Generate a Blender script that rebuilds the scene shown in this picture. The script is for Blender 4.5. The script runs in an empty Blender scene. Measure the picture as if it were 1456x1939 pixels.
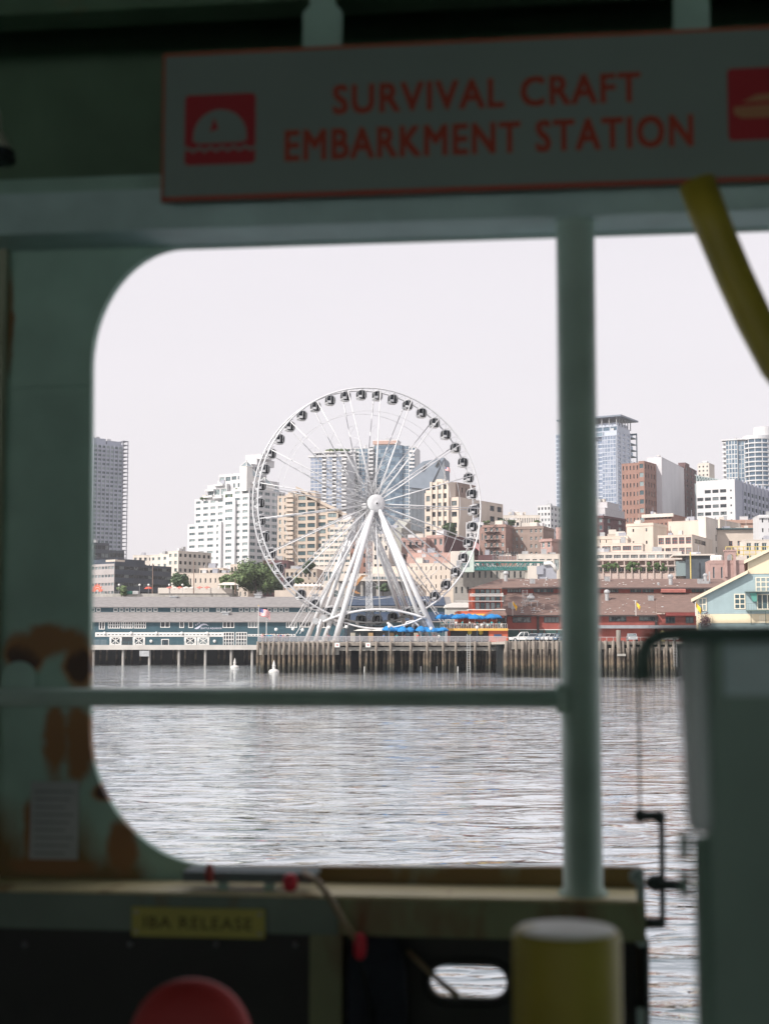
import bpy, bmesh, math, random
from mathutils import Vector, Matrix, noise as mnoise
import numpy as np

random.seed(7)
R = math.radians
scene = bpy.context.scene
COL = scene.collection

# ------------------------------------------------------------------ camera
FPX = 2770.0
EYE = Vector((0.0, 0.0, 5.0))
PITCH = math.atan(254.5 / FPX)
cam_d = bpy.data.cameras.new('camera')
cam = bpy.data.objects.new('camera', cam_d)
COL.objects.link(cam)
cam.location = EYE
cam.rotation_euler = (R(90) + PITCH, 0, 0)
cam_d.sensor_fit = 'VERTICAL'
cam_d.sensor_height = 56.0
cam_d.sensor_width = 42.0
cam_d.lens = 56.0 * FPX / 1939.0
cam_d.clip_start = 0.05
cam_d.clip_end = 8000
cam_d.dof.use_dof = True
cam_d.dof.focus_distance = 320
cam_d.dof.aperture_fstop = 2.7
scene.camera = cam

# ------------------------------------------------------------------ world, sun, exposure
SUN_AZ = math.atan2(-0.80, -0.60)          # clockwise from +Y
SUN_EL = R(38)
world = bpy.data.worlds.new('World')
scene.world = world
world.use_nodes = True
wn = world.node_tree.nodes
wl = world.node_tree.links
wn.clear()
w_out = wn.new('ShaderNodeOutputWorld')
w_bg = wn.new('ShaderNodeBackground')
w_sky = wn.new('ShaderNodeTexSky')
w_sky.sky_type = 'NISHITA'
w_sky.sun_disc = False
w_sky.sun_elevation = SUN_EL
w_sky.sun_rotation = SUN_AZ
w_sky.dust_density = 4.0
w_sky.air_density = 1.2
w_mix = wn.new('ShaderNodeMixRGB')
w_mix.inputs[0].default_value = 0.86
w_mix.inputs[2].default_value = (7.9, 7.45, 7.8, 1)      # thin bright overcast veil
w_tc = wn.new('ShaderNodeTexCoord'); w_mp = wn.new('ShaderNodeMapping'); w_mp.inputs['Scale'].default_value = (1, 1, 3.5)
w_nz = wn.new('ShaderNodeTexNoise'); w_nz.inputs['Scale'].default_value = 2.2; w_nz.inputs['Detail'].default_value = 5
w_cr = wn.new('ShaderNodeMixRGB'); w_cr.inputs[1].default_value = (7.3, 6.95, 7.25, 1); w_cr.inputs[2].default_value = (8.25, 7.75, 8.05, 1)
wl.new(w_tc.outputs['Generated'], w_mp.inputs['Vector']); wl.new(w_mp.outputs[0], w_nz.inputs['Vector']); wl.new(w_nz.outputs['Fac'], w_cr.inputs[0]); wl.new(w_cr.outputs[0], w_mix.inputs[2])
wl.new(w_sky.outputs[0], w_mix.inputs[1])
wl.new(w_mix.outputs[0], w_bg.inputs[0])
w_bg.inputs[1].default_value = 0.1
wl.new(w_bg.outputs[0], w_out.inputs[0])

sd = bpy.data.lights.new('sun', 'SUN')
sun = bpy.data.objects.new('sun', sd)
COL.objects.link(sun)
sd.energy = 4.2
sd.angle = R(0.5)
sd.color = (1.0, 0.95, 0.88)
sdir = Vector((math.sin(SUN_AZ) * math.cos(SUN_EL), math.cos(SUN_AZ) * math.cos(SUN_EL), math.sin(SUN_EL)))
sun.rotation_euler = sdir.to_track_quat('Z', 'Y').to_euler()
sun.location = (-60, -40, 120)

scene.render.engine = 'CYCLES'
scene.cycles.use_denoising = True
scene.cycles.max_bounces = 8
scene.cycles.diffuse_bounces = 5
scene.cycles.volume_bounces = 1
scene.view_settings.view_transform = 'Standard'
scene.view_settings.look = 'None'
scene.view_settings.exposure = 0.32
scene.view_settings.gamma = 1
scene.view_settings.use_curve_mapping = False

# ------------------------------------------------------------------ helpers
CP, SP = math.cos(PITCH), math.sin(PITCH)

def ray(px, py):
    x = (px - 728.0) / FPX
    z = -(py - 969.5) / FPX
    yy = CP - z * SP
    zz = SP + z * CP
    return Vector((x / yy, 1.0, zz / yy))

def at(px, py, Y):
    return EYE + ray(px, py) * Y

def zat(py, Y):
    return at(728, py, Y).z

def tag(o, label=None, cat=None, group=None, kind=None):
    if label: o['label'] = label
    if cat: o['category'] = cat
    if group: o['group'] = group
    if kind: o['kind'] = kind
    return o

def empty(name, loc, rz=0.0, label=None, cat=None, group=None):
    o = bpy.data.objects.new(name, None)
    o.empty_display_size = 0.2
    o.location = loc
    o.rotation_euler = (0, 0, rz)
    COL.objects.link(o)
    return tag(o, label, cat, group)

class MB:
    def __init__(s):
        s.v = []; s.f = []; s.m = []
    def add(s, vs, fs, mi=0):
        b = len(s.v)
        s.v.extend([tuple(p) for p in vs])
        for f in fs:
            s.f.append(tuple(b + i for i in f)); s.m.append(mi)
        return s
    def quad(s, a, b, c, d, mi=0):
        return s.add([a, b, c, d], [(0, 1, 2, 3)], mi)
    def poly(s, pts, mi=0):
        return s.add(pts, [tuple(range(len(pts)))], mi)
    def box(s, x0, x1, y0, y1, z0, z1, mi=0):
        v = [(x0,y0,z0),(x1,y0,z0),(x1,y1,z0),(x0,y1,z0),(x0,y0,z1),(x1,y0,z1),(x1,y1,z1),(x0,y1,z1)]
        return s.add(v, [(0,3,2,1),(4,5,6,7),(0,1,5,4),(1,2,6,5),(2,3,7,6),(3,0,4,7)], mi)
    def prism(s, pts, axis, a, b, mi=0):
        """pts 2-D outline; extruded along axis from a to b"""
        def P(p, t):
            if axis == 'y': return (p[0], t, p[1])
            if axis == 'x': return (t, p[0], p[1])
            return (p[0], p[1], t)
        n = len(pts)
        vs = [P(p, a) for p in pts] + [P(p, b) for p in pts]
        fs = [tuple(range(n)), tuple(reversed(range(n, 2 * n)))]
        fs += [(i, i + n, (i + 1) % n + n, (i + 1) % n) for i in range(n)]
        return s.add(vs, fs, mi)
    def tube(s, pts, r, n=8, mi=0, cap=True, closed=False):
        pts = [Vector(p) for p in pts]
        rr = r if isinstance(r, (list, tuple)) else [r] * len(pts)
        rings = []
        m = len(pts)
        up = None
        for i, p in enumerate(pts):
            if closed:
                d = (pts[(i + 1) % m] - pts[i - 1])
            else:
                d = pts[min(i + 1, m - 1)] - pts[max(i - 1, 0)]
            d.normalize()
            if up is None or abs(up.dot(d)) > 0.98:
                up = Vector((0, 0, 1)) if abs(d.z) < 0.9 else Vector((1, 0, 0))
            sx = d.cross(up).normalized()
            u2 = sx.cross(d).normalized()
            up = u2
            rings.append([p + sx * (math.cos(2 * math.pi * k / n) * rr[i]) + u2 * (math.sin(2 * math.pi * k / n) * rr[i]) for k in range(n)])
        vs = [v for rg in rings for v in rg]
        fs = []
        for i in range(m if closed else m - 1):
            a, b = i * n, ((i + 1) % m) * n
            for k in range(n):
                fs.append((a + k, a + (k + 1) % n, b + (k + 1) % n, b + k))
        if cap and not closed:
            fs.append(tuple(reversed(range(n)))); fs.append(tuple((m - 1) * n + k for k in range(n)))
        return s.add(vs, fs, mi)
    def lathe(s, prof, n=16, c=(0, 0, 0), mi=0, sx=1.0, sy=1.0):
        vs = []
        for (r, z) in prof:
            for k in range(n):
                a = 2 * math.pi * k / n
                vs.append((c[0] + r * sx * math.cos(a), c[1] + r * sy * math.sin(a), c[2] + z))
        fs = []
        for i in range(len(prof) - 1):
            for k in range(n):
                fs.append((i * n + k, i * n + (k + 1) % n, (i + 1) * n + (k + 1) % n, (i + 1) * n + k))
        fs.append(tuple(reversed(range(n)))); fs.append(tuple((len(prof) - 1) * n + k for k in range(n)))
        return s.add(vs, fs, mi)
    def ball(s, c, rx, ry=None, rz=None, n=10, m=6, mi=0, e=1.0):
        ry = ry or rx; rz = rz or rx
        def sg(v): return math.copysign(abs(v) ** e, v)
        vs = [(c[0], c[1], c[2] - rz)]
        for i in range(1, m):
            t = -math.pi / 2 + math.pi * i / m
            for k in range(n):
                a = 2 * math.pi * k / n
                vs.append((c[0] + rx * sg(math.cos(t)) * sg(math.cos(a)), c[1] + ry * sg(math.cos(t)) * sg(math.sin(a)), c[2] + rz * sg(math.sin(t))))
        vs.append((c[0], c[1], c[2] + rz))
        fs = [(0, 1 + (k + 1) % n, 1 + k) for k in range(n)]
        for i in range(m - 2):
            a = 1 + i * n; b = a + n
            fs += [(a + k, a + (k + 1) % n, b + (k + 1) % n, b + k) for k in range(n)]
        a = 1 + (m - 2) * n
        fs += [(a + k, a + (k + 1) % n, len(vs) - 1) for k in range(n)]
        return s.add(vs, fs, mi)
    def mesh(s, name, mats, smooth=False):
        me = bpy.data.meshes.new(name)
        me.from_pydata(s.v, [], s.f)
        if not isinstance(mats, (list, tuple)): mats = [mats]
        for m in mats: me.materials.append(m)
        if len(mats) > 1:
            me.polygons.foreach_set('material_index', s.m)
        if smooth:
            me.polygons.foreach_set('use_smooth', [True] * len(me.polygons))
        me.update()
        return me
    def build(s, name, mats, parent=None, smooth=False, recenter=True, **kw):
        """a top-level mesh gets its origin at its base centre; a child keeps its parent's frame"""
        if parent is None and recenter and s.v:
            a = np.array(s.v)
            lo, hi = a.min(0), a.max(0)
            c = ((lo[0] + hi[0]) / 2, (lo[1] + hi[1]) / 2, lo[2])
            s.v = [tuple(r_) for r_ in (a - np.array(c))]
        else:
            c = (0, 0, 0)
        me = s.mesh(name, mats, smooth)
        o = bpy.data.objects.new(name, me)
        COL.objects.link(o)
        if parent is not None: o.parent = parent
        o.location = c
        return tag(o, **kw) if kw else o

def put(name, me, parent, loc=(0, 0, 0), rot=(0, 0, 0), **kw):
    o = bpy.data.objects.new(name, me)
    COL.objects.link(o)
    o.parent = parent
    o.location = loc
    o.rotation_euler = rot
    return tag(o, **kw) if kw else o

def autosmooth(o, ang=40):
    me = o.data
    me.polygons.foreach_set('use_smooth', [True] * len(me.polygons))
    try:
        me.set_sharp_from_angle(angle=R(ang))
    except Exception:
        pass

# ------------------------------------------------------------------ materials
MATS = {}
def mat(name, col, rough=0.7, var=0.12, scale=1.0, metal=0.0, spec=0.4, bump=0.0, objrand=0.0, bscale=None, streak=0.0, alpha=None):
    if name in MATS: return MATS[name]
    m = bpy.data.materials.new(name)
    m.use_nodes = True
    nt = m.node_tree; N = nt.nodes; L = nt.links
    b = N['Principled BSDF']
    b.inputs['Roughness'].default_value = rough
    b.inputs['Metallic'].default_value = metal
    b.inputs['Specular IOR Level'].default_value = spec
    tc = N.new('ShaderNodeTexCoord')
    nz = N.new('ShaderNodeTexNoise'); nz.inputs['Scale'].default_value = scale; nz.inputs['Detail'].default_value = 5
    L.new(tc.outputs['Object'], nz.inputs['Vector'])
    rmp = N.new('ShaderNodeMapRange')
    rmp.inputs['From Min'].default_value = 0.3; rmp.inputs['From Max'].default_value = 0.7
    rmp.inputs['To Min'].default_value = 1 - var; rmp.inputs['To Max'].default_value = 1 + var
    L.new(nz.outputs['Fac'], rmp.inputs['Value'])
    last = rmp.outputs[0]
    if streak:
        mp = N.new('ShaderNodeMapping'); mp.inputs['Scale'].default_value = (1, 1, 0.08)
        L.new(tc.outputs['Object'], mp.inputs['Vector'])
        n2 = N.new('ShaderNodeTexNoise'); n2.inputs['Scale'].default_value = scale * 2.5; n2.inputs['Detail'].default_value = 3
        L.new(mp.outputs[0], n2.inputs['Vector'])
        r2 = N.new('ShaderNodeMapRange'); r2.inputs['From Min'].default_value = 0.35; r2.inputs['From Max'].default_value = 0.65
        r2.inputs['To Min'].default_value = 1 - streak; r2.inputs['To Max'].default_value = 1 + streak * 0.4
        L.new(n2.outputs['Fac'], r2.inputs['Value'])
        mm = N.new('ShaderNodeMath'); mm.operation = 'MULTIPLY'
        L.new(last, mm.inputs[0]); L.new(r2.outputs[0], mm.inputs[1]); last = mm.outputs[0]
    if objrand:
        oi = N.new('ShaderNodeObjectInfo')
        r3 = N.new('ShaderNodeMapRange'); r3.inputs['To Min'].default_value = 1 - objrand; r3.inputs['To Max'].default_value = 1 + objrand
        L.new(oi.outputs['Random'], r3.inputs['Value'])
        mm = N.new('ShaderNodeMath'); mm.operation = 'MULTIPLY'
        L.new(last, mm.inputs[0]); L.new(r3.outputs[0], mm.inputs[1]); last = mm.outputs[0]
    vm = N.new('ShaderNodeVectorMath'); vm.operation = 'SCALE'
    vm.inputs[0].default_value = col[:3]
    L.new(last, vm.inputs['Scale'])
    L.new(vm.outputs[0], b.inputs['Base Color'])
    if bump:
        bp = N.new('ShaderNodeBump'); bp.inputs['Strength'].default_value = bump; bp.inputs['Distance'].default_value = 0.05
        n4 = N.new('ShaderNodeTexNoise'); n4.inputs['Scale'].default_value = bscale or scale * 6; n4.inputs['Detail'].default_value = 4
        L.new(tc.outputs['Object'], n4.inputs['Vector'])
        L.new(n4.outputs['Fac'], bp.inputs['Height'])
        L.new(bp.outputs[0], b.inputs['Normal'])
    if alpha is not None:
        b.inputs['Alpha'].default_value = alpha
    MATS[name] = m
    return m

def window_glass(name, dark, light, share=0.5, rough=0.12, metal=0.0):
    """panes that differ from one another: clear dark rooms, blinds, curtains"""
    m = bpy.data.materials.new(name); m.use_nodes = True
    N = m.node_tree.nodes; L = m.node_tree.links
    b = N['Principled BSDF']
    b.inputs['Roughness'].default_value = rough
    b.inputs['Metallic'].default_value = metal
    oi = N.new('ShaderNodeObjectInfo')
    tc = N.new('ShaderNodeTexCoord')
    nz = N.new('ShaderNodeTexNoise'); nz.inputs['Scale'].default_value = 0.9; nz.inputs['Detail'].default_value = 3
    ad = N.new('ShaderNodeVectorMath'); ad.operation = 'ADD'
    sc = N.new('ShaderNodeMath'); sc.operation = 'MULTIPLY'; sc.inputs[1].default_value = 50
    L.new(oi.outputs['Random'], sc.inputs[0]); L.new(tc.outputs['Object'], ad.inputs[0]); L.new(sc.outputs[0], ad.inputs[1])
    L.new(ad.outputs[0], nz.inputs['Vector'])
    mx = N.new('ShaderNodeMath'); mx.operation = 'MULTIPLY_ADD'; mx.inputs[1].default_value = 0.9; 
    L.new(nz.outputs['Fac'], mx.inputs[0]); L.new(oi.outputs['Random'], mx.inputs[2])
    rp = N.new('ShaderNodeMapRange'); rp.inputs['From Min'].default_value = 1.45 - share * 0.9; rp.inputs['From Max'].default_value = 1.6 - share * 0.9
    L.new(mx.outputs[0], rp.inputs['Value'])
    mc = N.new('ShaderNodeMixRGB'); mc.inputs[1].default_value = (*dark, 1); mc.inputs[2].default_value = (*light, 1)
    L.new(rp.outputs[0], mc.inputs[0]); L.new(mc.outputs[0], b.inputs['Base Color'])
    MATS[name] = m
    return m

G_DARK = window_glass('window_glass_dark', (0.015, 0.022, 0.03), (0.16, 0.19, 0.2), 0.35)
G_TEAL = window_glass('window_glass_teal', (0.045, 0.085, 0.10), (0.22, 0.28, 0.29), 0.55)
G_BLUE = window_glass('curtain_glass_blue', (0.15, 0.225, 0.30), (0.28, 0.38, 0.46), 0.5, 0.08, 0.75)
G_PALEBLUE = window_glass('curtain_glass_pale', (0.27, 0.34, 0.46), (0.42, 0.48, 0.60), 0.5, 0.1, 0.7)
WHITE = mat('white_paint', (0.72, 0.71, 0.69), 0.5, 0.06, 0.6)
STEELW = mat('white_steel', (0.62, 0.62, 0.64), 0.4, 0.06, 0.4, streak=0.08)
CONC = mat('concrete', (0.42, 0.40, 0.37), 0.85, 0.15, 0.4, streak=0.15)
DARK = mat('dark_metal', (0.03, 0.035, 0.04), 0.5, 0.2, 1.0)
GREYM = mat('galvanised_metal', (0.45, 0.46, 0.47), 0.4, 0.15, 1.5, metal=0.4)

def text_mesh(body, size, m, extrude=0.004, bold=0.0, spacing=1.0, wordsp=1.0, align='LEFT'):
    cu = bpy.data.curves.new('lettering', 'FONT')
    cu.body = body; cu.size = size; cu.extrude = extrude; cu.offset = bold
    cu.space_character = spacing; cu.space_word = wordsp
    cu.align_x = align
    cu.resolution_u = 3
    to = bpy.data.objects.new('lettering', cu)
    COL.objects.link(to)
    dg = bpy.context.evaluated_depsgraph_get()
    me = bpy.data.meshes.new_from_object(to.evaluated_get(dg))
    bpy.data.objects.remove(to)
    me.materials.clear(); me.materials.append(m)
    return me

# ------------------------------------------------------------------ water, ground, haze
def ground_z(x, y):
    if y < 440: return 5.0
    if y < 660: return 5 + 22 * (y - 440) / 220.0
    if y < 950: return 27 + 20 * (y - 660) / 290.0
    return 47 + 0.01 * (y - 950)

def make_water():
    ys = [-400, -150, -40, 4.0]
    y = 9.0
    while y < 330:
        ys.append(y); y *= 1.0042
    ys += [336, 350, 380, 430, 470, 520]
    cols = [-2500, -900, -350, -1.6, -0.9]
    tn = list(np.linspace(-0.36, 0.36, 250))
    ys = np.array(ys)
    # columns are ratios x/y inside the view wedge, plain x outside it
    nx = len(tn) + 4
    V = np.zeros((len(ys), nx, 3))
    for j, yy in enumerate(ys):
        base = max(yy, 14.0)
        row = [-2500, -700] + [t * base for t in tn] + [700, 2500]
        V[j, :, 0] = row; V[j, :, 1] = yy
    X = V[:, :, 0]; Y = V[:, :, 1]
    rng = np.random.RandomState(5)
    Z = np.zeros_like(X)
    warp = 1.4 * np.sin(X * 0.17 + Y * 0.05) + 1.1 * np.sin(X * 0.071 - Y * 0.11 + 1.3)
    for k in range(34):
        lam = 0.35 * (1.14 ** k)
        if lam > 26: break
        a = R(90) + rng.normal(0, 0.42) 
        kx, ky = math.cos(a) * 2 * math.pi / lam, math.sin(a) * 2 * math.pi / lam
        amp = 0.0105 * lam ** 0.55 if lam < 4 else 0.0105 * 4 ** 0.55 * (4 / lam) ** 0.35
        ph = rng.rand() * 6.28
        # fade the waves the grid can't carry
        cell = np.maximum(np.abs(Y) * 0.0042, 0.03)
        fade = np.clip((lam / cell - 3.0) / 4.0, 0, 1)
        mod = 0.55 + 0.45 * np.sin(X * (0.31 / lam ** .5) * rng.normal(1, .3) + Y * (0.23 / lam ** .5) * rng.normal(1, .3) + rng.rand() * 6)
        s = np.sin(kx * (X + warp * 0.3) + ky * (Y + warp) + ph)
        Z += 0.42 * amp * fade * mod * (1.6 * ((s + 1) / 2) ** 1.6 - 0.7)
    edge = np.clip((np.minimum(325 - Y, Y - 5) / 15.0), 0, 1) * np.clip((330 - np.abs(X)) / 60, 0, 1)
    Z *= edge
    V[:, :, 2] = Z
    ny = len(ys)
    idx = np.arange(ny * nx).reshape(ny, nx)
    q = np.stack([idx[:-1, :-1], idx[:-1, 1:], idx[1:, 1:], idx[1:, :-1]], -1).reshape(-1, 4)
    me = bpy.data.meshes.new('water')
    me.from_pydata(V.reshape(-1, 3).tolist(), [], q.tolist())
    me.polygons.foreach_set('use_smooth', [True] * len(me.polygons))
    m = bpy.data.materials.new('sea_water'); m.use_nodes = True
    N = m.node_tree.nodes; L = m.node_tree.links
    N.remove(N['Principled BSDF'])
    tc = N.new('ShaderNodeTexCoord')
    def math_(op, a_, b_=None, c_=None, clamp=False):
        n = N.new('ShaderNodeMath'); n.operation = op; n.use_clamp = clamp
        for i, v in enumerate((a_, b_, c_)):
            if v is None: continue
            if isinstance(v, (int, float)): n.inputs[i].default_value = v
            else: L.new(v, n.inputs[i])
        return n.outputs[0]
    def noise_(sc, detail=3, dist=0.0, off=0):
        mp = N.new('ShaderNodeMapping'); mp.inputs['Scale'].default_value = sc; mp.inputs['Location'].default_value = (off, off * 2.3, 0)
        nz = N.new('ShaderNodeTexNoise'); nz.inputs['Scale'].default_value = 1; nz.inputs['Detail'].default_value = detail; nz.inputs['Distortion'].default_value = dist
        L.new(tc.outputs['Object'], mp.inputs['Vector']); L.new(mp.outputs[0], nz.inputs['Vector'])
        return nz.outputs['Fac']
    prev = None
    patch = math_('MULTIPLY_ADD', noise_((0.035, 0.05, 1), 2, 0, 7), 2.6, -0.75, True)
    for sc, w, dist, off in (((0.13, 0.36, 1), 3.0, 0.095, 0), ((0.36, 0.85, 1), 3.2, 0.042, 31), ((1.2, 2.6, 1), 3.0, 0.004, 57)):
        n = noise_(sc, 2.5, 0.5, off)
        r = math_('SUBTRACT', 1.0, math_('ABSOLUTE', math_('MULTIPLY_ADD', n, 4.2, -2.1)), None, True)
        r = math_('POWER', r, w)
        r = math_('MULTIPLY', r, math_('MULTIPLY_ADD', patch, 0.85, 0.15))
        bp = N.new('ShaderNodeBump'); bp.inputs['Strength'].default_value = 1.0; bp.inputs['Distance'].default_value = dist
        L.new(r, bp.inputs['Height'])
        if prev: L.new(prev.outputs[0], bp.inputs['Normal'])
        prev = bp
    fr = N.new('ShaderNodeFresnel'); fr.inputs['IOR'].default_value = 1.34
    L.new(prev.outputs[0], fr.inputs['Normal'])
    fac = math_('MULTIPLY', fr.outputs[0], 2.8, None, True)
    df = N.new('ShaderNodeBsdfDiffuse'); df.inputs['Color'].default_value = (0.022, 0.055, 0.065, 1)
    gl = N.new('ShaderNodeBsdfGlossy'); gl.inputs['Color'].default_value = (0.92, 0.96, 0.98, 1); gl.inputs['Roughness'].default_value = 0.03
    L.new(prev.outputs[0], gl.inputs['Normal'])
    mx = N.new('ShaderNodeMixShader'); L.new(fac, mx.inputs[0]); L.new(df.outputs[0], mx.inputs[1]); L.new(gl.outputs[0], mx.inputs[2])
    L.new(mx.outputs[0], N['Material Output'].inputs['Surface'])
    me.materials.append(m)
    o = bpy.data.objects.new('water', me); COL.objects.link(o)
    tag(o, kind='structure')
make_water()

def make_ground():
    mb = MB()
    xs = list(range(-1400, 1401, 100)); ys = [440, 480, 520, 560, 600, 660, 720, 800, 880, 950, 1100, 1400, 2500]
    for y in ys:
        for x in xs:
            mb.v.append((x, y, ground_z(x, y) - 0.0))
    n = len(xs)
    for j in range(len(ys) - 1):
        for i in range(n - 1):
            mb.f.append((j*n+i, j*n+i+1, (j+1)*n+i+1, (j+1)*n+i)); mb.m.append(0)
    mb.build('ground', mat('hillside_ground', (0.13, 0.13, 0.11), 0.9, 0.3, 0.05), recenter=False, kind='structure')
    w = MB().box(-1400, 1400, 438, 439.9, -3, 5.6)
    w.build('seawall', mat('seawall_concrete', (0.3, 0.29, 0.27), 0.9, 0.2, 0.1, streak=0.2), recenter=False, kind='structure')
make_ground()

def make_haze():
    m = bpy.data.materials.new('sea_haze'); m.use_nodes = True
    N = m.node_tree.nodes; L = m.node_tree.links
    N.remove(N['Principled BSDF'])
    v = N.new('ShaderNodeVolumePrincipled')
    v.inputs['Color'].default_value = (0.93, 0.93, 0.97, 1)
    v.inputs['Density'].default_value = 0.00011
    v.inputs['Anisotropy'].default_value = 0.2
    L.new(v.outputs[0], N['Material Output'].inputs['Volume'])
    mb = MB().box(-1500, 1500, -120, 1450, -1.2, 190)
    mb.build('haze', m, recenter=False, kind='stuff')
HAZE = True
if HAZE: make_haze()
# ================================================================== THE CITY (large structure first)
def K(px, py=1100): return ray(px, py).x

class Bld:
    """a building seen at a corner: front face runs left of the corner, side face runs right and back"""
    def __init__(s, name, label, cat, xl, xc, xr, ytop, d, beta, ymid=1080, group=None, zb=None):
        s.d = d; s.b = R(beta); s.cb, s.sb = math.cos(s.b), math.sin(s.b)
        s.ym = ymid
        s.kc = K(xc, ymid)
        s.zb = (ground_z(0, d) - 1.5) if zb is None else zb
        s.root = empty(name, (s.kc * d, d, s.zb), -s.b, label, cat, group)
        s.x0 = s.fx(xl) if xl is not None else 0
        s.y1 = s.sy(xr) if xr is not None else 20
        s.H = s.z(ytop)
        s.mb = MB()
        s.tm = None
        s.nwin = 0
        s.tops = []
    def fx(s, px):
        k = K(px, s.ym); return -s.d * (s.kc - k) / (s.cb + k * s.sb)
    def fxy(s, px, y):
        k = K(px, s.ym); return (k * (s.d + y * s.cb) - s.kc * s.d - y * s.sb) / (s.cb + k * s.sb)
    def sy(s, px):
        k = K(px, s.ym); return s.d * (k - s.kc) / (s.sb - k * s.cb)
    def z(s, py, depth=None):
        return zat(py, depth or s.d) - s.zb
    def window(s, me, x, y, z, face, name='window'):
        s.nwin += 1
        return put(name, me, s.root, (x, y, z), (0, 0, 0 if face == 'f' else R(90)))
    def skin(s, face, pos, a0, a1, z0, z1, cols, rows, ww=0.55, wh=0.55, depth=0.3, win=None, skip=None, off=(0.5, 0.5), mb=None, objs=True, mi=0):
        """wall sheet with real openings and a window standing in each one"""
        mb = mb or s.mb
        cw = (a1 - a0) / cols; rh = (z1 - z0) / rows
        w = cw * ww; h = rh * wh
        gx = (cw - w) * off[0]; gz = (rh - h) * off[1]
        def P(a, dpt, zz):
            return (a, pos + dpt, zz) if face == 'f' else (pos - dpt, a, zz)
        A = [a0]
        for i in range(cols): A += [a0 + i * cw + gx, a0 + i * cw + gx + w]
        A.append(a1)
        Z = [z0]
        for j in range(rows): Z += [z0 + j * rh + gz, z0 + j * rh + gz + h]
        Z.append(z1)
        for i in range(len(A) - 1):
            for j in range(len(Z) - 1):
                a, b_, c, d_ = A[i], A[i + 1], Z[j], Z[j + 1]
                if b_ - a < 1e-4 or d_ - c < 1e-4: continue
                hole = (i % 2 == 1 and j % 2 == 1 and not (skip and skip((i - 1) // 2, (j - 1) // 2)))
                if not hole:
                    mb.quad(P(a, 0, c), P(b_, 0, c), P(b_, 0, d_), P(a, 0, d_), mi)
                else:
                    mb.quad(P(a, 0, c), P(b_, 0, c), P(b_, depth, c), P(a, depth, c), mi)
                    mb.quad(P(a, 0, d_), P(a, depth, d_), P(b_, depth, d_), P(b_, 0, d_), mi)
                    mb.quad(P(a, 0, c), P(a, depth, c), P(a, depth, d_), P(a, 0, d_), mi)
                    mb.quad(P(b_, 0, c), P(b_, 0, d_), P(b_, depth, d_), P(b_, depth, c), mi)
                    if win:
                        me = win_mesh(w, h, *win)
                        p = P((a + b_) / 2, depth, c)
                        s.window(me, p[0], p[1], p[2], face)
    def block(s, x0, x1, y0, y1, z0, z1, front=None, side=None, mb=None, cornice=0.0, mi=0, roof=True):
        """one block; front / side = dict for skin(), None = blank wall"""
        mb = mb or s.mb
        if roof and x1 - x0 > 5 and y1 - y0 > 6 and z1 > 9: s.tops.append((x0, x1, y0, y1, z1))
        if front: s.skin('f', y0, x0, x1, z0, z1, mb=mb, mi=mi, **front)
        else: mb.quad((x0, y0, z0), (x1, y0, z0), (x1, y0, z1), (x0, y0, z1), mi)
        if side: s.skin('s', x1, y0, y1, z0, z1, mb=mb, mi=mi, **side)
        else: mb.quad((x1, y0, z0), (x1, y1, z0), (x1, y1, z1), (x1, y0, z1), mi)
        mb.quad((x0, y1, z0), (x0, y0, z0), (x0, y0, z1), (x0, y1, z1), mi)
        mb.quad((x1, y1, z0), (x0, y1, z0), (x0, y1, z1), (x1, y1, z1), mi)
        if roof:
            mb.quad((x0, y0, z1 - 0.5), (x1, y0, z1 - 0.5), (x1, y1, z1 - 0.5), (x0, y1, z1 - 0.5), mi)
            t = 0.3
            mb.box(x0 - .06, x1 + .06, y0 - .06, y0 + t, z1 - .0, z1 + .25, mi)
            mb.box(x1 - t, x1 + .06, y0 + t, y1, z1 - .0, z1 + .25, mi)
            mb.box(x0 - .06, x0 + t, y0 + t, y1, z1, z1 + .25, mi)
        if cornice:
            c = cornice
            mb.box(x0 - c, x1 + c, y0 - c, y0 - .002, z1 - 0.8, z1 - .05, mi)
            mb.box(x1 + .002, x1 + c, y0, y1, z1 - 0.8, z1 - .05, mi)
    def done(s, m, name='wall'):
        o = s.mb.build(name, m, s.root)
        rr = random.Random(int(s.d * 7 + s.kc * 1000))
        for (x0, x1, y0, y1, z1) in s.tops:
            for k in range(min(4, 1 + int((x1 - x0) / 6))):
                w, h, dp = rr.uniform(.5, 1.6), rr.uniform(.7, 2.3), rr.uniform(.6, 1.5)
                x, y = rr.uniform(x0 + 1.8, x1 - 1.8), rr.uniform(y0 + 1.8, min(y1 - 1.8, y0 + 6))
                u = MB().box(x - w, x + w, y - dp, y + dp, z1 - .49, z1 + h)
                if rr.random() < .4: u.tube([(x, y, z1 + h), (x, y, z1 + h + rr.uniform(1, 3))], .07, 4)
                if rr.random() < .5: u.box(x - w - .08, x + w + .08, y - dp - .08, y + dp + .08, z1 + h + .001, z1 + h + .15)
                u.build('rooftop_unit', rr.choice((M_CREAM2, M_GREYC, GREYM, M_WHITE)), s.root)
        s.tops = []
        return o

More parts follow.
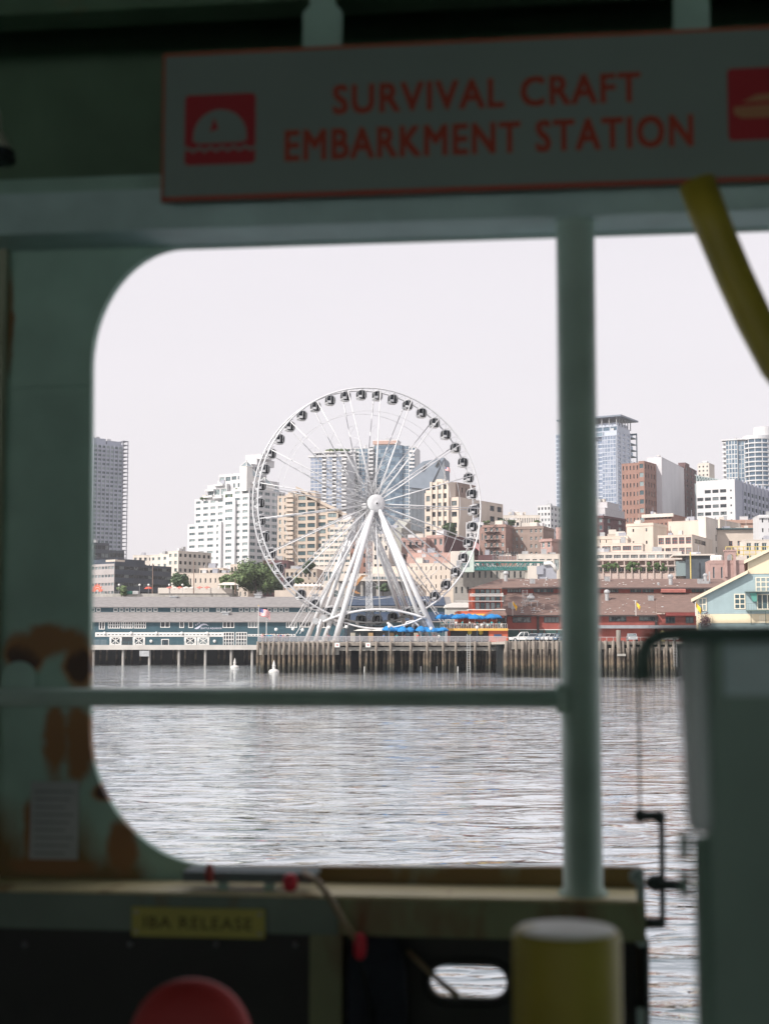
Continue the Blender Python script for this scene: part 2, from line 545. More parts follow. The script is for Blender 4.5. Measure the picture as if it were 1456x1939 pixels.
_WM = {}
def win_mesh(w, h, frame, glass, nx=1, nz=1, fw=0.09):
    key = (round(w, 2), round(h, 2), frame.name, glass.name, nx, nz, fw)
    if key in _WM: return _WM[key]
    mb = MB()
    mb.quad((-w/2, 0, 0), (w/2, 0, 0), (w/2, 0, h), (-w/2, 0, h), 1)
    f = fw
    mb.box(-w/2, w/2, -.07, -.005, 0, f, 0)
    mb.box(-w/2, w/2, -.07, -.005, h - f, h, 0)
    mb.box(-w/2, -w/2 + f, -.068, -.005, f, h - f, 0)
    mb.box(w/2 - f, w/2, -.068, -.005, f, h - f, 0)
    for i in range(1, nx):
        x = -w/2 + w * i / nx
        mb.box(x - f/2, x + f/2, -.06, -.005, f, h - f, 0)
    for i in range(1, nz):
        z = h * i / nz
        mb.box(-w/2 + f, w/2 - f, -.055, -.006, z - f/2, z + f/2, 0)
    me = mb.mesh('window', [frame, glass])
    _WM[key] = me
    return me

def balcony_mesh(w, dp, m, mrail, hh=1.05):
    mb = MB()
    mb.box(-w/2, w/2, -dp, 0, -.12, .12, 0)
    mb.box(-w/2, w/2, -dp, -dp + .08, .12, hh, 1)
    mb.box(-w/2, -w/2 + .08, -dp + .08, 0, .12, hh, 1)
    mb.box(w/2 - .08, w/2, -dp + .08, 0, .12, hh, 1)
    return mb.mesh('balcony', [m, mrail])

FR_DARK = mat('window_frame_dark', (0.05, 0.055, 0.06), 0.5, 0.1)
FR_WHITE = mat('window_frame_white', (0.68, 0.68, 0.67), 0.5, 0.06)
FR_RED = mat('window_frame_red', (0.42, 0.09, 0.07), 0.6, 0.1)
FR_GREY = mat('window_frame_grey', (0.30, 0.31, 0.33), 0.5, 0.1)

def building_set():
    cream = mat('cream_stucco', (0.60, 0.52, 0.45), 0.85, 0.08, 0.12, streak=0.08)
    cream2 = mat('pale_cream_stucco', (0.63, 0.575, 0.52), 0.85, 0.08, 0.15, streak=0.08)
    tan = mat('tan_concrete', (0.50, 0.425, 0.36), 0.85, 0.1, 0.12, streak=0.1)
    white = mat('white_precast', (0.57, 0.57, 0.585), 0.7, 0.06, 0.1, streak=0.06)
    greyc = mat('grey_precast', (0.36, 0.37, 0.42), 0.8, 0.1, 0.1, streak=0.08)
    bluegrey = mat('blue_grey_shade_tower', (0.33, 0.355, 0.43), 0.7, 0.12, 0.08)  # blue-grey base carries the shade on the tower faces
    darkst = mat('dark_granite', (0.045, 0.06, 0.085), 0.35, 0.2, 0.2)
    brick = mat('red_brick', (0.29, 0.19, 0.165), 0.9, 0.14, 0.5, streak=0.06)
    pinkbr = mat('pink_brick', (0.40, 0.265, 0.24), 0.9, 0.12, 0.4)
    brownbr = mat('brown_brick', (0.27, 0.155, 0.125), 0.85, 0.12, 0.3)
    greybr = mat('grey_brown_brick', (0.26, 0.20, 0.175), 0.9, 0.14, 0.4)
    maroon = mat('dark_maroon_brick', (0.12, 0.065, 0.07), 0.9, 0.15, 0.4)
    slate = mat('slate_panel', (0.07, 0.085, 0.10), 0.7, 0.3, 0.3)
    green = mat('roof_garden', (0.06, 0.10, 0.035), 0.9, 0.4, 0.8)
    roofg = mat('roof_gravel', (0.35, 0.34, 0.33), 0.9, 0.15, 0.3)
    globals().update(M_CREAM=cream, M_CREAM2=cream2, M_TAN=tan, M_WHITE=white, M_GREYC=greyc, M_BRICK=brick, M_PINK=pinkbr, M_SLATE=slate, M_GREEN=green, M_ROOF=roofg, M_MAROON=maroon)

    # ---- 1 tall apartment tower at far left
    b = Bld('apartment_tower', 'tall blue grey apartment tower at the far left edge of the opening', 'tower', 150, 176, 231, 829, 1000, 50, 950)
    H = b.H; z0 = b.z(1062)
    b.block(b.x0, 0, 0, b.y1, 0, z0)
    b.block(b.x0, 0, 0, b.y1, z0, H - 4, front=dict(cols=3, rows=27, ww=.7, wh=.55, win=(FR_GREY, G_TEAL)),
            side=dict(cols=7, rows=27, ww=.8, wh=.58, win=(FR_GREY, G_TEAL, 2)))
    for i in range(8):
        y_ = b.y1 * i / 7; b.mb.box(.002, .5, max(0, y_ - .35), min(b.y1, y_ + .35), z0, H - 4)
    b.block(b.x0 + 1, -1.5, 1, b.y1 * .45, H - 4, H, roof=True)
    b.block(b.x0 + 2, -1.5, b.y1 * .5, b.y1, H - 4, H - 1)
    b.done(bluegrey)
    # open balcony column at its right: slabs and outer posts, sky between
    y2 = b.sy(243)
    mb = MB()
    for t in (b.y1 + .2, y2 - .45):
        mb.box(-1.0, -.5, t, t + .42, z0, H)
    mb.box(-7.5, -7.0, y2 - .45, y2 - .03, z0, H)
    mb.build('balcony_frame', greyc, b.root)
    sl = MB().box(-8, -.2, b.y1, y2, 0, .3); 
    sl.box(-.3, -.2, b.y1 + .62, y2 - .45, .3, .5)
    me = sl.mesh('balcony_slab', greyc)
    n = 31
    for i in range(n + 1):
        put('balcony_slab', me, b.root, (0, 0, z0 + (H - z0 - .3) * i / n))
    # left ledges
    lm = balcony_mesh(3.2, 1.4, cream, cream)
    for i in range(27):
        put('balcony', lm, b.root, (b.x0 * .42, 0, z0 + (H - 4 - z0) * (i + .1) / 27))

    b = Bld('office_block', 'dark blue glass podium block at the foot of the tall tower', 'office block', 120, 178, 236, 1028, 800, 45, 1040)
    b.block(b.x0, 0, 0, b.y1 * .5, 0, b.H, front=dict(cols=6, rows=6, ww=.86, wh=.5, win=(FR_DARK, G_DARK, 2)), side=dict(cols=4, rows=6, ww=.86, wh=.5, win=(FR_DARK, G_DARK, 2)))
    b.block(b.x0, 0, b.y1 * .5, b.y1, 0, b.z(1041), side=dict(cols=4, rows=5, ww=.86, wh=.5, win=(FR_DARK, G_DARK, 2)))
    b.done(mat('dark_spandrel', (0.05, 0.06, 0.08), .5, .1))

    # ---- 2 dark office with grey face and red arch sign
    b = Bld('office_building', 'low office building with pale grey left face and dark glass right face', 'office building', 120, 217, 325, 1067, 540, 38, 1095)
    zb = b.z(1130)
    grey = mat('grey_stone_facade', (0.36, 0.33, 0.33), .8, .08, .2)
    skf = lambda i, j: False
    fr = MB()
    b.skin('f', 0, b.x0, 0, zb, b.H, 16, 4, .72, .34, .25, (FR_GREY, G_TEAL, 3), off=(.5, .55), mb=fr)
    fr.quad((b.x0, 0, 0), (0, 0, 0), (0, 0, zb), (b.x0, 0, zb))
    fr.build('wall', grey, b.root)
    sd_ = MB()
    b.skin('s', 0, 0, b.y1, zb, b.H, 12, 4, .94, .42, .12, (FR_DARK, G_DARK, 3), off=(.5, .55), mb=sd_)
    sd_.quad((0, 0, 0), (0, b.y1, 0), (0, b.y1, zb), (0, 0, zb))
    sd_.quad((b.x0, 0, b.H), (0, 0, b.H), (0, b.y1, b.H), (b.x0, b.y1, b.H))
    y2 = b.sy(280)
    sd_.box(b.x0 + 5, -1.5, 3, y2, b.H, b.z(1057))
    sd_.box(b.x0 * .4, -.6, y2 * .02 + .5, y2 * .45, b.H, b.z(1063))
    sd_.build('wall', darkst, b.root)
    MB().box(-6, -.8, 1, y2 * .35, b.z(1063), b.z(1059)).build('rooftop_plant', cream, b.root)
    sg = Bld('arch_sign', 'orange red arched emblem sign low on the grey office facade', 'sign', 172, 197, None, 1105, 538.5, 38, 1113, zb=0)
    a = MB()
    c0 = sg.fx(185); zz = sg.z(1121)
    for (r0, r1, a0, a1) in ((1.1, 1.7, 8, 172), (2.0, 2.5, 5, 175)):
        pts = [(c0 + r1 * math.cos(R(t)), zz + r1 * math.sin(R(t))) for t in np.linspace(a0, a1, 13)] + [(c0 + r0 * math.cos(R(t)), zz + r0 * math.sin(R(t))) for t in np.linspace(a1, a0, 13)]
        a.prism(pts, 'y', -.15, 0)
    for t in range(15, 180, 25):
        a.prism([(c0 + 2.7 * math.cos(R(t - 7)), zz + 2.7 * math.sin(R(t - 7))), (c0 + 3.3 * math.cos(R(t)), zz + 3.3 * math.sin(R(t))), (c0 + 2.7 * math.cos(R(t + 7)), zz + 2.7 * math.sin(R(t + 7)))], 'y', -.15, 0)
    a.build('emblem', mat('sign_orange_red', (0.75, 0.13, 0.06), .5, .05), sg.root)

    # ---- 3 cream low rises left of centre
    b = Bld('apartment_building', 'cream flat roofed apartment building just right of the dark office', 'building', 285, 338, 400, 1056, 600, 40, 1070)
    b.block(b.x0, b.fx(318), 0, b.y1, 0, b.z(1049), front=dict(cols=3, rows=8, ww=.4, wh=.45, win=(FR_WHITE, G_TEAL)))
    b.block(b.fx(318), 0, 0, b.y1, 0, b.z(1044), front=dict(cols=2, rows=8, ww=.45, wh=.45, win=(FR_DARK, G_TEAL, 2)), side=dict(cols=7, rows=8, ww=.5, wh=.45, win=(FR_DARK, G_DARK, 2)))
    b.done(cream2)
    b = Bld('low_building', 'long low cream building with small square windows below the white terraced block', 'building', 338, 470, 500, 1086, 520, 8, 1095)
    b.block(b.x0, 0, 0, 12, 0, b.H, front=dict(cols=14, rows=4, ww=.3, wh=.35, win=(FR_WHITE, G_DARK)))
    b.block(b.fx(372), b.fx(418), 4, 12, b.H, b.z(1075), front=dict(cols=5, rows=1, ww=.6, wh=.5, win=(FR_DARK, G_DARK, 2)))
    b.block(b.fx(430), b.fx(456), 5, 12, b.H, b.z(1068), front=dict(cols=4, rows=1, ww=.6, wh=.5, win=(FR_DARK, G_DARK, 2)))
    b.done(cream)

    # ---- 4 white terraced condominium
    b = Bld('condominium', 'white terraced condominium stepping up behind the left side of the wheel', 'apartment block', 364, 472, 540, 925, 640, 36, 990)
    d = b.d
    sidew = dict(cols=5, ww=.72, wh=.52, win=(FR_WHITE, G_TEAL, 3))
    fw = dict(ww=.62, wh=.42, win=(FR_WHITE, G_TEAL, 3))
    zl = b.z(988)
    rh = 2.93
    zt = b.z(925)
    nr = int(round((zt - 2) / rh)); rh = (zt - 2) / nr
    xa = b.fx(364); xb = b.fx(442); 
    nlow = int(round((zl - 2) / rh)); zlow = 2 + nlow * rh
    x00 = b.fx(356)
    b.block(x00, 0, 0, b.y1, 0, 2)
    # lower wide part (left), main, right bays
    b.block(x00, xb, -.0, 18, 2, zlow, front=dict(cols=5, rows=nlow, skip=lambda i, j: j < nlow - 11 , **fw))
    b.block(xa, b.fx(420), 1.6, 18, zlow, zt - rh, front=dict(cols=4, rows=nr - nlow - 1, **fw))
    b.block(b.fx(420), xb, .8, 18, zlow, zt - rh * .2, front=dict(cols=1, rows=nr - nlow - 1, **fw))
    b.block(xb, 0, 0, b.y1, 2, zt, front=dict(cols=2, rows=nr, skip=lambda i, j: j < nr - 16, **fw), side=dict(rows=nr, skip=lambda i, j: j < nr - 16, **sidew))
    # upper set-backs
    z2 = b.z(905); z3 = b.z(890); z4 = b.z(878); z5 = b.z(862)
    b.block(b.fx(378), b.fx(415), 5, 16, zt - rh, b.z(910), front=dict(cols=3, rows=1, ww=.8, wh=.4, win=(FR_WHITE, G_TEAL, 3)))
    b.block(b.fx(394), b.fx(452), 7, 18, b.z(925), z3, front=dict(cols=5, rows=2, ww=.78, wh=.5, win=(FR_WHITE, G_TEAL, 3)), side=dict(cols=3, rows=2, ww=.7, wh=.5, win=(FR_WHITE, G_TEAL)))
    b.block(b.fx(430), -2, 3, b.y1 - 2, zt, z2, front=dict(cols=4, rows=1, ww=.4, wh=.4, win=(FR_WHITE, G_TEAL)), side=dict(cols=6, rows=1, ww=.5, wh=.5, win=(FR_WHITE, G_TEAL)))
    b.block(b.fx(440), -6, 8, b.y1 - 6, z2, z4 + 1, front=dict(cols=4, rows=2, ww=.6, wh=.5, win=(FR_WHITE, G_TEAL)), side=dict(cols=5, rows=2, ww=.6, wh=.5, win=(FR_WHITE, G_TEAL)))
    b.block(b.fx(452), -12, 12, 24, z4 + 1, z5)
    b.block(b.fx(458), -14, 13, 20, z5, z5 + 2.2)
    # vertical fins
    for px_, top in ((446, 945), (420, 985)):
        x = b.fx(px_); b.mb.box(x - .8, x + .8, -1.2, -.002, 2, b.z(top))
    o = b.done(white)
    # balconies and planted terraces
    bal = balcony_mesh(5.4, 1.3, white, white, .8)
    for (px_, yy, py_) in ((385, 5, 921), (402, 5, 912), (392, 1.6, 935), (410, 1.6, 938), (455, 7, 906), (468, 3, 915), (430, 7, 908)):
        put('balcony', bal, b.root, (b.fx(px_), yy, b.z(py_)))
    pl = MB()
    for k in range(26):
        px_ = random.uniform(372, 470); 
        pl.ball((b.fx(px_), random.uniform(.8, 3), (zt if px_ > 442 else zt - rh) + .35), .7, .6, .6, 6, 4)
    pl.build('terrace_plants', green, b.root, kind='stuff')
    gl = mat('pyramid_glass', (0.30, 0.36, 0.38), .15, .1, .3, metal=.5)
    for (px_, zz_, w_, hh) in ((488, b.z(885), 6, 3.8), (512, b.z(897), 6, 3.8), (528, b.z(910), 7, 4.2), (474, b.z(872), 4, 2.6)):
        y = b.sy(px_) if px_ > 472 else 10
        g = MB(); x = -w_ / 2 - .5
        g.box(x - w_/2 + .05, x + w_/2 - .05, y - w_/2 + .05, y + w_/2 - .05, zt - 1, zz_ - hh - .01, 1)
        base = [(x - w_/2, y - w_/2, zz_ - hh), (x + w_/2, y - w_/2, zz_ - hh), (x + w_/2, y + w_/2, zz_ - hh), (x - w_/2, y + w_/2, zz_ - hh), (x, y, zz_)]
        g.add(base, [(0, 1, 4), (1, 2, 4), (2, 3, 4), (3, 0, 4)])
        for i in range(4): g.tube([base[i], base[4]], .16, 4, 1); g.tube([base[i], base[(i + 1) % 4]], .16, 4, 1)
        g.build('glass_pyramid', [gl, WHITE], b.root)
    # ---- 5 tan stepped hillside apartments
    b = Bld('terraced_apartments', 'tan concrete apartments with a stepped sloping roofline left of the hub', 'apartment block', 524, 664, 700, 985, 560, 10, 1000)
    zb = b.z(1106)
    steps = [(524, 544, 937), (544, 561, 929), (561, 580, 934), (580, 599, 947), (599, 618, 958), (618, 640, 968), (640, 664, 981)]
    for i, (xa_, xb_, yt) in enumerate(steps):
        A_, B_ = b.fx(xa_), b.fx(xb_); zt_ = b.z(yt)
        rows = max(3, int(round((zt_ - zb) / 2.75)))
        yy = .0 if i % 2 else 1.2
        if i == 1: yy = 1.0
        b.block(A_, B_, yy, 16, 0, zb)
        b.block(A_, B_, yy, 16, zb, zt_, front=dict(cols=1 if i != 0 else 2, rows=rows, ww=.74 if i > 1 else .4, wh=.58, win=(FR_DARK if i > 1 else FR_WHITE, G_TEAL, 3 if i > 1 else 1)))
        if i >= 2:   # sloping parapet
            b.mb.prism([(A_ - .3, zt_ + 3.2), (B_ + .4, zt_ + 1.0), (B_ + .4, zt_ - .2), (A_ - .3, zt_ + 2.0)], 'y', yy - .9, yy + 5)
    b.mb.box(b.fx(564), b.fx(592), 5, 15, b.z(950), b.z(925))
    b.done(tan)
    bal = balcony_mesh(3.0, 1.3, tan, tan)
    for i in range(18):
        put('balcony', bal, b.root, (b.fx(548), 1.0, zb + 2.5 + 2.05 * 2.75 / 2.05 * (i + .3) * .66))
    b2 = Bld('balcony_block', 'white banded balcony block stepping down beside the tan apartments', 'apartment block', 598, 668, 700, 1000, 540, 10, 1050)
    zb = b2.z(1108)
    for k, (xa_, yt) in enumerate(((640, 985), (626, 1000), (612, 1022), (600, 1048), (600, 1075))):
        b2.block(b2.fx(xa_), 0, -k * 1.6, 14, 0 if k == 4 else b2.z(yt) - 6, b2.z(yt), front=dict(cols=7 - (k < 2) * 2, rows=3, ww=.8, wh=.5, win=(FR_WHITE, G_TEAL, 2)))
    b2.done(cream2)

    # ---- 6 blue residential tower with balconies (left)
    b = Bld('glass_tower', 'pale blue glass residential tower with dark balcony columns left of the hub', 'tower', 586, 656, 720, 864, 940, 14, 940)
    H = b.H; zb = b.z(1030)
    b.block(b.x0, 0, 0, 20, 0, zb)
    n = 23
    seg = [(588, 610, 1), (610, 618, 0), (618, 629, 1), (629, 637, 0), (637, 647, 1), (647, 656, 0)]
    lm = None
    for (p0, p1, solid) in seg:
        A_, B_ = b.fx(p0), b.fx(p1)
        if solid:
            b.block(A_, B_, 0, 20, zb, H, front=dict(cols=3 if p1 - p0 > 15 else 2, rows=n, ww=.92, wh=.86, depth=.06, win=(FR_GREY, G_PALEBLUE)))
        else:
            b.block(A_, B_, 1.6, 20, zb, H, front=dict(cols=1, rows=n, ww=.85, wh=.7, win=(FR_DARK, G_DARK, 2)))
            bm = balcony_mesh((B_ - A_) * .98, 2.0, white, M_WHITE)
            for i in range(n):
                put('balcony', bm, b.root, ((A_ + B_) / 2, 1.6, zb + (H - zb) * i / n + .2))
    b.block(b.x0 - .8, .5, -.8, 20, H, H + 1.0)
    b.block(b.fx(595), b.fx(650), 3, 16, H + 1, b.z(855), front=dict(cols=9, rows=1, ww=.8, wh=.6, win=(FR_GREY, G_DARK)))
    b.mb.box(b.fx(591), b.fx(655), 1.5, 17, b.z(855), b.z(853.5))
    b.done(white)
    pl = MB()
    for k in range(14): pl.ball((b.fx(random.uniform(612, 650)), random.uniform(3, 9), b.z(852.5) + random.uniform(.2, 1.2)), 1.5, 1.2, 1.1, 6, 4)
    pl.build('roof_garden', green, b.root, kind='stuff')

    # ---- 7 blue tower behind the hub, curved bay
    b = Bld('glass_tower', 'taller blue glass tower with a curved bay right behind the wheel hub', 'tower', 656, 786, 800, 843, 960, 10, 930)
    H = b.H; zb = b.z(1040)
    n = 26
    b.block(b.x0, 0, 2, 22, 0, zb)
    b.block(b.fx(656), b.fx(680), 0, 22, zb, H - 1, front=dict(cols=3, rows=n, ww=.8, wh=.6, win=(FR_WHITE, G_TEAL, 1)))
    b.block(b.fx(680), b.fx(697), -1.2, 22, zb, H - 1.5, front=dict(cols=3, rows=n, ww=.95, wh=.9, depth=.05, win=(FR_GREY, G_BLUE)))
    b.block(b.fx(697), b.fx(708), 0, 22, zb, H, front=dict(cols=1, rows=n, ww=.8, wh=.6, win=(FR_WHITE, G_TEAL, 2)))
    bm = balcony_mesh(3.4, 1.8, white, white)
    for i in range(n):
        put('balcony', bm, b.root, (b.fx(702.5), 0, zb + (H - zb) * i / n))
        put('balcony', bm, b.root, (b.fx(669), 0, zb + (H - 1 - zb) * i / n))
        put('balcony', bm, b.root, (b.fx(780), 1.0, zb + (H - 2 - zb) * i / n))
    b.block(b.fx(773), b.fx(786), 1, 22, zb, H - 1, front=dict(cols=2, rows=n, ww=.7, wh=.6, win=(FR_WHITE, G_BLUE, 1)))
    b.block(b.fx(764), b.fx(773), 1.4, 22, zb, H, front=dict(cols=2, rows=n, ww=.95, wh=.9, depth=.05, win=(FR_GREY, G_BLUE)))
    b.block(b.fx(703), b.fx(750), 6, 18, H, b.z(831))
    b.mb.box(b.fx(702), b.fx(751), 5.5, 18.5, b.z(831), b.z(829.5))
    b.done(white)
    # curved bay: panes as parts
    xa_, xb_ = b.fx(708), b.fx(764); cx = (xa_ + xb_) / 2; rad = (xb_ - xa_) / 2
    m_ = 9; bay = MB()
    def arc(t): return (cx + rad * math.sin(t), 1.5 - 5.0 * math.cos(t) + .0)
    ts = np.linspace(-R(88), R(88), m_ + 1)
    hh = (H - zb) / n
    for k in range(m_):
        p, q = arc(ts[k]), arc(ts[k + 1])
        dx, dy = q[0] - p[0], q[1] - p[1]; ln = math.hypot(dx, dy)
        pm = MB().box(.06, ln - .06, -.04, .02, .12, hh - .12).mesh('glass_panel', G_BLUE)
        for i in range(n):
            put('glass_panel', pm, b.root, (p[0], p[1], zb + i * hh), (0, 0, math.atan2(dy, dx)))
        bay.box(0, 0, 0, 0, 0, 0)
    bay = MB()
    pts = [arc(t) for t in np.linspace(-R(88), R(88), 19)]
    inner = [(cx + (p[0] - cx) * .985, p[1] + .12) for p in pts]
    bay.prism(inner, 'z', zb, H - .2)
    for i in range(n + 1):
        bay.prism([(cx + (p[0] - cx) * 1.004, p[1] - .05) for p in pts], 'z', zb + i * hh - .08, zb + i * hh + .08)
    bay.build('bay_frame', FR_GREY, b.root)
    # terracotta roof edge
    MB().box(b.fx(704), b.fx(749), 4.0, 5.4, b.z(838), b.z(831.5)).build('penthouse_screen', mat('terracotta_screen', (0.45, 0.30, 0.25), .8, .1), b.root)

    # ---- 8 grey tower with slanted roof
    b = Bld('slanted_tower', 'grey stone tower with a steep slanted roof right of the blue glass tower', 'tower', 776, 841, 850, 866, 860, 10, 940)
    H = b.H; zl = b.z(925)
    nf = MB()
    x0, x1 = b.x0, 0
    sl = 14
    b.skin('f', 0, x0, x1, 0, zl, 26, 1, .45, .96, .3, (FR_DARK, G_TEAL), off=(.5, .5))
    tri = [(x0 * .72, zl), (x1, zl), (x1, H), (x1 * .9, H)]
    b.mb.prism([(x0, zl), (x1, zl), (x1, H), ], 'y', .0, 25)
    b.mb.quad((x1, 0, 0), (x1, 25, 0), (x1, 25, zl), (x1, 0, zl))
    b.done(mat('grey_striped_stone', (0.19, 0.215, 0.25), .6, .1, .2))
    # sloping roof plane facing us, with two dark skylights
    rf = MB()
    A_, B_, C_, D_ = (x0, -.6, b.z(903)), (b.fx(808), -.6, b.z(903)), (x1 + .4, 6, H + 1), (b.fx(795), 6, b.z(873))
    rf.add([(x0 - .2, -1.0, zl + 1), (b.fx(812), -1.0, zl - .4), (x1 + .3, -1.0, H), (b.fx(801), -1.0, b.z(873)), (x0 - .2, -1.0, b.z(893))], [(0, 1, 2, 3, 4)])
    rf.v = [(v[0], v[1] if k in (0, 1) else 0 + (v[2] - zl) * .0 - .4, v[2]) for k, v in enumerate(rf.v)]
    rf.build('roof_slope', mat('zinc_roof', (0.19, 0.225, 0.275), .5, .1, .3), b.root)
    for (xa_, ya_) in ((803, 884), (829, 877)):
        s_ = MB(); s_.prism([(b.fx(xa_ - 5), b.z(ya_ + 7)), (b.fx(xa_ - 1), b.z(ya_ + 7)), (b.fx(xa_ + 6), b.z(ya_ - 5)), (b.fx(xa_ + 2), b.z(ya_ - 5))], 'y', -1.3, -1.05)
        s_.build('skylight', DARK, b.root)

    # ---- 9 historic cream building
    b = Bld('historic_building', 'ten storey cream building with crenellated top and pilasters right of the hub', 'building', 804, 868, 952, 912, 600, 33, 965)
    H = b.H; zb = b.z(1030); rh = 2.9
    n = int((H - zb) / rh)
    xa_ = b.fx(819)
    xb_ = b.fx(852)
    b.block(b.x0, xa_, 0, 20, zb - 8, b.z(931), front=dict(cols=1, rows=n - 1, ww=.62, wh=.55, win=(FR_DARK, G_DARK, 3)))
    b.block(xa_, xb_, -1.2, 20, zb - 8, H, front=dict(cols=3, rows=n + 1, ww=.6, wh=.55, win=(FR_DARK, G_DARK, 2)))
    b.block(xb_, 0, 0, b.y1, zb - 8, b.z(942), front=dict(cols=1, rows=n - 2, ww=.6, wh=.45, win=(FR_DARK, G_DARK, 3)),
            side=dict(cols=6, rows=n - 2, ww=.62, wh=.5, skip=lambda i, j: i in (0, 1, 3) or j < 4, win=(FR_DARK, G_DARK, 3)))
    b.mb.box(b.x0, 0, 0, b.y1, 0, zb - 8.0)
    for px_ in (819.8, 830, 841, 851):
        x = b.fx(px_); b.mb.box(x - .45, x + .45, -1.7, -1.202, zb, H + (.9 if px_ in (830, 841) else .5))
    x = b.fx(835); b.mb.box(x - 1.4, x + 1.4, -1.5, -1.0, H, H + 1.4)
    b.mb.box(b.x0, xa_ - .3, 1, 6, b.z(931), b.z(924))
    b.done(cream)
    s_ = Bld('brick_penthouse', 'brown brick upper storey standing behind the cream historic building', 'building', 862, 864, 900, 914, 606, 33, 925)
    s_.block(s_.x0 - 2, 0, 0, s_.y1, 10, s_.H, side=dict(cols=5, rows=8, ww=.3, wh=.4, skip=lambda i, j: j < 6 or i > 2, win=(FR_DARK, G_DARK)))
    s_.done(greybr)
    # flag on its roof
    f = at(846, 905, 610)
    # ---- 10 brick hotel
    b = Bld('brick_hotel', 'brick building with iron fire escapes and a deep shaded notch beside the wheel rim', 'building', 913, 957, 970, 994, 560, 22, 1025)
    H = b.H; zb = b.z(1052)
    w1 = (FR_WHITE, G_TEAL, 1, 2)
    b.block(b.fx(903), b.fx(914), 3, 20, 0, b.z(997), front=dict(cols=1, rows=5, ww=.25, wh=.4, win=w1), roof=True)
    b.block(b.fx(914), 0, 0, 14, 0, H, front=dict(cols=4, rows=12, ww=.42, wh=.5, skip=lambda i, j: j < 6, win=w1), cornice=.3)
    b.done(brick)
    b.mb = MB()
    yw = b.y1
    b.block(-3, b.fxy(1028, yw), yw, yw + 16, 0, H - .3, front=dict(cols=8, rows=12, ww=.42, wh=.45, skip=lambda i, j: j < 6 or i == 4, win=w1), cornice=.2)
    b.done(greybr, 'wing_wall')
    rh_ = H / 12
    fe = MB()
    for k in range(4):
        for q in range(8):
            x = -6.6 + q * .8
            fe.box(x, x + .07, -1.25, -1.2, 0, .95)
        break
    fe.box(-6.7, -.9, -1.3, -.05, -.1, 0); fe.box(-6.7, -.9, -1.3, -1.2, .95, 1.05)
    fe.tube([(-5, -.7, 0), (-2, -.7, 2.9)], .12, 4)
    fem = fe.mesh('fire_escape', DARK)
    rh_ = H / 12
    for k in range(5): put('fire_escape', fem, b.root, (-1.5, 0, H - rh_ * (k + 1) + .4))
    # ---- dark side and pink tower right of it
    b = Bld('brick_building', 'dark sided brick building with a pink bay tower beside the grey column', 'building', 1023, 1044, 1075, 1021, 540, 35, 1040)
    b.block(b.x0, 0, 0, b.y1, 0, b.H, front=dict(cols=2, rows=8, ww=.45, wh=.5, skip=lambda i, j: j < 4, win=w1), cornice=.4)
    b.block(b.x0 - 1, -1, 14, 30, 0, b.z(994))
    b.done(pinkbr)
    # ---- 11 brick terraces behind wheel legs
    b = Bld('brick_building', 'pink brick walk up with a zigzag fire escape behind the right wheel legs', 'building', 760, 806, 830, 1019, 540, 14, 1040)
    b.block(b.x0, 0, 0, 12, 0, b.H, front=dict(cols=4, rows=7, ww=.4, wh=.45, skip=lambda i, j: j < 3, win=(FR_DARK, G_DARK)), cornice=.2)
    b.done(pinkbr)
    fe = MB()
    for k in range(3):
        z = b.H - 2.5 - k * 3; fe.box(-7, -2, -1.2, -.05, z - .1, z); fe.tube([(-6.5, -.8, z), (-3, -.8, z - 3)], .12, 4); fe.box(-7, -2, -1.2, -1.1, z + .85, z + .95)
    fe.build('fire_escape', DARK, b.root)
    b = Bld('brick_building', 'red brick building with rounded bays between the wheel legs and the mint tower', 'building', 808, 840, 905, 1014, 545, 30, 1035)
    b.block(b.x0, 0, 0, b.y1, 0, b.H, front=dict(cols=3, rows=7, ww=.45, wh=.5, skip=lambda i, j: j < 3, win=(FR_WHITE, G_TEAL)), cornice=.2)
    b.done(pinkbr)
    MB().box(.01, .4, 1, b.y1, b.z(1045), b.H + .3).build('party_wall', maroon, b.root)
    b = Bld('concrete_house', 'plain grey concrete building with a sloping skylight below the wheel hub', 'building', 728, 760, 800, 1001, 560, 24, 1010)
    b.block(b.x0, 0, 0, b.y1, 0, b.H, side=dict(cols=5, rows=9, ww=.25, wh=.5, skip=lambda i, j: j < 7, win=(FR_WHITE, G_TEAL)))
    b.mb.prism([(2, b.H), (b.y1 * .5, b.H), (b.y1 * .5, b.H + 4.5)], 'x', -6, -.5)
    b.done(mat('grey_green_concrete', (0.34, 0.34, 0.31), .9, .1))
    b = Bld('apartment_building', 'cream apartment front with dark sash windows seen between the wheel legs', 'building', 706, 736, 760, 1012, 530, 12, 1040)
    b.block(b.x0, 0, 0, 10, 0, b.H, front=dict(cols=3, rows=10, ww=.42, wh=.5, skip=lambda i, j: j < 3, win=(FR_DARK, G_DARK)), cornice=.2)
    b.done(cream2)
    b = Bld('brick_building', 'narrow dark brick building half hidden by the left wheel legs', 'building', 664, 706, 730, 1026, 535, 8, 1045)
    b.block(b.x0, 0, 0, 10, 0, b.H, front=dict(cols=4, rows=9, ww=.35, wh=.45, skip=lambda i, j: j < 4, win=(FR_DARK, G_DARK)))
    b.done(brownbr)
    b = Bld('pink_building', 'long pink building with a single row of small windows above the cream warehouse', 'building', 770, 858, 900, 1046, 500, 4, 1058)
    b.block(b.x0, 0, 0, 12, 0, b.z(1056), front=dict(cols=7, rows=4, ww=.16, wh=.3, skip=lambda i, j: j < 3, win=(FR_WHITE, G_DARK)))
    b.block(b.x0, 0, 5, 14, b.z(1056), b.H)
    b.done(mat('pink_stucco', (0.52, 0.345, 0.30), .85, .08))
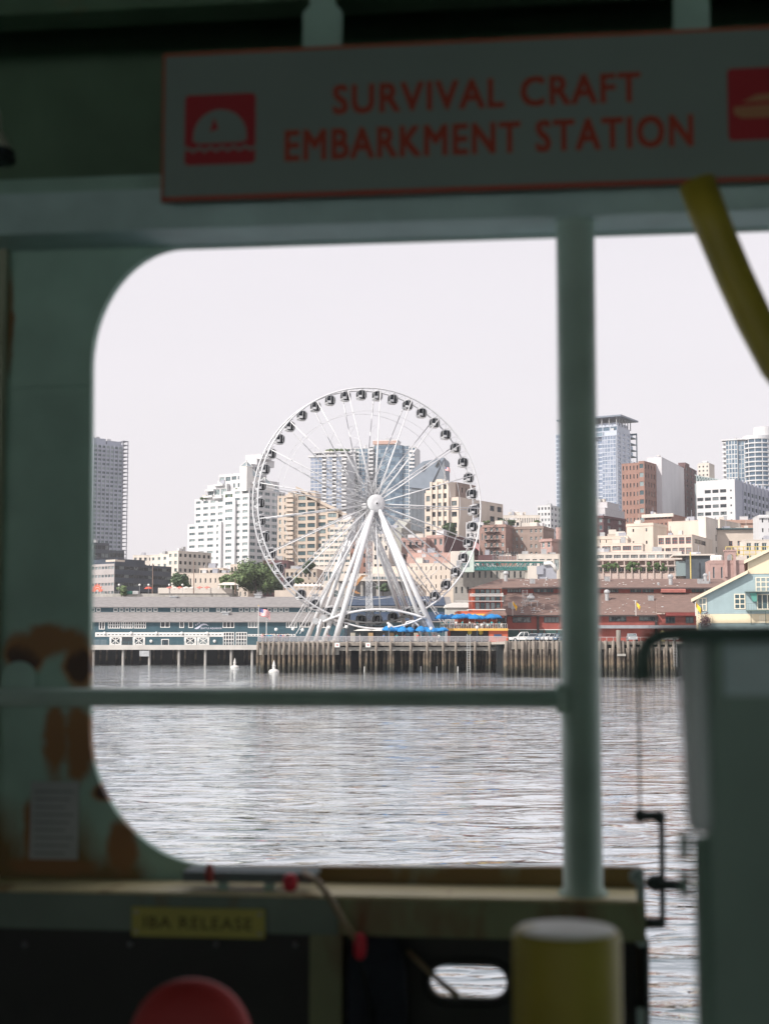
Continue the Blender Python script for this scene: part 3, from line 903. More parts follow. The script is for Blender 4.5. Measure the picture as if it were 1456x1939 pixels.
    # ---- 12 cream warehouse, front lit and grey side
    b = Bld('warehouse', 'long cream warehouse with two rows of small windows and a grey shaded side', 'building', 742, 858, 980, 1067, 470, 14, 1090)
    H = b.H; zb = b.z(1118)
    b.block(b.x0, 0, 0, 14, 0, zb)
    b.block(b.fx(775), 0, 0, 14, zb, H, front=dict(cols=9, rows=3, ww=.2, wh=.42, win=(FR_DARK, G_DARK)))
    b.mb.box(b.fx(700), b.fx(775), 1, 12, zb + 5, H - .6)
    b.done(cream)
    c = Bld('warehouse', 'grey side warehouse under the green footbridge with dark sash windows', 'building', 858, 1002, 1010, 1073, 462, 3, 1090)
    c.block(c.x0, 0, 0, 10, 0, c.H, front=dict(cols=13, rows=5, ww=.32, wh=.42, skip=lambda i, j: j < 2, win=(FR_DARK, G_DARK, 2)), cornice=.25)
    c.done(mat('shaded_grey_stucco', (0.33, 0.31, 0.29), .85, .1))  # grey is the shade on the warehouse side put into colour
    d_ = Bld('market_hall', 'pale low market building with wide windows beneath the brick hotel', 'building', 978, 1060, 1100, 1050, 500, 4, 1058)
    d_.block(d_.x0, 0, 0, 12, 0, d_.H, front=dict(cols=6, rows=4, ww=.66, wh=.55, skip=lambda i, j: j != 3, win=(FR_WHITE, G_TEAL, 3)))
    d_.done(cream2)
    d_ = Bld('low_brick_block', 'small dark red brick block with arched windows left of the market sign', 'building', 905, 936, 960, 1052, 505, 10, 1058)
    d_.block(d_.x0, 0, 0, 12, 0, d_.H, front=dict(cols=3, rows=4, ww=.5, wh=.5, skip=lambda i, j: j != 3, win=(FR_WHITE, G_TEAL)))
    d_.done(maroon)
    d_ = Bld('low_brick_block', 'orange brick block carrying the reversed market lettering', 'building', 936, 978, 985, 1054, 506, 4, 1058)
    d_.block(d_.x0, 0, 0, 12, 0, d_.H)
    d_.done(brick)

    # ---- 15 white far block and glass towers round the grey column
    b = Bld('apartment_block', 'small distant white block with dark square windows left of the grey column', 'apartment block', 1017, 1042, 1062, 957, 900, 30, 980)
    b.block(b.x0, 0, 0, b.y1, 0, b.H, front=dict(cols=4, rows=14, ww=.5, wh=.5, win=(FR_WHITE, G_DARK)), side=dict(cols=3, rows=14, ww=.5, wh=.5, win=(FR_WHITE, G_DARK)))
    b.done(white)
    b = Bld('long_building', 'distant long low building with a colonnaded top right of the cream historic one', 'building', 952, 1022, 1040, 976, 760, -0.1 + 6, 985)
    b.block(b.x0, 0, 0, 14, 0, b.H, front=dict(cols=16, rows=8, ww=.4, wh=.5, skip=lambda i, j: j < 6, win=(FR_GREY, G_DARK)))
    b.block(b.fx(962), b.fx(995), 4, 12, b.H, b.z(969))
    b.done(cream2)

    b = Bld('hotel_tower', 'tall blue glass tower with a flat overhanging roof slab behind the grey column', 'tower', 1045, 1166, 1208, 815, 930, 30, 900)
    H = b.H; zb = b.z(1012); n = 24
    b.block(b.x0, 0, 0, b.y1, 0, zb)
    xa_ = b.fx(1140)
    b.block(b.x0, xa_, 6, 20, zb, b.z(812), front=dict(cols=6, rows=n, ww=.85, wh=.8, depth=.1, win=(FR_WHITE, G_PALEBLUE)))
    b.block(xa_, 0, 0, 20, zb, b.z(824), front=dict(cols=5, rows=n, ww=.88, wh=.86, depth=.1, win=(FR_GREY, G_PALEBLUE)))
    y2_ = b.sy(1193)
    b.block(-8, .6, .6, y2_, zb, H, side=dict(cols=3, rows=n, ww=.5, wh=.55, win=(FR_GREY, G_PALEBLUE, 2)))
    b.block(b.x0 + 5, 0, 3, y2_, b.z(824), b.z(805), front=dict(cols=8, rows=2, ww=.9, wh=.8, win=(FR_DARK, G_BLUE)))
    b.mb.box(b.x0 + 9, -1, 6, y2_ - 1, b.z(805) , b.z(797))
    b.done(mat('pale_blue_cladding', (0.44, 0.48, 0.56), .6, .06))
    MB().box(b.x0 + 3, 3.5, 1, b.sy(1200), b.z(788), b.z(785)).build('roof_slab', mat('slate_blue_slab', (0.16, 0.19, 0.24), .5, .1), b.root)
    pp = MB()
    for i in range(7):
        for q in (3.0,): pp.box(-.5 - i * 5 - .25, -.5 - i * 5 + .25, q, q + .5, b.z(805), b.z(788))
    for q in range(6): pp.box(-1, -.5, 4 + q * 5, 4.5 + q * 5, b.z(805), b.z(788))
    pp.build('roof_columns', FR_GREY, b.root)
    # open glazed corner column
    mb = MB(); y3 = b.sy(1207)
    mb.box(-.6, 0, y3 - .6, y3, zb, b.z(806)); mb.box(-8, -.6, y3 - .3, y3 - .05, b.z(806) - 1.2, b.z(806))
    mb.build('corner_frame', mat('blue_steel', (0.10, 0.17, 0.22), .5, .1), b.root)
    sl = MB().box(-8, -.05, y2_, y3 - .05, 0, .45).mesh('corner_slab', MATS['blue_steel'])
    gp = MB().box(-3.0, -2.9, y2_ + .2, y3 - .8, .5, 3.6).mesh('glass_panel', G_BLUE)
    for i in range(20):
        z = b.z(806) - (i + 1) * 4.1
        put('corner_slab', sl, b.root, (0, 0, z))
        if i % 3 != 1: put('glass_panel', gp, b.root, (0, 0, z))

    # ---- 16 brown office with white slab
    b = Bld('brown_office', 'brown brick office tower with narrow dark windows right of the grey column', 'office tower', 1177, 1221, 1252, 876, 740, 32, 930)
    H = b.H; zb = b.z(992)
    b.block(b.x0, 0, 0, b.y1, 0, zb)
    b.block(b.x0, b.fx(1210), 0, b.y1, zb, H, front=dict(cols=5, rows=7, ww=.34, wh=.5, win=(FR_DARK, G_DARK)))
    b.block(b.fx(1210), 0, -.8, b.y1, zb, H + .6, front=dict(cols=1, rows=7, ww=.7, wh=.5, win=(FR_GREY, G_TEAL)), side=dict(cols=6, rows=7, ww=.3, wh=.55, win=(FR_DARK, G_TEAL)))
    b.done(brownbr)
    y2_ = b.sy(1252)
    b = Bld('white_slab_tower', 'blank white concrete slab rising between the two halves of the brown tower', 'tower', 1225, 1253, 1296, 866, 752, 24, 930)
    b.block(b.x0, 0, 0, b.y1, 0, b.H)
    b.done(mat('blank_white_concrete', (0.60, 0.59, 0.62), .7, .05, .1, streak=.04))
    b = Bld('brown_office', 'darker brown half of the tower to the right of the white slab', 'office tower', 1295, 1297, 1319, 881, 800, 24, 930)
    b.block(b.x0, 0, 0, b.y1, 0, b.H, side=dict(cols=3, rows=22, ww=.35, wh=.5, skip=lambda i, j: j < 9, win=(FR_DARK, G_TEAL)))
    b.block(-5, -1, 6, 16, b.H, b.z(874))
    b.done(mat('dark_brown_brick', (0.14, 0.085, 0.085), .85, .1))
    b = Bld('rooftop_house', 'small cream rooftop block with two dark windows above the grey office', 'building', 1320, 1342, 1352, 879, 800, 28, 890)
    b.block(b.x0, 0, 0, b.y1, 0, b.H, front=dict(cols=3, rows=30, ww=.4, wh=.4, skip=lambda i, j: j < 27, win=(FR_DARK, G_DARK)))
    b.block(-6, 0, 0, b.y1, b.H, b.H + .5)
    b.done(cream2)
    g = Bld('rooftop_greenhouse', 'arched steel and glass rooftop hall left of the white balcony tower', 'building', 1318, 1376, 1380, 900, 770, 5, 905)
    for i in range(12):
        x = g.x0 + (-g.x0) * i / 11
        g.mb.tube([(x, 0, 20), (x, 0, g.z(912)), (x, 0, g.H - i * .3), (x, 6, g.H + 1 - i * .3)], .28, 5)
        if i < 11: g.mb.tube([(x, 0, g.z(912)), (x - g.x0 / 11, 0, g.H - i * .3)], .2, 4)
    g.mb.box(g.x0, 0, .5, 8, 10, g.z(913))
    g.done(mat('pale_green_steel', (0.35, 0.42, 0.42), .6, .1))
    MB().prism([(g.x0, g.z(912)), (0, g.z(912)), (0, g.H - 3.4), (g.x0, g.H - .2)], 'y', .2, .4).build('glazing', G_TEAL, g.root)
    # ---- 17 white / grey office
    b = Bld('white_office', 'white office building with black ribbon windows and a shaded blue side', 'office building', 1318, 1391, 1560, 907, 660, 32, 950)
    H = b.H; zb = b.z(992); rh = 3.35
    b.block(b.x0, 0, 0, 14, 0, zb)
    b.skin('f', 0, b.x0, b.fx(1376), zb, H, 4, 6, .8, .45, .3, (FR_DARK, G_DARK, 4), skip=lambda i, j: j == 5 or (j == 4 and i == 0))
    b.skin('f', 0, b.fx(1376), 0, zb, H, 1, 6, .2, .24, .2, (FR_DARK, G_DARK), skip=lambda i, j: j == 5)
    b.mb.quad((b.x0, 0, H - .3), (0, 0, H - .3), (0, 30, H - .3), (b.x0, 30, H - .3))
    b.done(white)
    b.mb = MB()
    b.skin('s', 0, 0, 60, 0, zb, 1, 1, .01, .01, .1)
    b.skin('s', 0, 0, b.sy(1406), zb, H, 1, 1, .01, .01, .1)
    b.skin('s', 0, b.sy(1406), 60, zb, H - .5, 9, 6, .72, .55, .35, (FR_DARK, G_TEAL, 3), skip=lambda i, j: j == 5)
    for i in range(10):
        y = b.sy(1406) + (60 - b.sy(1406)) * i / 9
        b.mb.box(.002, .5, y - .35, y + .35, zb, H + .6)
    b.done(mat('blue_shade_side', (0.36, 0.38, 0.46), .7, .06), 'side_wall')  # blue-grey colour puts the shade onto the white office's side
    # ---- 18 white and blue balcony tower
    b = Bld('balcony_tower', 'white and blue glass tower with curved balconies at the right edge', 'tower', 1367, 1414, 1500, 832, 900, 26, 880)
    H = b.H; zb = b.z(930); n = 11
    b.block(b.x0, 0, 0, 30, 0, zb)
    b.block(b.fx(1374), b.fx(1396), 0, 20, zb, H, front=dict(cols=4, rows=n, ww=.9, wh=.9, depth=.1, win=(FR_WHITE, G_BLUE)))
    b.block(b.fx(1396), 0, 1.4, 20, zb, H - .5, front=dict(cols=3, rows=n, ww=.93, wh=.93, depth=.1, win=(FR_GREY, G_BLUE)))
    cb = MB(); cb.lathe([(8.8, 0), (8.8, .3), (8.6, .3), (8.6, 0.31)], 24)
    cm = balcony_mesh(3.2, 1.6, white, white, .9)
    for i in range(n): put('balcony', cm, b.root, (b.fx(1371.5), 2.0, zb + (H - zb) * (i + .5) / n))
    b.block(b.fx(1368), b.fx(1374), 2, 20, zb, H - .6)
    b.mb.box(b.x0 - .5, 2, -.6, 22, H, H + .7)
    b.mb.lathe([(9, H + .7), (9, b.z(823))], 24, (4, 12, 0))
    b.mb.lathe([(6.6, b.z(823)), (6.6, b.z(806))], 24, (8, 14, 0))
    b.done(white)
    core = MB(); core.lathe([(7.4, zb), (7.4, H + .2)], 28, (5.5, 5.5, 0)); core.build('drum_glass', G_BLUE, b.root)
    ring = MB()
    prof = [(7.42, -.25), (8.6, -.25), (8.6, .5), (8.45, .5), (8.45, .1), (7.42, .1)]
    ring.lathe(prof, 28)
    rm = ring.mesh('balcony', M_WHITE)
    for i in range(n + 8): put('balcony', rm, b.root, (5.5, 5.5, zb - 20 + (H + 20 - zb) * i / (n + 7)))
    ps = MB()
    for a in range(0, 360, 30): ps.box(5.5 + 8.3 * math.cos(R(a)) - .2, 5.5 + 8.3 * math.cos(R(a)) + .2, 5.5 + 8.3 * math.sin(R(a)) - .2, 5.5 + 8.3 * math.sin(R(a)) + .2, zb, H)
    ps.build('balcony_posts', M_WHITE, b.root)

    # ---- 19 low ones behind the column's right
    b = Bld('penthouse_block', 'pale stepped rooftop block left of the brown brick tower', 'building', 1100, 1145, 1182, 950, 700, 30, 970)
    b.block(b.x0, 0, 0, b.y1, 0, b.z(962)); b.block(-14, 0, 3, b.y1 * .7, b.z(962), b.H)
    b.done(mat('pale_lilac_render', (0.50, 0.48, 0.50), .8, .06))
    b = Bld('brick_building', 'small dark brick building with pale bay windows right of the grey column', 'building', 1110, 1142, 1184, 977, 620, 35, 995)
    b.block(b.x0, 0, 0, b.y1, 0, b.H, front=dict(cols=3, rows=12, ww=.55, wh=.6, skip=lambda i, j: j < 6, win=(FR_WHITE, G_TEAL)), side=dict(cols=2, rows=12, ww=.3, wh=.6, skip=lambda i, j: j < 6, win=(FR_WHITE, G_TEAL, 2)), cornice=.4)
    b.done(maroon)
    b = Bld('brick_building', 'low brick building with a heavy cream cornice behind the market complex', 'building', 1220, 1271, 1330, 974, 600, 30, 985)
    b.block(b.x0, 0, 0, b.y1, 0, b.H, front=dict(cols=7, rows=16, ww=.35, wh=.35, skip=lambda i, j: j < 14, win=(FR_DARK, G_DARK)))
    b.done(brownbr)
    MB().box(b.x0 - 1, 1, -1, -.01, b.H - 1.0, b.H + .4).build('cornice', cream2, b.root)
    b = Bld('brick_building', 'long orange brick building with a cream cornice and a row of small dark windows', 'building', 1352, 1440, 1470, 985, 580, 8, 998)
    b.block(b.x0, 0, 0, 12, 0, b.H, front=dict(cols=12, rows=18, ww=.4, wh=.4, skip=lambda i, j: j != 15, win=(FR_DARK, G_DARK)))
    b.mb.box(b.x0, 0, -.6, -.01, b.H - 1.2, b.H)
    b.done(mat('orange_brick', (0.40, 0.26, 0.21), .9, .1))
    # ---- 20 market complex
    sk = lambda keep: (lambda i, j: j not in keep)
    b = Bld('market_building', 'cream blank walled block with tiny slit windows high in the market complex', 'building', 1186, 1236, 1262, 991, 540, 32, 1010)
    b.block(b.x0, 0, 0, b.y1, 0, b.H, front=dict(cols=2, rows=8, ww=.12, wh=.25, skip=sk((6, 7)), win=(FR_DARK, G_DARK)), cornice=.2)
    b.block(b.fx(1235), 20, 16, 40, 0, b.z(983), front=dict(cols=6, rows=9, ww=.1, wh=.2, skip=lambda i, j: j != 7 or i % 2, win=(FR_DARK, G_DARK)))
    b.done(cream)
    b = Bld('market_building', 'tallest cream block of the market complex with a plain lit left face', 'building', 1322, 1336, 1359, 980, 520, 30, 1015)
    b.block(b.x0, 0, 0, b.y1, 0, b.H, side=dict(cols=3, rows=9, ww=.3, wh=.5, skip=lambda i, j: i != 2 or j < 5 or j > 7, win=(FR_DARK, G_DARK)))
    b.done(cream2)
    b = Bld('market_building', 'cream market building with red framed upper windows and an arcade row below', 'building', 1245, 1310, 1368, 1013, 500, 26, 1040)
    b.block(b.x0, 0, 0, b.y1, 0, b.H - 7.2)
    b.block(b.x0, 0, 0, b.y1, b.H - 7.2, b.H, front=dict(cols=5, rows=2, ww=.78, wh=.62, win=(FR_RED, G_TEAL, 3, 2)), side=dict(cols=2, rows=2, ww=.7, wh=.42, skip=lambda i, j: i != 0 or j != 1, win=(FR_DARK, G_DARK, 4)))
    b.done(cream)
    b = Bld('market_building', 'long cream market building with reddish window bays beside the grey column', 'building', 1080, 1216, 1260, 1029, 490, 14, 1045)
    zt_ = b.H
    b.block(b.x0, 0, 0, 12, 0, zt_ - 6)
    b.block(b.x0, 0, 0, 12, zt_ - 6, zt_, front=dict(cols=7, rows=2, ww=.82, wh=.5, win=(FR_RED, G_TEAL, 4)))
    b.block(b.x0, b.fx(1184), 8, 22, zt_, b.z(1012), front=dict(cols=9, rows=1, ww=.14, wh=.35, win=(FR_DARK, G_DARK)), cornice=.2)
    b.done(cream)
    b = Bld('market_building', 'lower cream market terrace with a continuous row of small paned windows', 'building', 1080, 1290, 1310, 1045, 484, 8, 1055)
    zt_ = b.H
    b.block(b.x0, 0, 0, 10, 0, zt_ - 5.5)
    b.block(b.x0, 0, 0, 10, zt_ - 5.5, zt_, front=dict(cols=13, rows=2, ww=.84, wh=.45, win=(FR_WHITE, G_DARK, 5)))
    b.done(cream2)
    b = Bld('planted_terrace', 'stepped pinkish terraces with hanging plants below the cream market', 'building', 1080, 1298, 1310, 1059, 474, 6, 1070)
    b.mb.box(b.x0, 0, 0, 8, 0, b.z(1085))
    b.mb.box(b.x0, 0, 3.0, 8, b.z(1085), b.z(1072))
    b.mb.box(b.x0 - .5, .3, 1.0, 8, b.z(1072), b.z(1069))
    b.mb.box(b.x0 - .5, .3, 1.0, 8, b.z(1061), b.z(1059))
    b.mb.box(b.x0, 0, 3.2, 8, b.z(1069), b.z(1061))
    for i in range(16):
        x = b.x0 * (i + .5) / 16; b.mb.box(x - .2, x + .2, 1.1, 1.5, b.z(1069), b.z(1061))
        b.mb.box(x - .2, x + .2, -.4, -.05, 8, b.z(1074))
    b.done(mat('pinkish_concrete', (0.50, 0.40, 0.36), .85, .1, .3))
    pl = MB()
    for k in range(70):
        px_ = random.choice([random.uniform(1140, 1170), random.uniform(1185, 1215), random.uniform(1225, 1262)])
        yy = random.uniform(-.6, 1.4)
        pl.ball((b.fx(px_), yy, b.z(random.uniform(1066, 1080))), random.uniform(.3, .8), .5, random.uniform(.3, .8), 6, 4)
    pl.build('hanging_plants', green, b.root, kind='stuff')
    wm = win_mesh(2.6, 1.3, FR_WHITE, G_DARK, 3)
    for i in range(12): put('window', wm, b.root, (b.x0 * (i + .5) / 12, 2.98, b.z(1081)))
    b = Bld('slate_building', 'dark slate clad box with glass strip and a thin yellow mast in front', 'building', 1298, 1346, 1352, 1052, 468, 6, 1070)
    b.block(b.x0, 0, 0, 12, 0, b.H); b.done(slate)
    MB().box(b.x0 - 3, b.x0 - .01, 1, 12, b.z(1090), b.z(1062)).build('glass_strip', G_TEAL, b.root)
    MB().box(b.x0 - 4, 1, -1, 12, b.H + .01, b.H + .5).build('roof_edge', cream2, b.root)
    MB().tube([(b.fx(1305), -3, 8), (b.fx(1305), -3, b.H + 1)], .22, 6).build('mast', mat('yellow_mast', (0.62, 0.48, 0.15), .6, .1), b.root)
    b = Bld('market_building', 'cream building with four red trimmed windows and a thin dark eave', 'building', 1358, 1440, 1450, 1004, 530, 6, 1020)
    b.block(b.x0, 0, 0, 12, 0, b.H, front=dict(cols=5, rows=11, ww=.42, wh=.55, skip=lambda i, j: j < 6 or j > 9 or i in (0, 4), win=(FR_RED, G_TEAL, 2)))
    b.done(cream)
    MB().box(b.x0 - 1, 1, -1.2, 12, b.H + .3, b.H + .8).build('roof', mat('green_black_roof', (0.05, 0.09, 0.10), .6, .1), b.root)
    b = Bld('white_building', 'white building with a projecting cornice at the right edge', 'building', 1437, 1500, 1510, 976, 500, 4, 1000)
    b.block(b.x0, 0, 0, 12, 0, b.H, front=dict(cols=5, rows=12, ww=.22, wh=.42, win=(FR_DARK, G_DARK)), cornice=.6); b.done(white)
    b = Bld('terrace_frame_building', 'pale building fronted by a yellow steel terrace frame with planters', 'building', 1412, 1500, 1510, 1022, 470, 4, 1035)
    b.block(b.x0, 0, 2, 12, 0, b.H, front=dict(cols=6, rows=8, ww=.6, wh=.6, skip=lambda i, j: j < 5, win=(FR_WHITE, G_TEAL, 2))); b.done(cream2)
    fm = MB()
    for i in range(10):
        x = b.fx(1372) + i * 1.9; fm.box(x - .1, x + .1, -1.2, -1.0, b.z(1060), b.z(1036))
    for py_ in (1036, 1043, 1050): fm.box(b.fx(1372), 0, -1.25, -.95, b.z(py_), b.z(py_) + .22)
    fm.build('terrace_frame', MATS['yellow_mast'], b.root)
    b = Bld('arch_building', 'pink brick building with a tall arched gateway tower on its roofline', 'building', 1343, 1480, 1490, 1062, 440, 5, 1075, zb=3)
    b.block(b.x0, 0, 0, 10, 0, b.H, front=dict(cols=9, rows=4, ww=.22, wh=.5, skip=lambda i, j: j != 3 or i in (2, 3), win=(FR_GREY, G_TEAL)), cornice=.15)
    A_, B_ = b.fx(1371), b.fx(1392); cx = (A_ + B_) / 2
    z0_, zt2 = b.z(1092), b.z(1044); ro, ri = (B_ - A_) / 2, (B_ - A_) / 2 - .7
    zc = b.z(1055)
    for (xx0, xx1) in ((A_, cx - ri), (cx + ri, B_)): b.mb.box(xx0, xx1, -1, -.02, z0_, zc)
    arc_ = [(cx + ri * math.cos(R(t)), zc + ri * math.sin(R(t))) for t in range(0, 181, 15)]
    b.mb.prism([(B_, zc), (B_, zt2), (A_, zt2), (A_, zc)] + arc_[::-1], 'y', -1, -.02)
    b.mb.box(A_ - .3, B_ + .3, -1.2, .3, zt2, zt2 + .5)
    b.done(pinkbr)
    for i in range(4):
        px_ = 1352 + i * 4.5
        MB().lathe([(.8, 0), (.8, 1.7), (.5, 2.0)], 10, (b.fx(px_), 3, b.H)).build('roof_tank', WHITE, b.root)

    # ---- generic far fill so that gaps show city, not bare hill
    far = [
        (252, 290, 1052, 1075, 'distant low pale building in the gap right of the tall tower', cream2, 700),
        (345, 372, 1047, 1075, 'pale apartment block behind the cream low rises', cream, 690),
        (955, 985, 985, 1010, 'pale rooftop pavilion above the brick hotel', cream2, 640),
        (1358, 1420, 1008, 1040, 'cream block behind the red trimmed windows', cream2, 600),
        (1150, 1190, 1012, 1035, 'cream slope building rising beside the grey column', cream, 570),
        (882, 915, 990, 1030, 'white stair house beside the cream historic building', white, 585),
        (540, 600, 1078, 1110, 'low dark windowed building below the tan apartments', tan, 505),
        (498, 545, 1062, 1090, 'small dark red brick building behind the big tree', maroon, 530),
    ]
    for (xa_, xb_, yt, yb, lab, m_, d) in far:
        b = Bld('low_building', lab, 'building', xa_, xb_, xb_ + 8, yt, d, 8, yb)
        n_ = max(2, int((xb_ - xa_) / 8))
        rows = max(2, int(b.H / 3.2))
        b.block(b.x0, 0, 0, 12, 0, b.H, front=dict(cols=n_, rows=rows, ww=.5, wh=.45, skip=lambda i, j, rr=rows: j < rr - 4, win=(FR_DARK, G_DARK, 2)))
        b.done(m_)
building_set()
# ================================================================== WATERFRONT
SHINGLE_G = mat('grey_shingle_roof', (0.235, 0.222, 0.22), 0.9, 0.16, 0.8, bump=.3)
SHINGLE_B = mat('brown_shingle_roof', (0.18, 0.118, 0.10), 0.9, 0.16, 0.8, bump=.3)
TEAL = mat('teal_clapboard', (0.036, 0.088, 0.115), 0.75, 0.1, 0.5, streak=0.06)
REDW = mat('barn_red_boards', (0.30, 0.08, 0.065), 0.8, 0.12, 0.5, streak=0.1)
DKTEAL = mat('dark_green_panel', (0.04, 0.09, 0.085), 0.7, 0.1, 0.5)
YEL = mat('yellow_ochre_paint', (0.70, 0.42, 0.10), 0.6, 0.08, 0.5)
TIMBER = mat('weathered_timber', (0.25, 0.22, 0.19), 0.9, 0.3, 0.6, streak=0.3, bump=.4)
DECKT = mat('deck_timber', (0.40, 0.36, 0.32), 0.85, 0.2, 0.5)
UNDER_DECK_SHADE = mat('under_deck_shade', (0.02, 0.023, 0.025), 0.95, 0.3, 0.4)  # near-black colour standing in for the shade under the piers

def pile_mat():
    m = bpy.data.materials.new('tide_marked_pile'); m.use_nodes = True
    N = m.node_tree.nodes; L = m.node_tree.links; b = N['Principled BSDF']; b.inputs['Roughness'].default_value = .95
    tc = N.new('ShaderNodeTexCoord'); sp = N.new('ShaderNodeSeparateXYZ'); L.new(tc.outputs['Object'], sp.inputs[0])
    oi = N.new('ShaderNodeObjectInfo')
    ad = N.new('ShaderNodeVectorMath'); ad.operation = 'ADD'; L.new(tc.outputs['Object'], ad.inputs[0]); L.new(oi.outputs['Location'], ad.inputs[1])
    nz = N.new('ShaderNodeTexNoise'); nz.inputs['Scale'].default_value = 1.6; nz.inputs['Detail'].default_value = 6; L.new(ad.outputs[0], nz.inputs['Vector'])
    a = N.new('ShaderNodeMath'); a.operation = 'MULTIPLY_ADD'; a.inputs[1].default_value = 3.4; L.new(nz.outputs['Fac'], a.inputs[0]); L.new(sp.outputs['Z'], a.inputs[2])
    r = N.new('ShaderNodeValToRGB'); L.new(a.outputs[0], r.inputs[0])
    mp = N.new('ShaderNodeMapRange'); mp.inputs['From Min'].default_value = 1.2; mp.inputs['From Max'].default_value = 8.5; L.new(a.outputs[0], mp.inputs['Value']); L.new(mp.outputs[0], r.inputs[0])
    e = r.color_ramp.elements
    e[0].position = 0; e[0].color = (0.018, 0.019, 0.016, 1)
    e[1].position = 1; e[1].color = (0.20, 0.18, 0.16, 1)
    for p, c in ((.2, (0.045, 0.042, 0.03, 1)), (.36, (0.16, 0.12, 0.08, 1)), (.5, (0.08, 0.062, 0.048, 1)), (.7, (0.22, 0.185, 0.155, 1))):
        k = e.new(p); k.color = c
    L.new(r.outputs[0], b.inputs['Base Color'])
    bp = N.new('ShaderNodeBump'); bp.inputs['Strength'].default_value = .6; bp.inputs['Distance'].default_value = .08; L.new(nz.outputs['Fac'], bp.inputs['Height']); L.new(bp.outputs[0], b.inputs['Normal'])
    return m
PILE = pile_mat()

def pile_mesh(r, h, bend=0.0, seed=0):
    rnd = random.Random(seed)
    pts = []; rr = []
    for i in range(6):
        t = i / 5
        pts.append((bend * math.sin(t * 3) + rnd.uniform(-.05, .05), rnd.uniform(-.05, .05), -1.5 + (h + 1.5) * t))
        rr.append(r * (1.08 - .14 * t + rnd.uniform(-.04, .04)))
    return MB().tube(pts, rr, 8).mesh('pile', PILE, True)

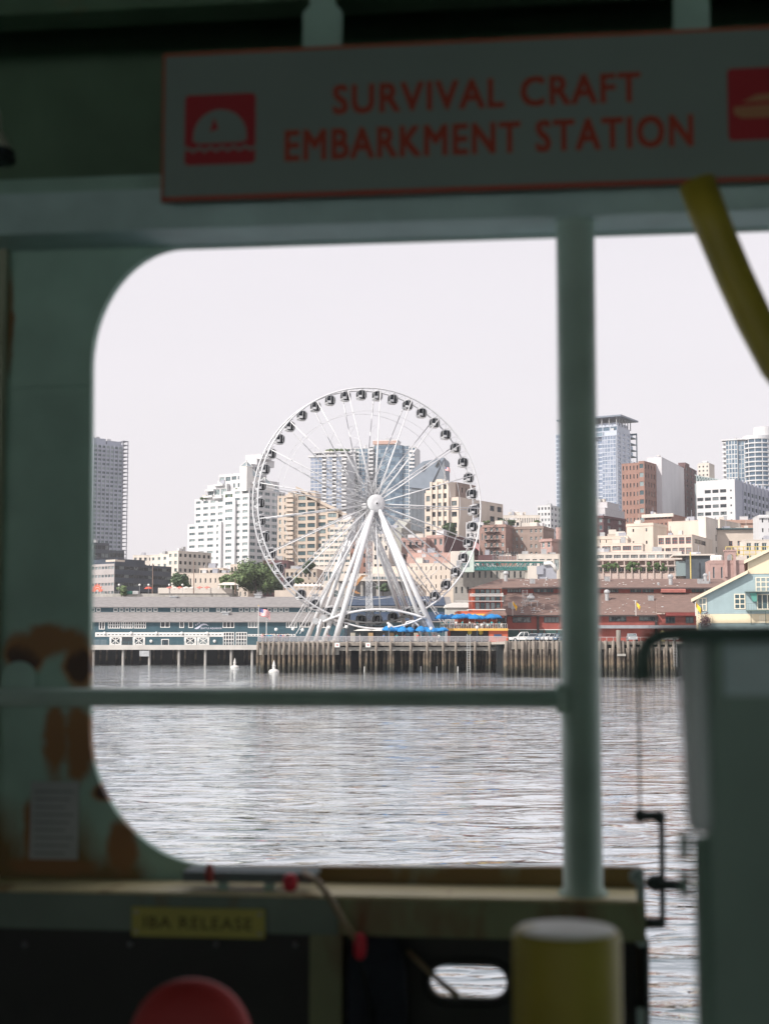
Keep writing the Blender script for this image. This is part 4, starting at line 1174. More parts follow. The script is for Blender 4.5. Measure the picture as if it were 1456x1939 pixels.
# ---- the aquarium shed
def aquarium():
    d = 407.0
    k0 = K(100, 1200) * d; k1 = K(880, 1200) * d
    cx = (k0 + k1) / 2
    root = empty('aquarium_shed', (cx, d, 0), 0, 'long teal aquarium shed with grey shingle roofs on the far pier at left', 'building')
    X = lambda px, dd=0: K(px, 1200) * (d + dd) - cx
    x0, x1 = X(100), X(880)
    Z = lambda py, dd=0: zat(py, d + dd)
    ze = Z(1176); zd = Z(1222)
    body = MB()
    body.quad((x0, 0, zd), (x1, 0, zd), (x1, 0, ze), (x0, 0, ze))
    body.quad((x1, 0, zd), (x1, 34, zd), (x1, 34, ze), (x1, 0, ze))
    zc0, zc1 = Z(1159, 10), Z(1148.5, 10)
    body.quad((x0, 10, zc0 - .2), (x1 - 4, 10, zc0 - .2), (x1 - 4, 10, zc1), (x0, 10, zc1))
    body.build('wall', TEAL, root)
    # clapboard joints as proud thin courses
    cb = MB()
    z = zd + .35
    while z < ze - .2:
        cb.box(x0, x1, -.035, -.004, z, z + .05); z += .42
    cb.build('clapboard', TEAL, root, kind='stuff')
    zr = Z(1130, 26)
    xs = X(648)
    rf = MB()
    def slab(mb, xa, xb, ya, za, yb, zb_, t=.25):
        mb.add([(xa, ya, za), (xb, ya, za), (xb, yb, zb_), (xa, yb, zb_), (xa, ya, za - t), (xb, ya, za - t), (xb, yb, zb_ - t), (xa, yb, zb_ - t)],
               [(0, 1, 2, 3), (7, 6, 5, 4), (0, 4, 5, 1), (1, 5, 6, 2), (3, 2, 6, 7), (0, 3, 7, 4)])
    slab(rf, x0 - .5, x1 + .5, -.9, ze - .1, 9.99, zc0)
    slab(rf, x0 - .5, x1 - 3, 9.1, zc1 - .05, 26, zr)
    slab(rf, x0 - .5, x1 - 3, 46, zc1, 26.02, zr)
    rf.build('roof', SHINGLE_G, root)
    # solar panels on both roof tiers of the right half
    pm = mat('solar_panel_blue', (0.04, 0.062, 0.105), .6, .15, .4, spec=.15)
    pw = 2.0
    n = int((X(858) - xs) / (pw + .08))
    for tier, (ya, za, yb, zb_) in enumerate(((-.6, ze + .02, 9.6, zc0 - .14), (9.4, zc1 + .13, 25.4, zr - .06))):
        L_ = math.hypot(yb - ya, zb_ - za); rows = 2 if tier == 0 else 3
        ang = math.atan2(zb_ - za, yb - ya)
        me = MB().box(-pw / 2, pw / 2, 0, L_ / rows - .12, .06, .14).mesh('solar_panel', pm)
        for j in range(rows):
            for i in range(n):
                t = j / rows
                put('solar_panel', me, root, (xs + (i + .5) * (pw + .08), ya + (yb - ya) * t, za + (zb_ - za) * t + .06), (ang, 0, 0))
    # clerestory windows
    cw = win_mesh(1.15, 1.0, FR_WHITE, G_TEAL, 1, 1, .16)
    cols_ = int((x1 - 6 - x0) / 1.62)
    for i in range(cols_):
        if (i * 7919) % 23 in (3, 4, 11): continue
        if i % 9 == 8: continue
        put('clerestory_window', cw, root, (x0 + 1 + i * 1.62, 9.97, zc0 + .15 + .0))
    # main windows (px x0, x1, y0, y1, panes)
    fr = .26
    def W(p0, p1, y0, y1, nx, nz=1, name='window', f=.2):
        w = X(p1) - X(p0); h = Z(y0) - Z(y1)
        o = put(name, win_mesh(w, h, FR_WHITE, G_DARK, nx, nz, f), root, ((X(p0) + X(p1)) / 2, -.06, Z(y1)))
        return o
    for a_ in ((166, 175, 1177, 1192, 2), (188, 199, 1177, 1192, 2), (205, 228, 1176.5, 1190, 5, 2), (230, 252, 1176.5, 1190, 5, 2), (254, 277, 1176.5, 1190, 5, 2),
               (304, 322, 1175.5, 1188.5, 2), (340, 349, 1176, 1189, 1), (357, 366, 1176, 1189, 1), (422, 444, 1177, 1189, 3), (470, 488, 1177, 1189, 3), (542, 563, 1177, 1189, 4), (567, 590, 1177, 1188, 4),
               (600, 620, 1177, 1189, 3), (640, 660, 1177, 1189, 3)):
        W(*a_)
    # transom strip
    st = win_mesh(1.0, .62, FR_WHITE, G_DARK, 1, 1, .2)
    xa, xb = X(183), X(421)
    n = int((xb - xa) / 1.02)
    ts = MB().box(xa - .3, xb + .3, -.12, -.02, Z(1205) - .1, Z(1198.5) + .15).build('transom_rail', WHITE, root)
    for i in range(n): put('transom_window', st, root, (xa + (i + .5) * (xb - xa) / n, -.13, Z(1204.5) + .1))
    n = 14
    xa, xb = X(470), X(560)
    for i in range(n): put('transom_window', st, root, (xa + (i + .5) * (xb - xa) / n, -.06, Z(1205)))
    # sliding barn doors with crosses
    w = X(232) - X(208); h = Z(1206) - Z(1225) 
    w = X(231.5) - X(208.5); h = Z(1206.5) - zd
    db = MB().box(-w/2, w/2, -.2, -.08, .02, h)
    dm = db.mesh('barn_door', WHITE)
    gm = MB()
    pw_, ph_ = w * .68, h * .72
    gm.quad((-pw_/2, -.215, h*.2), (pw_/2, -.215, h*.2), (pw_/2, -.215, h*.2+ph_), (-pw_/2, -.215, h*.2+ph_))
    gme = gm.mesh('door_glass', G_DARK)
    xb_ = MB()
    def bar(a, c, t=.2):
        d_ = Vector((c[0]-a[0], c[1]-a[1])).normalized(); nn = Vector((-d_.y, d_.x)) * t / 2
        xb_.prism([(a[0]+nn.x, a[1]+nn.y), (a[0]-nn.x, a[1]-nn.y), (c[0]-nn.x, c[1]-nn.y), (c[0]+nn.x, c[1]+nn.y)], 'y', -.30, -.222)
    bar((-pw_/2, h*.2), (pw_/2, h*.2+ph_)); 
    xb_2 = MB(); xb_, tmp = xb_2, xb_
    bar((-pw_/2, h*.2+ph_), (pw_/2, h*.2))
    tmp.prism([(-.08, h*.2), (.08, h*.2), (.08, h*.2+ph_), (-.08, h*.2+ph_)], 'y', -.27, -.218)
    tmp.v += [(v[0], v[1] - .01, v[2]) for v in xb_2.v]; off = len(tmp.v) - len(xb_2.v)
    tmp.f += [tuple(i + off for i in f) for f in xb_2.f]; tmp.m += xb_2.m
    xme = tmp.mesh('cross_brace', WHITE)
    for pxc in (220, 264, 361, 385.5):
        o = put('barn_door', dm, root, (X(pxc), 0, zd))
        put('door_glass', gme, o); put('cross_brace', xme, o)
    # open doorway, small door, lamps, tall glazed doors
    MB().box(X(232), X(251), -.03, -.01, zd, Z(1206)).build('doorway', DARK, root)
    W(306, 321, 1210, 1224, 1, 1, 'door', .22)
    for p0 in (423, 447): W(p0, p0 + 21, 1197, 1224, 4, 4, 'glazed_door', .2)
    for p0 in (178, 191): MB().box(X(p0), X(p0 + 12), -.05, -.01, zd, Z(1211)).build('shutter', mat('grey_shutter', (.10, .15, .18), .6), root)
    lm = MB().ball((0, -.3, 0), .42, .25, .42, 10, 6).mesh('wall_lamp', WHITE)
    for p0 in (287, 407): put('wall_lamp', lm, root, (X(p0), 0, Z(1214)))
    for p0 in (199, 249, 297, 345, 393): put('wall_lamp', lm, root, (X(p0), -.1, Z(1199)), )
    # logo: wave with dots, and lettering
    lg = mat('logo_pale_lilac', (0.55, 0.56, 0.66), .5, .04)
    up = [(0, 0.0), (.6, -.25), (1.3, -.1), (2.0, .55), (2.8, 1.05), (3.7, 1.1), (4.7, .8), (3.9, 1.5), (2.9, 1.65), (2.0, 1.3), (1.3, .7), (.7, .35)]
    s_ = MB(); lx, lz = X(368.5), Z(1190)
    s_.prism([(lx + p[0] * .85, lz + p[1] * .85) for p in up], 'y', -.1, -.04)
    s_.build('emblem', lg, root)
    dts = MB()
    for (a_, b_) in ((.5, 1.2), (1.1, 1.5), (1.7, 1.9), (1.2, 2.3)): dts.ball((lx + a_ * .8, -.07, lz + b_ * .8), .2, .05, .2, 8, 4)
    dts.build('emblem', lg, root)
    tm = text_mesh('SEATTLE AQUARIUM', 1.12, lg, .03, .02, 1.12)
    o = put('lettering', tm, root, (X(380), -.08, Z(1191.2)), (R(90), 0, 0))
    k_ = (X(420) - X(380)) / max(v.co.x for v in tm.vertices); o.scale = (k_, k_ * 1.15, 1)
    # deck, rail, piles
    dk = MB().box(x0 - 20, x1 + 10, -7, 33, zd - 1.1, zd - .0)
    dk.box(x0 - 20, x1 + 10, -7.1, -7.0, zd - 1.2, zd + .1)
    dk.build('deck', mat('pale_deck_concrete', (.5, .47, .44), .85, .12, .3), root)
    rl = MB()
    for i in range(90):
        x = x0 - 10 + i * 1.9
        rl.box(x - .04, x + .04, -6.6, -6.52, zd, zd + 1.1)
    for z in (.35, .7, 1.1): rl.box(x0 - 12, x0 + 160, -6.6, -6.55, zd + z - .03, zd + z + .03)
    rl.build('railing', mat('teal_rail', (.08, .14, .16), .6), root)
    pm1 = MB().lathe([(.38, -1.5), (.38, zd - 1.1)], 12).mesh('column', mat('pale_pile_concrete', (.34, .32, .30), .85, .2, .4, streak=.3))
    for p0 in (187, 242, 291, 346, 395, 443, 482):
        put('column', pm1, root, (X(p0), -6.2, 0))
    pm2 = pile_mesh(.3, zd - 1.1, 0, 3)
    for i in range(60):
        put('pile', pm2, root, (x0 - 5 + i * 2.6 + random.uniform(-.7, .7), random.uniform(-1, 16), 0))
    bk = MB().box(x0 - 20, x1 + 10, 30, 31, -2, zd - 1.1).build('bulkhead', UNDER_DECK_SHADE, root)  # sheet painted near black for the shade below the deck
    MB().box(X(273), X(291), -6.9, -6.75, Z(1242.5), Z(1232)).build('fender_panel', GREYM, root)
    # roof vents
    for (px_, py_, dd) in ((330, 1128, 25), (489, 1124, 25), (597, 1124, 25), (428, 1158, 8)):
        v = MB().box(-.9, .9, -.8, .8, 0, 1.0); v.box(-1.2, 1.2, -1.1, 1.1, 1.0, 1.3)
        put('roof_vent', v.mesh('roof_vent', GREYM), root, (X(px_, dd), dd - 1, Z(py_, dd) - 1.4))
aquarium()

# ---- the wheel pier and the parking pier
ZD = 5.9
def wheel_pier():
    d = 298.0
    root = empty('timber_pier', (K(720, 1220) * d, d, 0), 0, 'dark timber pier on many piles carrying the observation wheel', 'pier')
    ox = K(720, 1220) * d
    X = lambda px, dd=0: K(px, 1220) * (d + dd) - ox
    x0, x1 = X(489), X(957)
    dk = MB().box(x0, x1, 0, 141, ZD - .45, ZD)
    dk.build('deck', DECKT, root)
    # cap beams and wales
    cp = MB()
    cp.box(x0 - .2, x1, -.35, -.01, ZD - .75, ZD - .2)
    cp.build('edge_beam', TIMBER, root)
    MB().box(X(600), x1, .3, .7, ZD - 1.75, ZD - 1.05).build('cap_beam', mat('grey_timber', (.36, .34, .31), .9, .2, .5), root)
    MB().box(x0 - .1, X(642), .15, .5, ZD - 2.6, ZD - .8).build('fender_boards', MATS['grey_timber'], root)
    # piles
    ms = [pile_mesh(.27, ZD - .8, bd, i) for i, bd in enumerate((0, .12, -.1, .2, 0, .06))]
    mt = [pile_mesh(.29, ZD + .1, bd, i + 10) for i, bd in enumerate((0, .1, -.08, .15))]
    px_ = 489
    i = 0
    while px_ < 640:
        put('pile', mt[i % 4], root, (X(px_), -.75, 0), (0, 0, i)); i += 1
        px_ += 9.5 + random.uniform(-3.2, 3.2)
    for px_ in (658, 683, 713, 739, 777, 809, 838, 863, 899, 926, 953):
        put('pile', mt[i % 4], root, (X(px_), -.75, 0), (0, 0, i)); i += 1
    for px_ in (663, 694, 703, 735, 744, 781, 804, 815, 843, 852, 889, 923):
        put('pile', ms[i % 6], root, (X(px_), random.uniform(.5, 1.5), 0), (0, 0, i)); i += 1
    px_ = 493
    while px_ < 956:
        put('pile', ms[i % 6], root, (X(px_), random.uniform(2.4, 4.0), 0), (0, 0, i)); i += 1
        px_ += random.uniform(9, 15) if px_ < 650 else random.uniform(26, 44)
    for row in range(5):
        for k in range(16):
            put('pile', ms[i % 6], root, (x0 + 2 + k * 3.15 + random.uniform(-.6, .6), 11 + row * 5.5 + random.uniform(-.8, .8), 0), (0, 0, i)); i += 1
    MB().box(x0, x1, 40, 40.5, -2, ZD - .45).build('bulkhead', UNDER_DECK_SHADE, root)  # back sheet, under-pier shade put into its colour
    MB().box(x0, x0 + .4, 6, 60, -2, ZD - .45).build('bulkhead', UNDER_DECK_SHADE, root)  # same painted shade along the left side
    # railing: posts one by one, mesh infill panels
    post = MB().box(-.07, .07, -.07, .07, 0, 1.15).mesh('railing_post', GREYM)
    n = 31
    pan = mat('rail_mesh_infill', (.44, .42, .44), .6, .15, 2.0)
    pan2 = MB()
    w = (x1 - x0) / n
    for z in np.linspace(.12, 1.02, 7): pan2.box(-w/2 + .1, w/2 - .1, -.02, .02, z - .025, z + .025)
    for k in range(9): xx = -w/2 + .18 + k * (w - .36) / 8; pan2.box(xx - .02, xx + .02, -.035, -.021, .1, 1.04)
    pan2.box(-w/2, w/2, -.06, .06, 1.05, 1.15)
    pm_ = pan2.mesh('railing_panel', pan)
    for k in range(n + 1): put('railing_post', post, root, (x0 + k * w, -.1, ZD))
    for k in range(n): put('railing_panel', pm_, root, (x0 + (k + .5) * w, -.1, ZD))
    # ladder
    ld = MB()
    for s in (-.32, .32): ld.tube([(s, 0, 0), (s, 0, ZD + 1.6)], .07, 6)
    z = .2
    while z < ZD + 1.4: ld.box(-.3, .3, -.04, .04, z, z + .07); z += .35
    put('ladder', ld.mesh('ladder', mat('rail_grey', (.35, .36, .36), .7)), root, (X(886.5), -1.2, 0))
    # notice boards on the pier edge
    for i_, px_ in enumerate((639, 697)):
        s = MB().box(-.5, .5, -.06, 0, -.45, .45)
        o = put('notice_board', s.mesh('notice_board', WHITE), root, (X(px_), -1.15, ZD - .62))
        put('notice_symbol', MB().box(-.2, .2, -.075, -.062, -.18, .18).mesh('notice_symbol', mat('faded_red', (.55, .25, .25), .6)), o)
    # short broken white stumps by the waterline
    for px_ in (797, 827, 867, 690):
        put('marker_stake', MB().tube([(0, 0, -.5), (0, 0, .95)], .12, 6).mesh('marker_stake', WHITE), root, (X(px_), 1, 0))
    return root
wheel_pier()

def parking_pier():
    d = 262.0
    ox = K(1120, 1220) * d
    root = empty('parking_pier', (ox, d, 0), 0, 'old timber pier edge of crooked piles with parked cars on top at right', 'pier')
    X = lambda px, dd=0: K(px, 1220) * (d + dd) - ox
    x0, x1 = X(957), X(1400)
    MB().box(x0, x1, 0, 178, ZD - .5, ZD - .01).build('deck', DECKT, root)
    MB().box(x0, X(1145), -.3, -.02, ZD - 1.4, ZD - .1).build('edge_beam', TIMBER, root)
    MB().box(X(1145), X(1275), -.3, -.02, ZD - .6, ZD - .02).build('edge_beam', TIMBER, root)
    MB().box(X(1190), X(1275), -.1, .3, ZD - 1.6, ZD - .95).build('cap_beam', MATS['grey_timber'], root)
    ms = [pile_mesh(.30, ZD + .1, bd, i + 30) for i, bd in enumerate((.05, .3, -.2, .1, -.25, .0))]
    i = 0
    for px_ in (957, 962, 975, 989, 995, 1001, 1009, 1015, 1022, 1029, 1036, 1046, 1054, 1063, 1073, 1082, 1092, 1100, 1110, 1118, 1126, 1134):
        put('pile', ms[i % 6], root, (X(px_), -.7 + (i % 3) * .25, 0), (0, 0, i * 1.3)); i += 1
    short = [pile_mesh(.27, ZD - 1.2, bd, i + 50) for i, bd in enumerate((.1, -.2, .25))]
    for px_ in (970, 981, 986, 1005, 1018, 1041, 1050, 1068, 1088, 1105, 1122):
        put('pile', short[i % 3], root, (X(px_), .6, 0), (0, 0, i)); i += 1
    for px_ in (1146, 1154, 1160, 1171, 1177, 1184, 1188, 1195, 1200, 1207, 1214, 1222, 1232, 1240, 1248, 1256, 1262, 1268, 1274):
        put('pile', (ms if i % 2 else short)[i % 3], root, (X(px_), -.7 + random.random() * .5, 0), (0, 0, i * 2)); i += 1
    put('tall_pile', pile_mesh(.42, ZD + 2.0, .1, 77), root, (X(1168.5), -1.1, 0))
    MB().box(X(1165), X(1181), -1.7, -1.5, ZD - 2.6, ZD - 2.2).build('brace_board', MATS['grey_timber'], root)
    for row in range(4):
        for k in range(20):
            put('pile', short[i % 3], root, (x0 + 1 + k * 1.7 + random.uniform(-.6, .6), 3 + row * 4 + random.uniform(-.8, .8), 0), (0, 0, i)); i += 1
    MB().box(x0, x1, 22, 22.5, -2, ZD - .5).build('bulkhead', UNDER_DECK_SHADE, root)  # sheet coloured as the dark shade behind the piles
    lad = MB()
    for s in (-.25, .25): lad.tube([(s, 0, 1.4), (s, 0, ZD)], .05, 5)
    for k in range(8): lad.box(-.22, .22, -.03, .03, 1.7 + k * .5, 1.76 + k * .5)
    put('ladder', lad.mesh('ladder', GREYM), root, (X(1275), -1.2, 0))
    rl = MB()
    for k in range(26):
        x = x0 + k * 1.2; rl.box(x - .04, x + .04, -.2, -.12, ZD, ZD + .75)
    rl.box(x0, x0 + 30, -.19, -.13, ZD + .7, ZD + .78)
    rl.build('guard_rail', mat('rail_grey', (.35, .36, .36), .7), root)
parking_pier()

# ---- observation wheel
def wheel():
    d = 312.0
    hub = at(699, 957, d)
    Rw = at(699, 735, d).z - hub.z
    root = empty('observation_wheel', (hub.x, d, ZD), R(20), 'giant white observation wheel with enclosed gondolas standing on the pier', 'ferris wheel')
    hz = hub.z - ZD
    gap = 2.0; hw = 4.1
    N_ = 21
    def rimpt(a, y, r): return (r * math.sin(a), y, hz + r * math.cos(a))
    for y in (-gap, gap):
        pts = [rimpt(2 * math.pi * i / 126, y, Rw - .3) for i in range(126)]
        MB().tube(pts, .18, 8, closed=True).build('rim', STEELW, root, smooth=True)
        pts = [rimpt(2 * math.pi * i / 84, y * 1.25, Rw * .79) for i in range(84)]
        MB().tube(pts, .045, 5, closed=True).build('inner_ring', STEELW, root, smooth=True)
    tie = MB()
    for i in range(84):
        a = 2 * math.pi * i / 84
        tie.tube([rimpt(a, -gap, Rw - .3), rimpt(a, gap, Rw - .3)], .05, 5)
        if i % 2 == 0:
            b_ = 2 * math.pi * (i + 1) / 84
            tie.tube([rimpt(a, -gap, Rw - .3), rimpt(b_, gap, Rw - .3)], .035, 4)
    tie.build('rim_ties', STEELW, root)
    # spokes: one trussed spoke mesh per side, copied round
    for s in (-1, 1):
        sp = MB()
        p0 = Vector((0, s * hw * .92, 1.2)); p1 = Vector((0, s * gap, Rw - .4))
        q0 = Vector((0, s * (hw - 1.7), 1.2)); q1 = Vector((0, s * gap * .9, Rw * .62))
        sp.tube([p0, p1], .12, 6)
        sp.tube([q0 , p0.lerp(p1, .66)], .075, 5)
        prev = None
        for k in range(15):
            t = k / 14
            a = p0.lerp(p1, t * .62); b_ = q0.lerp(p0.lerp(p1, .66), t * .93)
            pt = a if k % 2 else b_
            if prev is not None: sp.tube([prev, pt], .04, 4, cap=False)
            prev = pt
        me = sp.mesh('spoke', STEELW, True)
        for i in range(N_):
            a = 2 * math.pi * (i + .25) / N_
            put('spoke', me, root, (0, 0, hz), (0, a, 0))
    # lattice between the front and the back spoke of a pair
    lt = MB()
    prev = None
    for k in range(9):
        t = .12 + .56 * k / 8
        yy = hw * .92 * (1 - t) + gap * t
        pt = Vector((0, yy if k % 2 else -yy, 1.2 + (Rw - 1.6) * t))
        if prev is not None: lt.tube([prev, pt], .03, 4, cap=False)
        if k % 4 == 0: lt.tube([(0, -yy, pt.z), (0, yy, pt.z)], .03, 4, cap=False)
        prev = pt
    lme = lt.mesh('spoke_lattice', STEELW)
    for i in range(N_): put('spoke_lattice', lme, root, (0, 0, hz), (0, 2 * math.pi * (i + .25) / N_, 0))
    # hub
    for s in (-1, 1):
        h = MB(); prof = [(.2, 0), (1.0, .04), (1.75, .14), (1.9, .3), (1.9, .75), (1.6, .8)]
        n = 28; vs = []; fs = []
        for (r, z) in prof:
            for k in range(n):
                a = 2 * math.pi * k / n; vs.append((r * math.cos(a), s * (hw + .9 - z), hz + r * math.sin(a)))
        for i in range(len(prof) - 1):
            for k in range(n): fs.append((i*n+k, i*n+(k+1)%n, (i+1)*n+(k+1)%n, (i+1)*n+k))
        fs.append(tuple(range(n)))
        h.add(vs, fs); h.build('hub_disc', STEELW, root, smooth=True)
        h = MB(); h.tube([(0, s * (hw - .1), hz), (0, s * (hw + .05), hz)], 2.0, 24); 
        h.tube([(0, s * (hw - 1.3), hz), (0, s * (hw - 1.15), hz)], 1.7, 24)
        h.build('hub_flange', GREYM, root)
    MB().tube([(0, -hw, hz), (0, hw, hz)], .85, 16).build('axle', STEELW, root, smooth=True)
    # legs: world targets from their feet (px on the pier deck), worked in wheel frame
    inv = Matrix.Rotation(-R(20), 3, 'Z')
    def loc(px, py, dd):
        p = at(px, py, dd); v = Vector((p.x - hub.x, p.y - d, 0)); v = inv @ v
        return Vector((v.x, v.y, p.z - ZD))
    legs = [((634, 1213), 301.5, -hw - .2, .62), ((612, 1213), 304, -hw + .7, .5), ((829, 1192), 303, -hw - .2, .62), ((812, 1205), 306, -hw + .7, .5),
            ((596, 1212), 323, hw - .7, .48), ((579, 1211), 326, hw + .2, .52), ((798, 1206), 325, hw - .7, .48), ((778, 1206), 328, hw + .2, .5)]
    for (pp, dd, yh, r) in legs:
        f = loc(pp[0], pp[1], dd); f.z = 0
        t = Vector((0.5 if f.x > 0 else -.5, yh, hz - .9))
        MB().tube([f, t], [r * 1.0, r * .8], 14).build('leg', STEELW, root, smooth=True)
        MB().lathe([(1.0, 0), (1.0, .35), (.85, .4)], 12, (f.x, f.y, 0)).build('leg_foot', CONC, root)
    # slim outer stays with ladder rungs
    for (pp, dd, yh) in (((548, 1188), 318, hw + .3), ((842, 1188), 316, hw + .3), ((561, 1200), 310, -hw)):
        f = loc(pp[0], pp[1], dd); t = Vector((0, yh, hz - .5))
        s = MB(); s.tube([f, t], .09, 6); s.tube([f + Vector((.8, 0, 0)), t + Vector((.3, 0, 0))], .09, 6)
        for k in range(1, 40):
            a = f.lerp(t, k / 40); b_ = (f + Vector((.8, 0, 0))).lerp(t + Vector((.3, 0, 0)), (k + (k % 2)) / 40)
            s.tube([a, b_], .035, 4, cap=False)
        s.build('stay', STEELW, root)
    # centre service mast
    m_ = MB(); w = .5
    for sx in (-w, w):
        for sy in (-w, w): m_.tube([(sx, sy, 2.5), (sx, sy, hz - 1.6)], .08, 6)
    k = 0; z = 2.6
    while z < hz - 2.8:
        for sy in (-w, w):
            m_.tube([(-w, sy, z), (w, sy, z + 1.1)], .04, 4, cap=False); m_.tube([(w, sy, z), (-w, sy, z + 1.1)], .04, 4, cap=False); m_.tube([(-w, sy, z), (w, sy, z)], .05, 4, cap=False)
        z += 1.1
    m_.build('service_mast', STEELW, root)
    # gondolas
    gg = mat('gondola_glass', (.008, .011, .016), .25, .2, 1.0, spec=.07)
    gs = MB().ball((0, 0, 0), .98, 1.15, .98, 14, 10, e=.62).mesh('gondola', gg, True)
    fr = MB()
    for y in (-.78, .78):
        pts = []
        for k in range(20):
            a = 2 * math.pi * k / 20
            sg = lambda v: math.copysign(abs(v) ** .62, v)
            pts.append((1.0 * sg(math.cos(a)), y * 1.02, 1.0 * sg(math.sin(a))))
        fr.tube(pts, .045, 5, closed=True)
    sg = lambda v: math.copysign(abs(v) ** .62, v)
    # white shell on the left cheek and floor
    for j in range(4):
        pass
    pts = [(1.02 * sg(math.cos(a)), 1.02 * sg(math.sin(a))) for a in np.linspace(R(198), R(250), 8)]
    fr.prism(pts + [(p[0] * .95, p[1] * .95) for p in reversed(pts)], 'y', -.95, .95)
    fr.box(-.7, .7, -.8, .8, -1.04, -.95); fr.box(-.4, .4, -.5, .5, .95, 1.06)
    fr.tube([(0, -2.0, 1.25), (0, 2.0, 1.25)], .1, 6); fr.box(-.12, .12, -.12, .12, 1.0, 1.25)
    fr.box(-.95, -.25, -1.24, -1.17, -.7, -.2)
    fr.tube([(-.15, -1.19, -.75), (-.15, -1.19, .75)], .035, 4); fr.tube([(.45, -1.17, -.75), (.45, -1.17, .7)], .03, 4)
    fm = fr.mesh('cab_frame', STEELW)
    for i in range(42):
        a = 2 * math.pi * (i + .5) / 42
        rg = Rw - 1.2
        g = put('gondola', gs, root, (rg * math.sin(a) * 1.0, 0, hz + rg * math.cos(a) - .35))
        put('cab_frame', fm, g)
wheel()

def station():
    d = 308
    A = lambda px, py, dd=d: at(px, py, dd)
    root = empty('boarding_station', A(712, 1212, 314).to_tuple()[:2] + (ZD,), 0, 'boarding platform under a white curved arch canopy at the foot of the wheel', 'pavilion')
    ox, oy = root.location.x, root.location.y
    def P(px, py, dd): p = at(px, py, dd); return Vector((p.x - ox, p.y - oy, p.z - ZD))
    def arc(x0, y0, xm, ym, x1, y1, dd, n=16):
        out = []
        for i in range(n + 1):
            t = i / n
            px = x0 + (x1 - x0) * t
            py = y0 * (1 - t) + y1 * t + (ym - (y0 + y1) / 2) * 4 * t * (1 - t)
            out.append(P(px, py, dd))
        return out
    a1 = arc(612, 1177, 700, 1154, 806, 1171, 303); a2 = arc(630, 1168, 716, 1154, 812, 1168, 318)
    up = MB(); up.tube(a1, .22, 8); up.build('arch_beam', STEELW, root, smooth=True)
    up = MB(); up.tube(a2, .3, 8); up.build('arch_beam', STEELW, root, smooth=True)
    lo = arc(640, 1174, 720, 1190, 806, 1167, 303)
    MB().tube(lo, .17, 8).build('lower_beam', STEELW, root, smooth=True)
    cn = MB(); n = 16
    for i in range(n):
        if 0 <= i:
            cn.add([a1[i], a1[i+1], a2[i+1], a2[i]], [(0, 1, 2, 3)])
    cn.v = [(v[0], v[1], v[2] - .25) for v in cn.v]
    cn.build('canopy_skin', mat('canopy_fabric', (.50, .54, .50), .5, .08, .5), root)
    for i in range(0, 17, 2):
        MB().tube([a1[i], a2[i]], .12, 5).build('canopy_rib', STEELW, root)
    # curved supports at both ends
    for pts in ([(806, 1171), (792, 1172), (783, 1182), (779, 1198)], [(800, 1172), (806, 1184), (805, 1210)], [(628, 1175), (640, 1186), (650, 1189)], [(733, 1178), (742, 1186), (748, 1192)], [(608, 1173), (603, 1190), (601, 1208)]):
        q = [P(a, b_, 305) for a, b_ in pts]
        MB().tube(q, .3, 8).build('curved_strut', STEELW, root, smooth=True)
    # boarding deck, kiosks, queue structures
    b = MB(); p0 = P(650, 1200, 310); p1 = P(800, 1200, 310)
    b.box(p0.x, p1.x, -4, 8, .02, 1.0); b.build('platform', mat('platform_grey', (.12, .13, .14), .7, .2), root)
    for k in range(16):
        x = p0.x + (p1.x - p0.x) * k / 15
        MB().box(x - .06, x + .06, -4.3, -4.2, 0, 2.1 + (k % 3) * .3).build('queue_post', FR_GREY, root)
    MB().box(p0.x, p1.x, 7, 7.4, 1.0, 3.6).build('back_screen', mat('screen_dark', (.05, .06, .07), .3, .4, .6), root)
    for px_, w in ((690, 2.2), (723, 2.4), (757, 1.8)):
        q = P(px_, 1200, 304)
        k = MB(); k.box(q.x - w, q.x + w, q.y - .6, q.y + 1.4, 0, 2.3)
        k.build('ticket_booth', mat('booth_dark', (.035, .05, .055), .3, .3, 1.0), root)
        r = MB(); r.lathe([(w * 1.1, 0), (w * .7, .3), (.3, .45)], 12, (q.x, q.y + .3, 2.31)); r.build('booth_roof', WHITE, root)
    for px_ in (668, 702, 741, 772, 788):
        q = P(px_, 1200, 302); MB().box(q.x - .5, q.x + .5, q.y, q.y + .1, .1, 1.9).build('menu_panel', mat('panel_%d' % (px_ % 3), ((.3, .2, .1), (.08, .12, .14), (.35, .33, .28))[px_ % 3], .6, .2), root)
    # side hoop at left (rounded frame seen through the rim) and round motor housing
    for (xx, yy) in ((598, 1176), (612, 1171)):
        q = P(xx, yy, 306); MB().tube([q + Vector((0, -.5, 0)), q + Vector((0, .5, 0))], .7, 14).build('drive_wheel', GREYM, root)
    pts = [P(a, b_, 304) for a, b_ in ((765, 1208), (763, 1190), (770, 1178), (782, 1175), (792, 1184), (797, 1208))]
    MB().tube(pts, .2, 8).build('hoop', STEELW, root, smooth=True)
station()

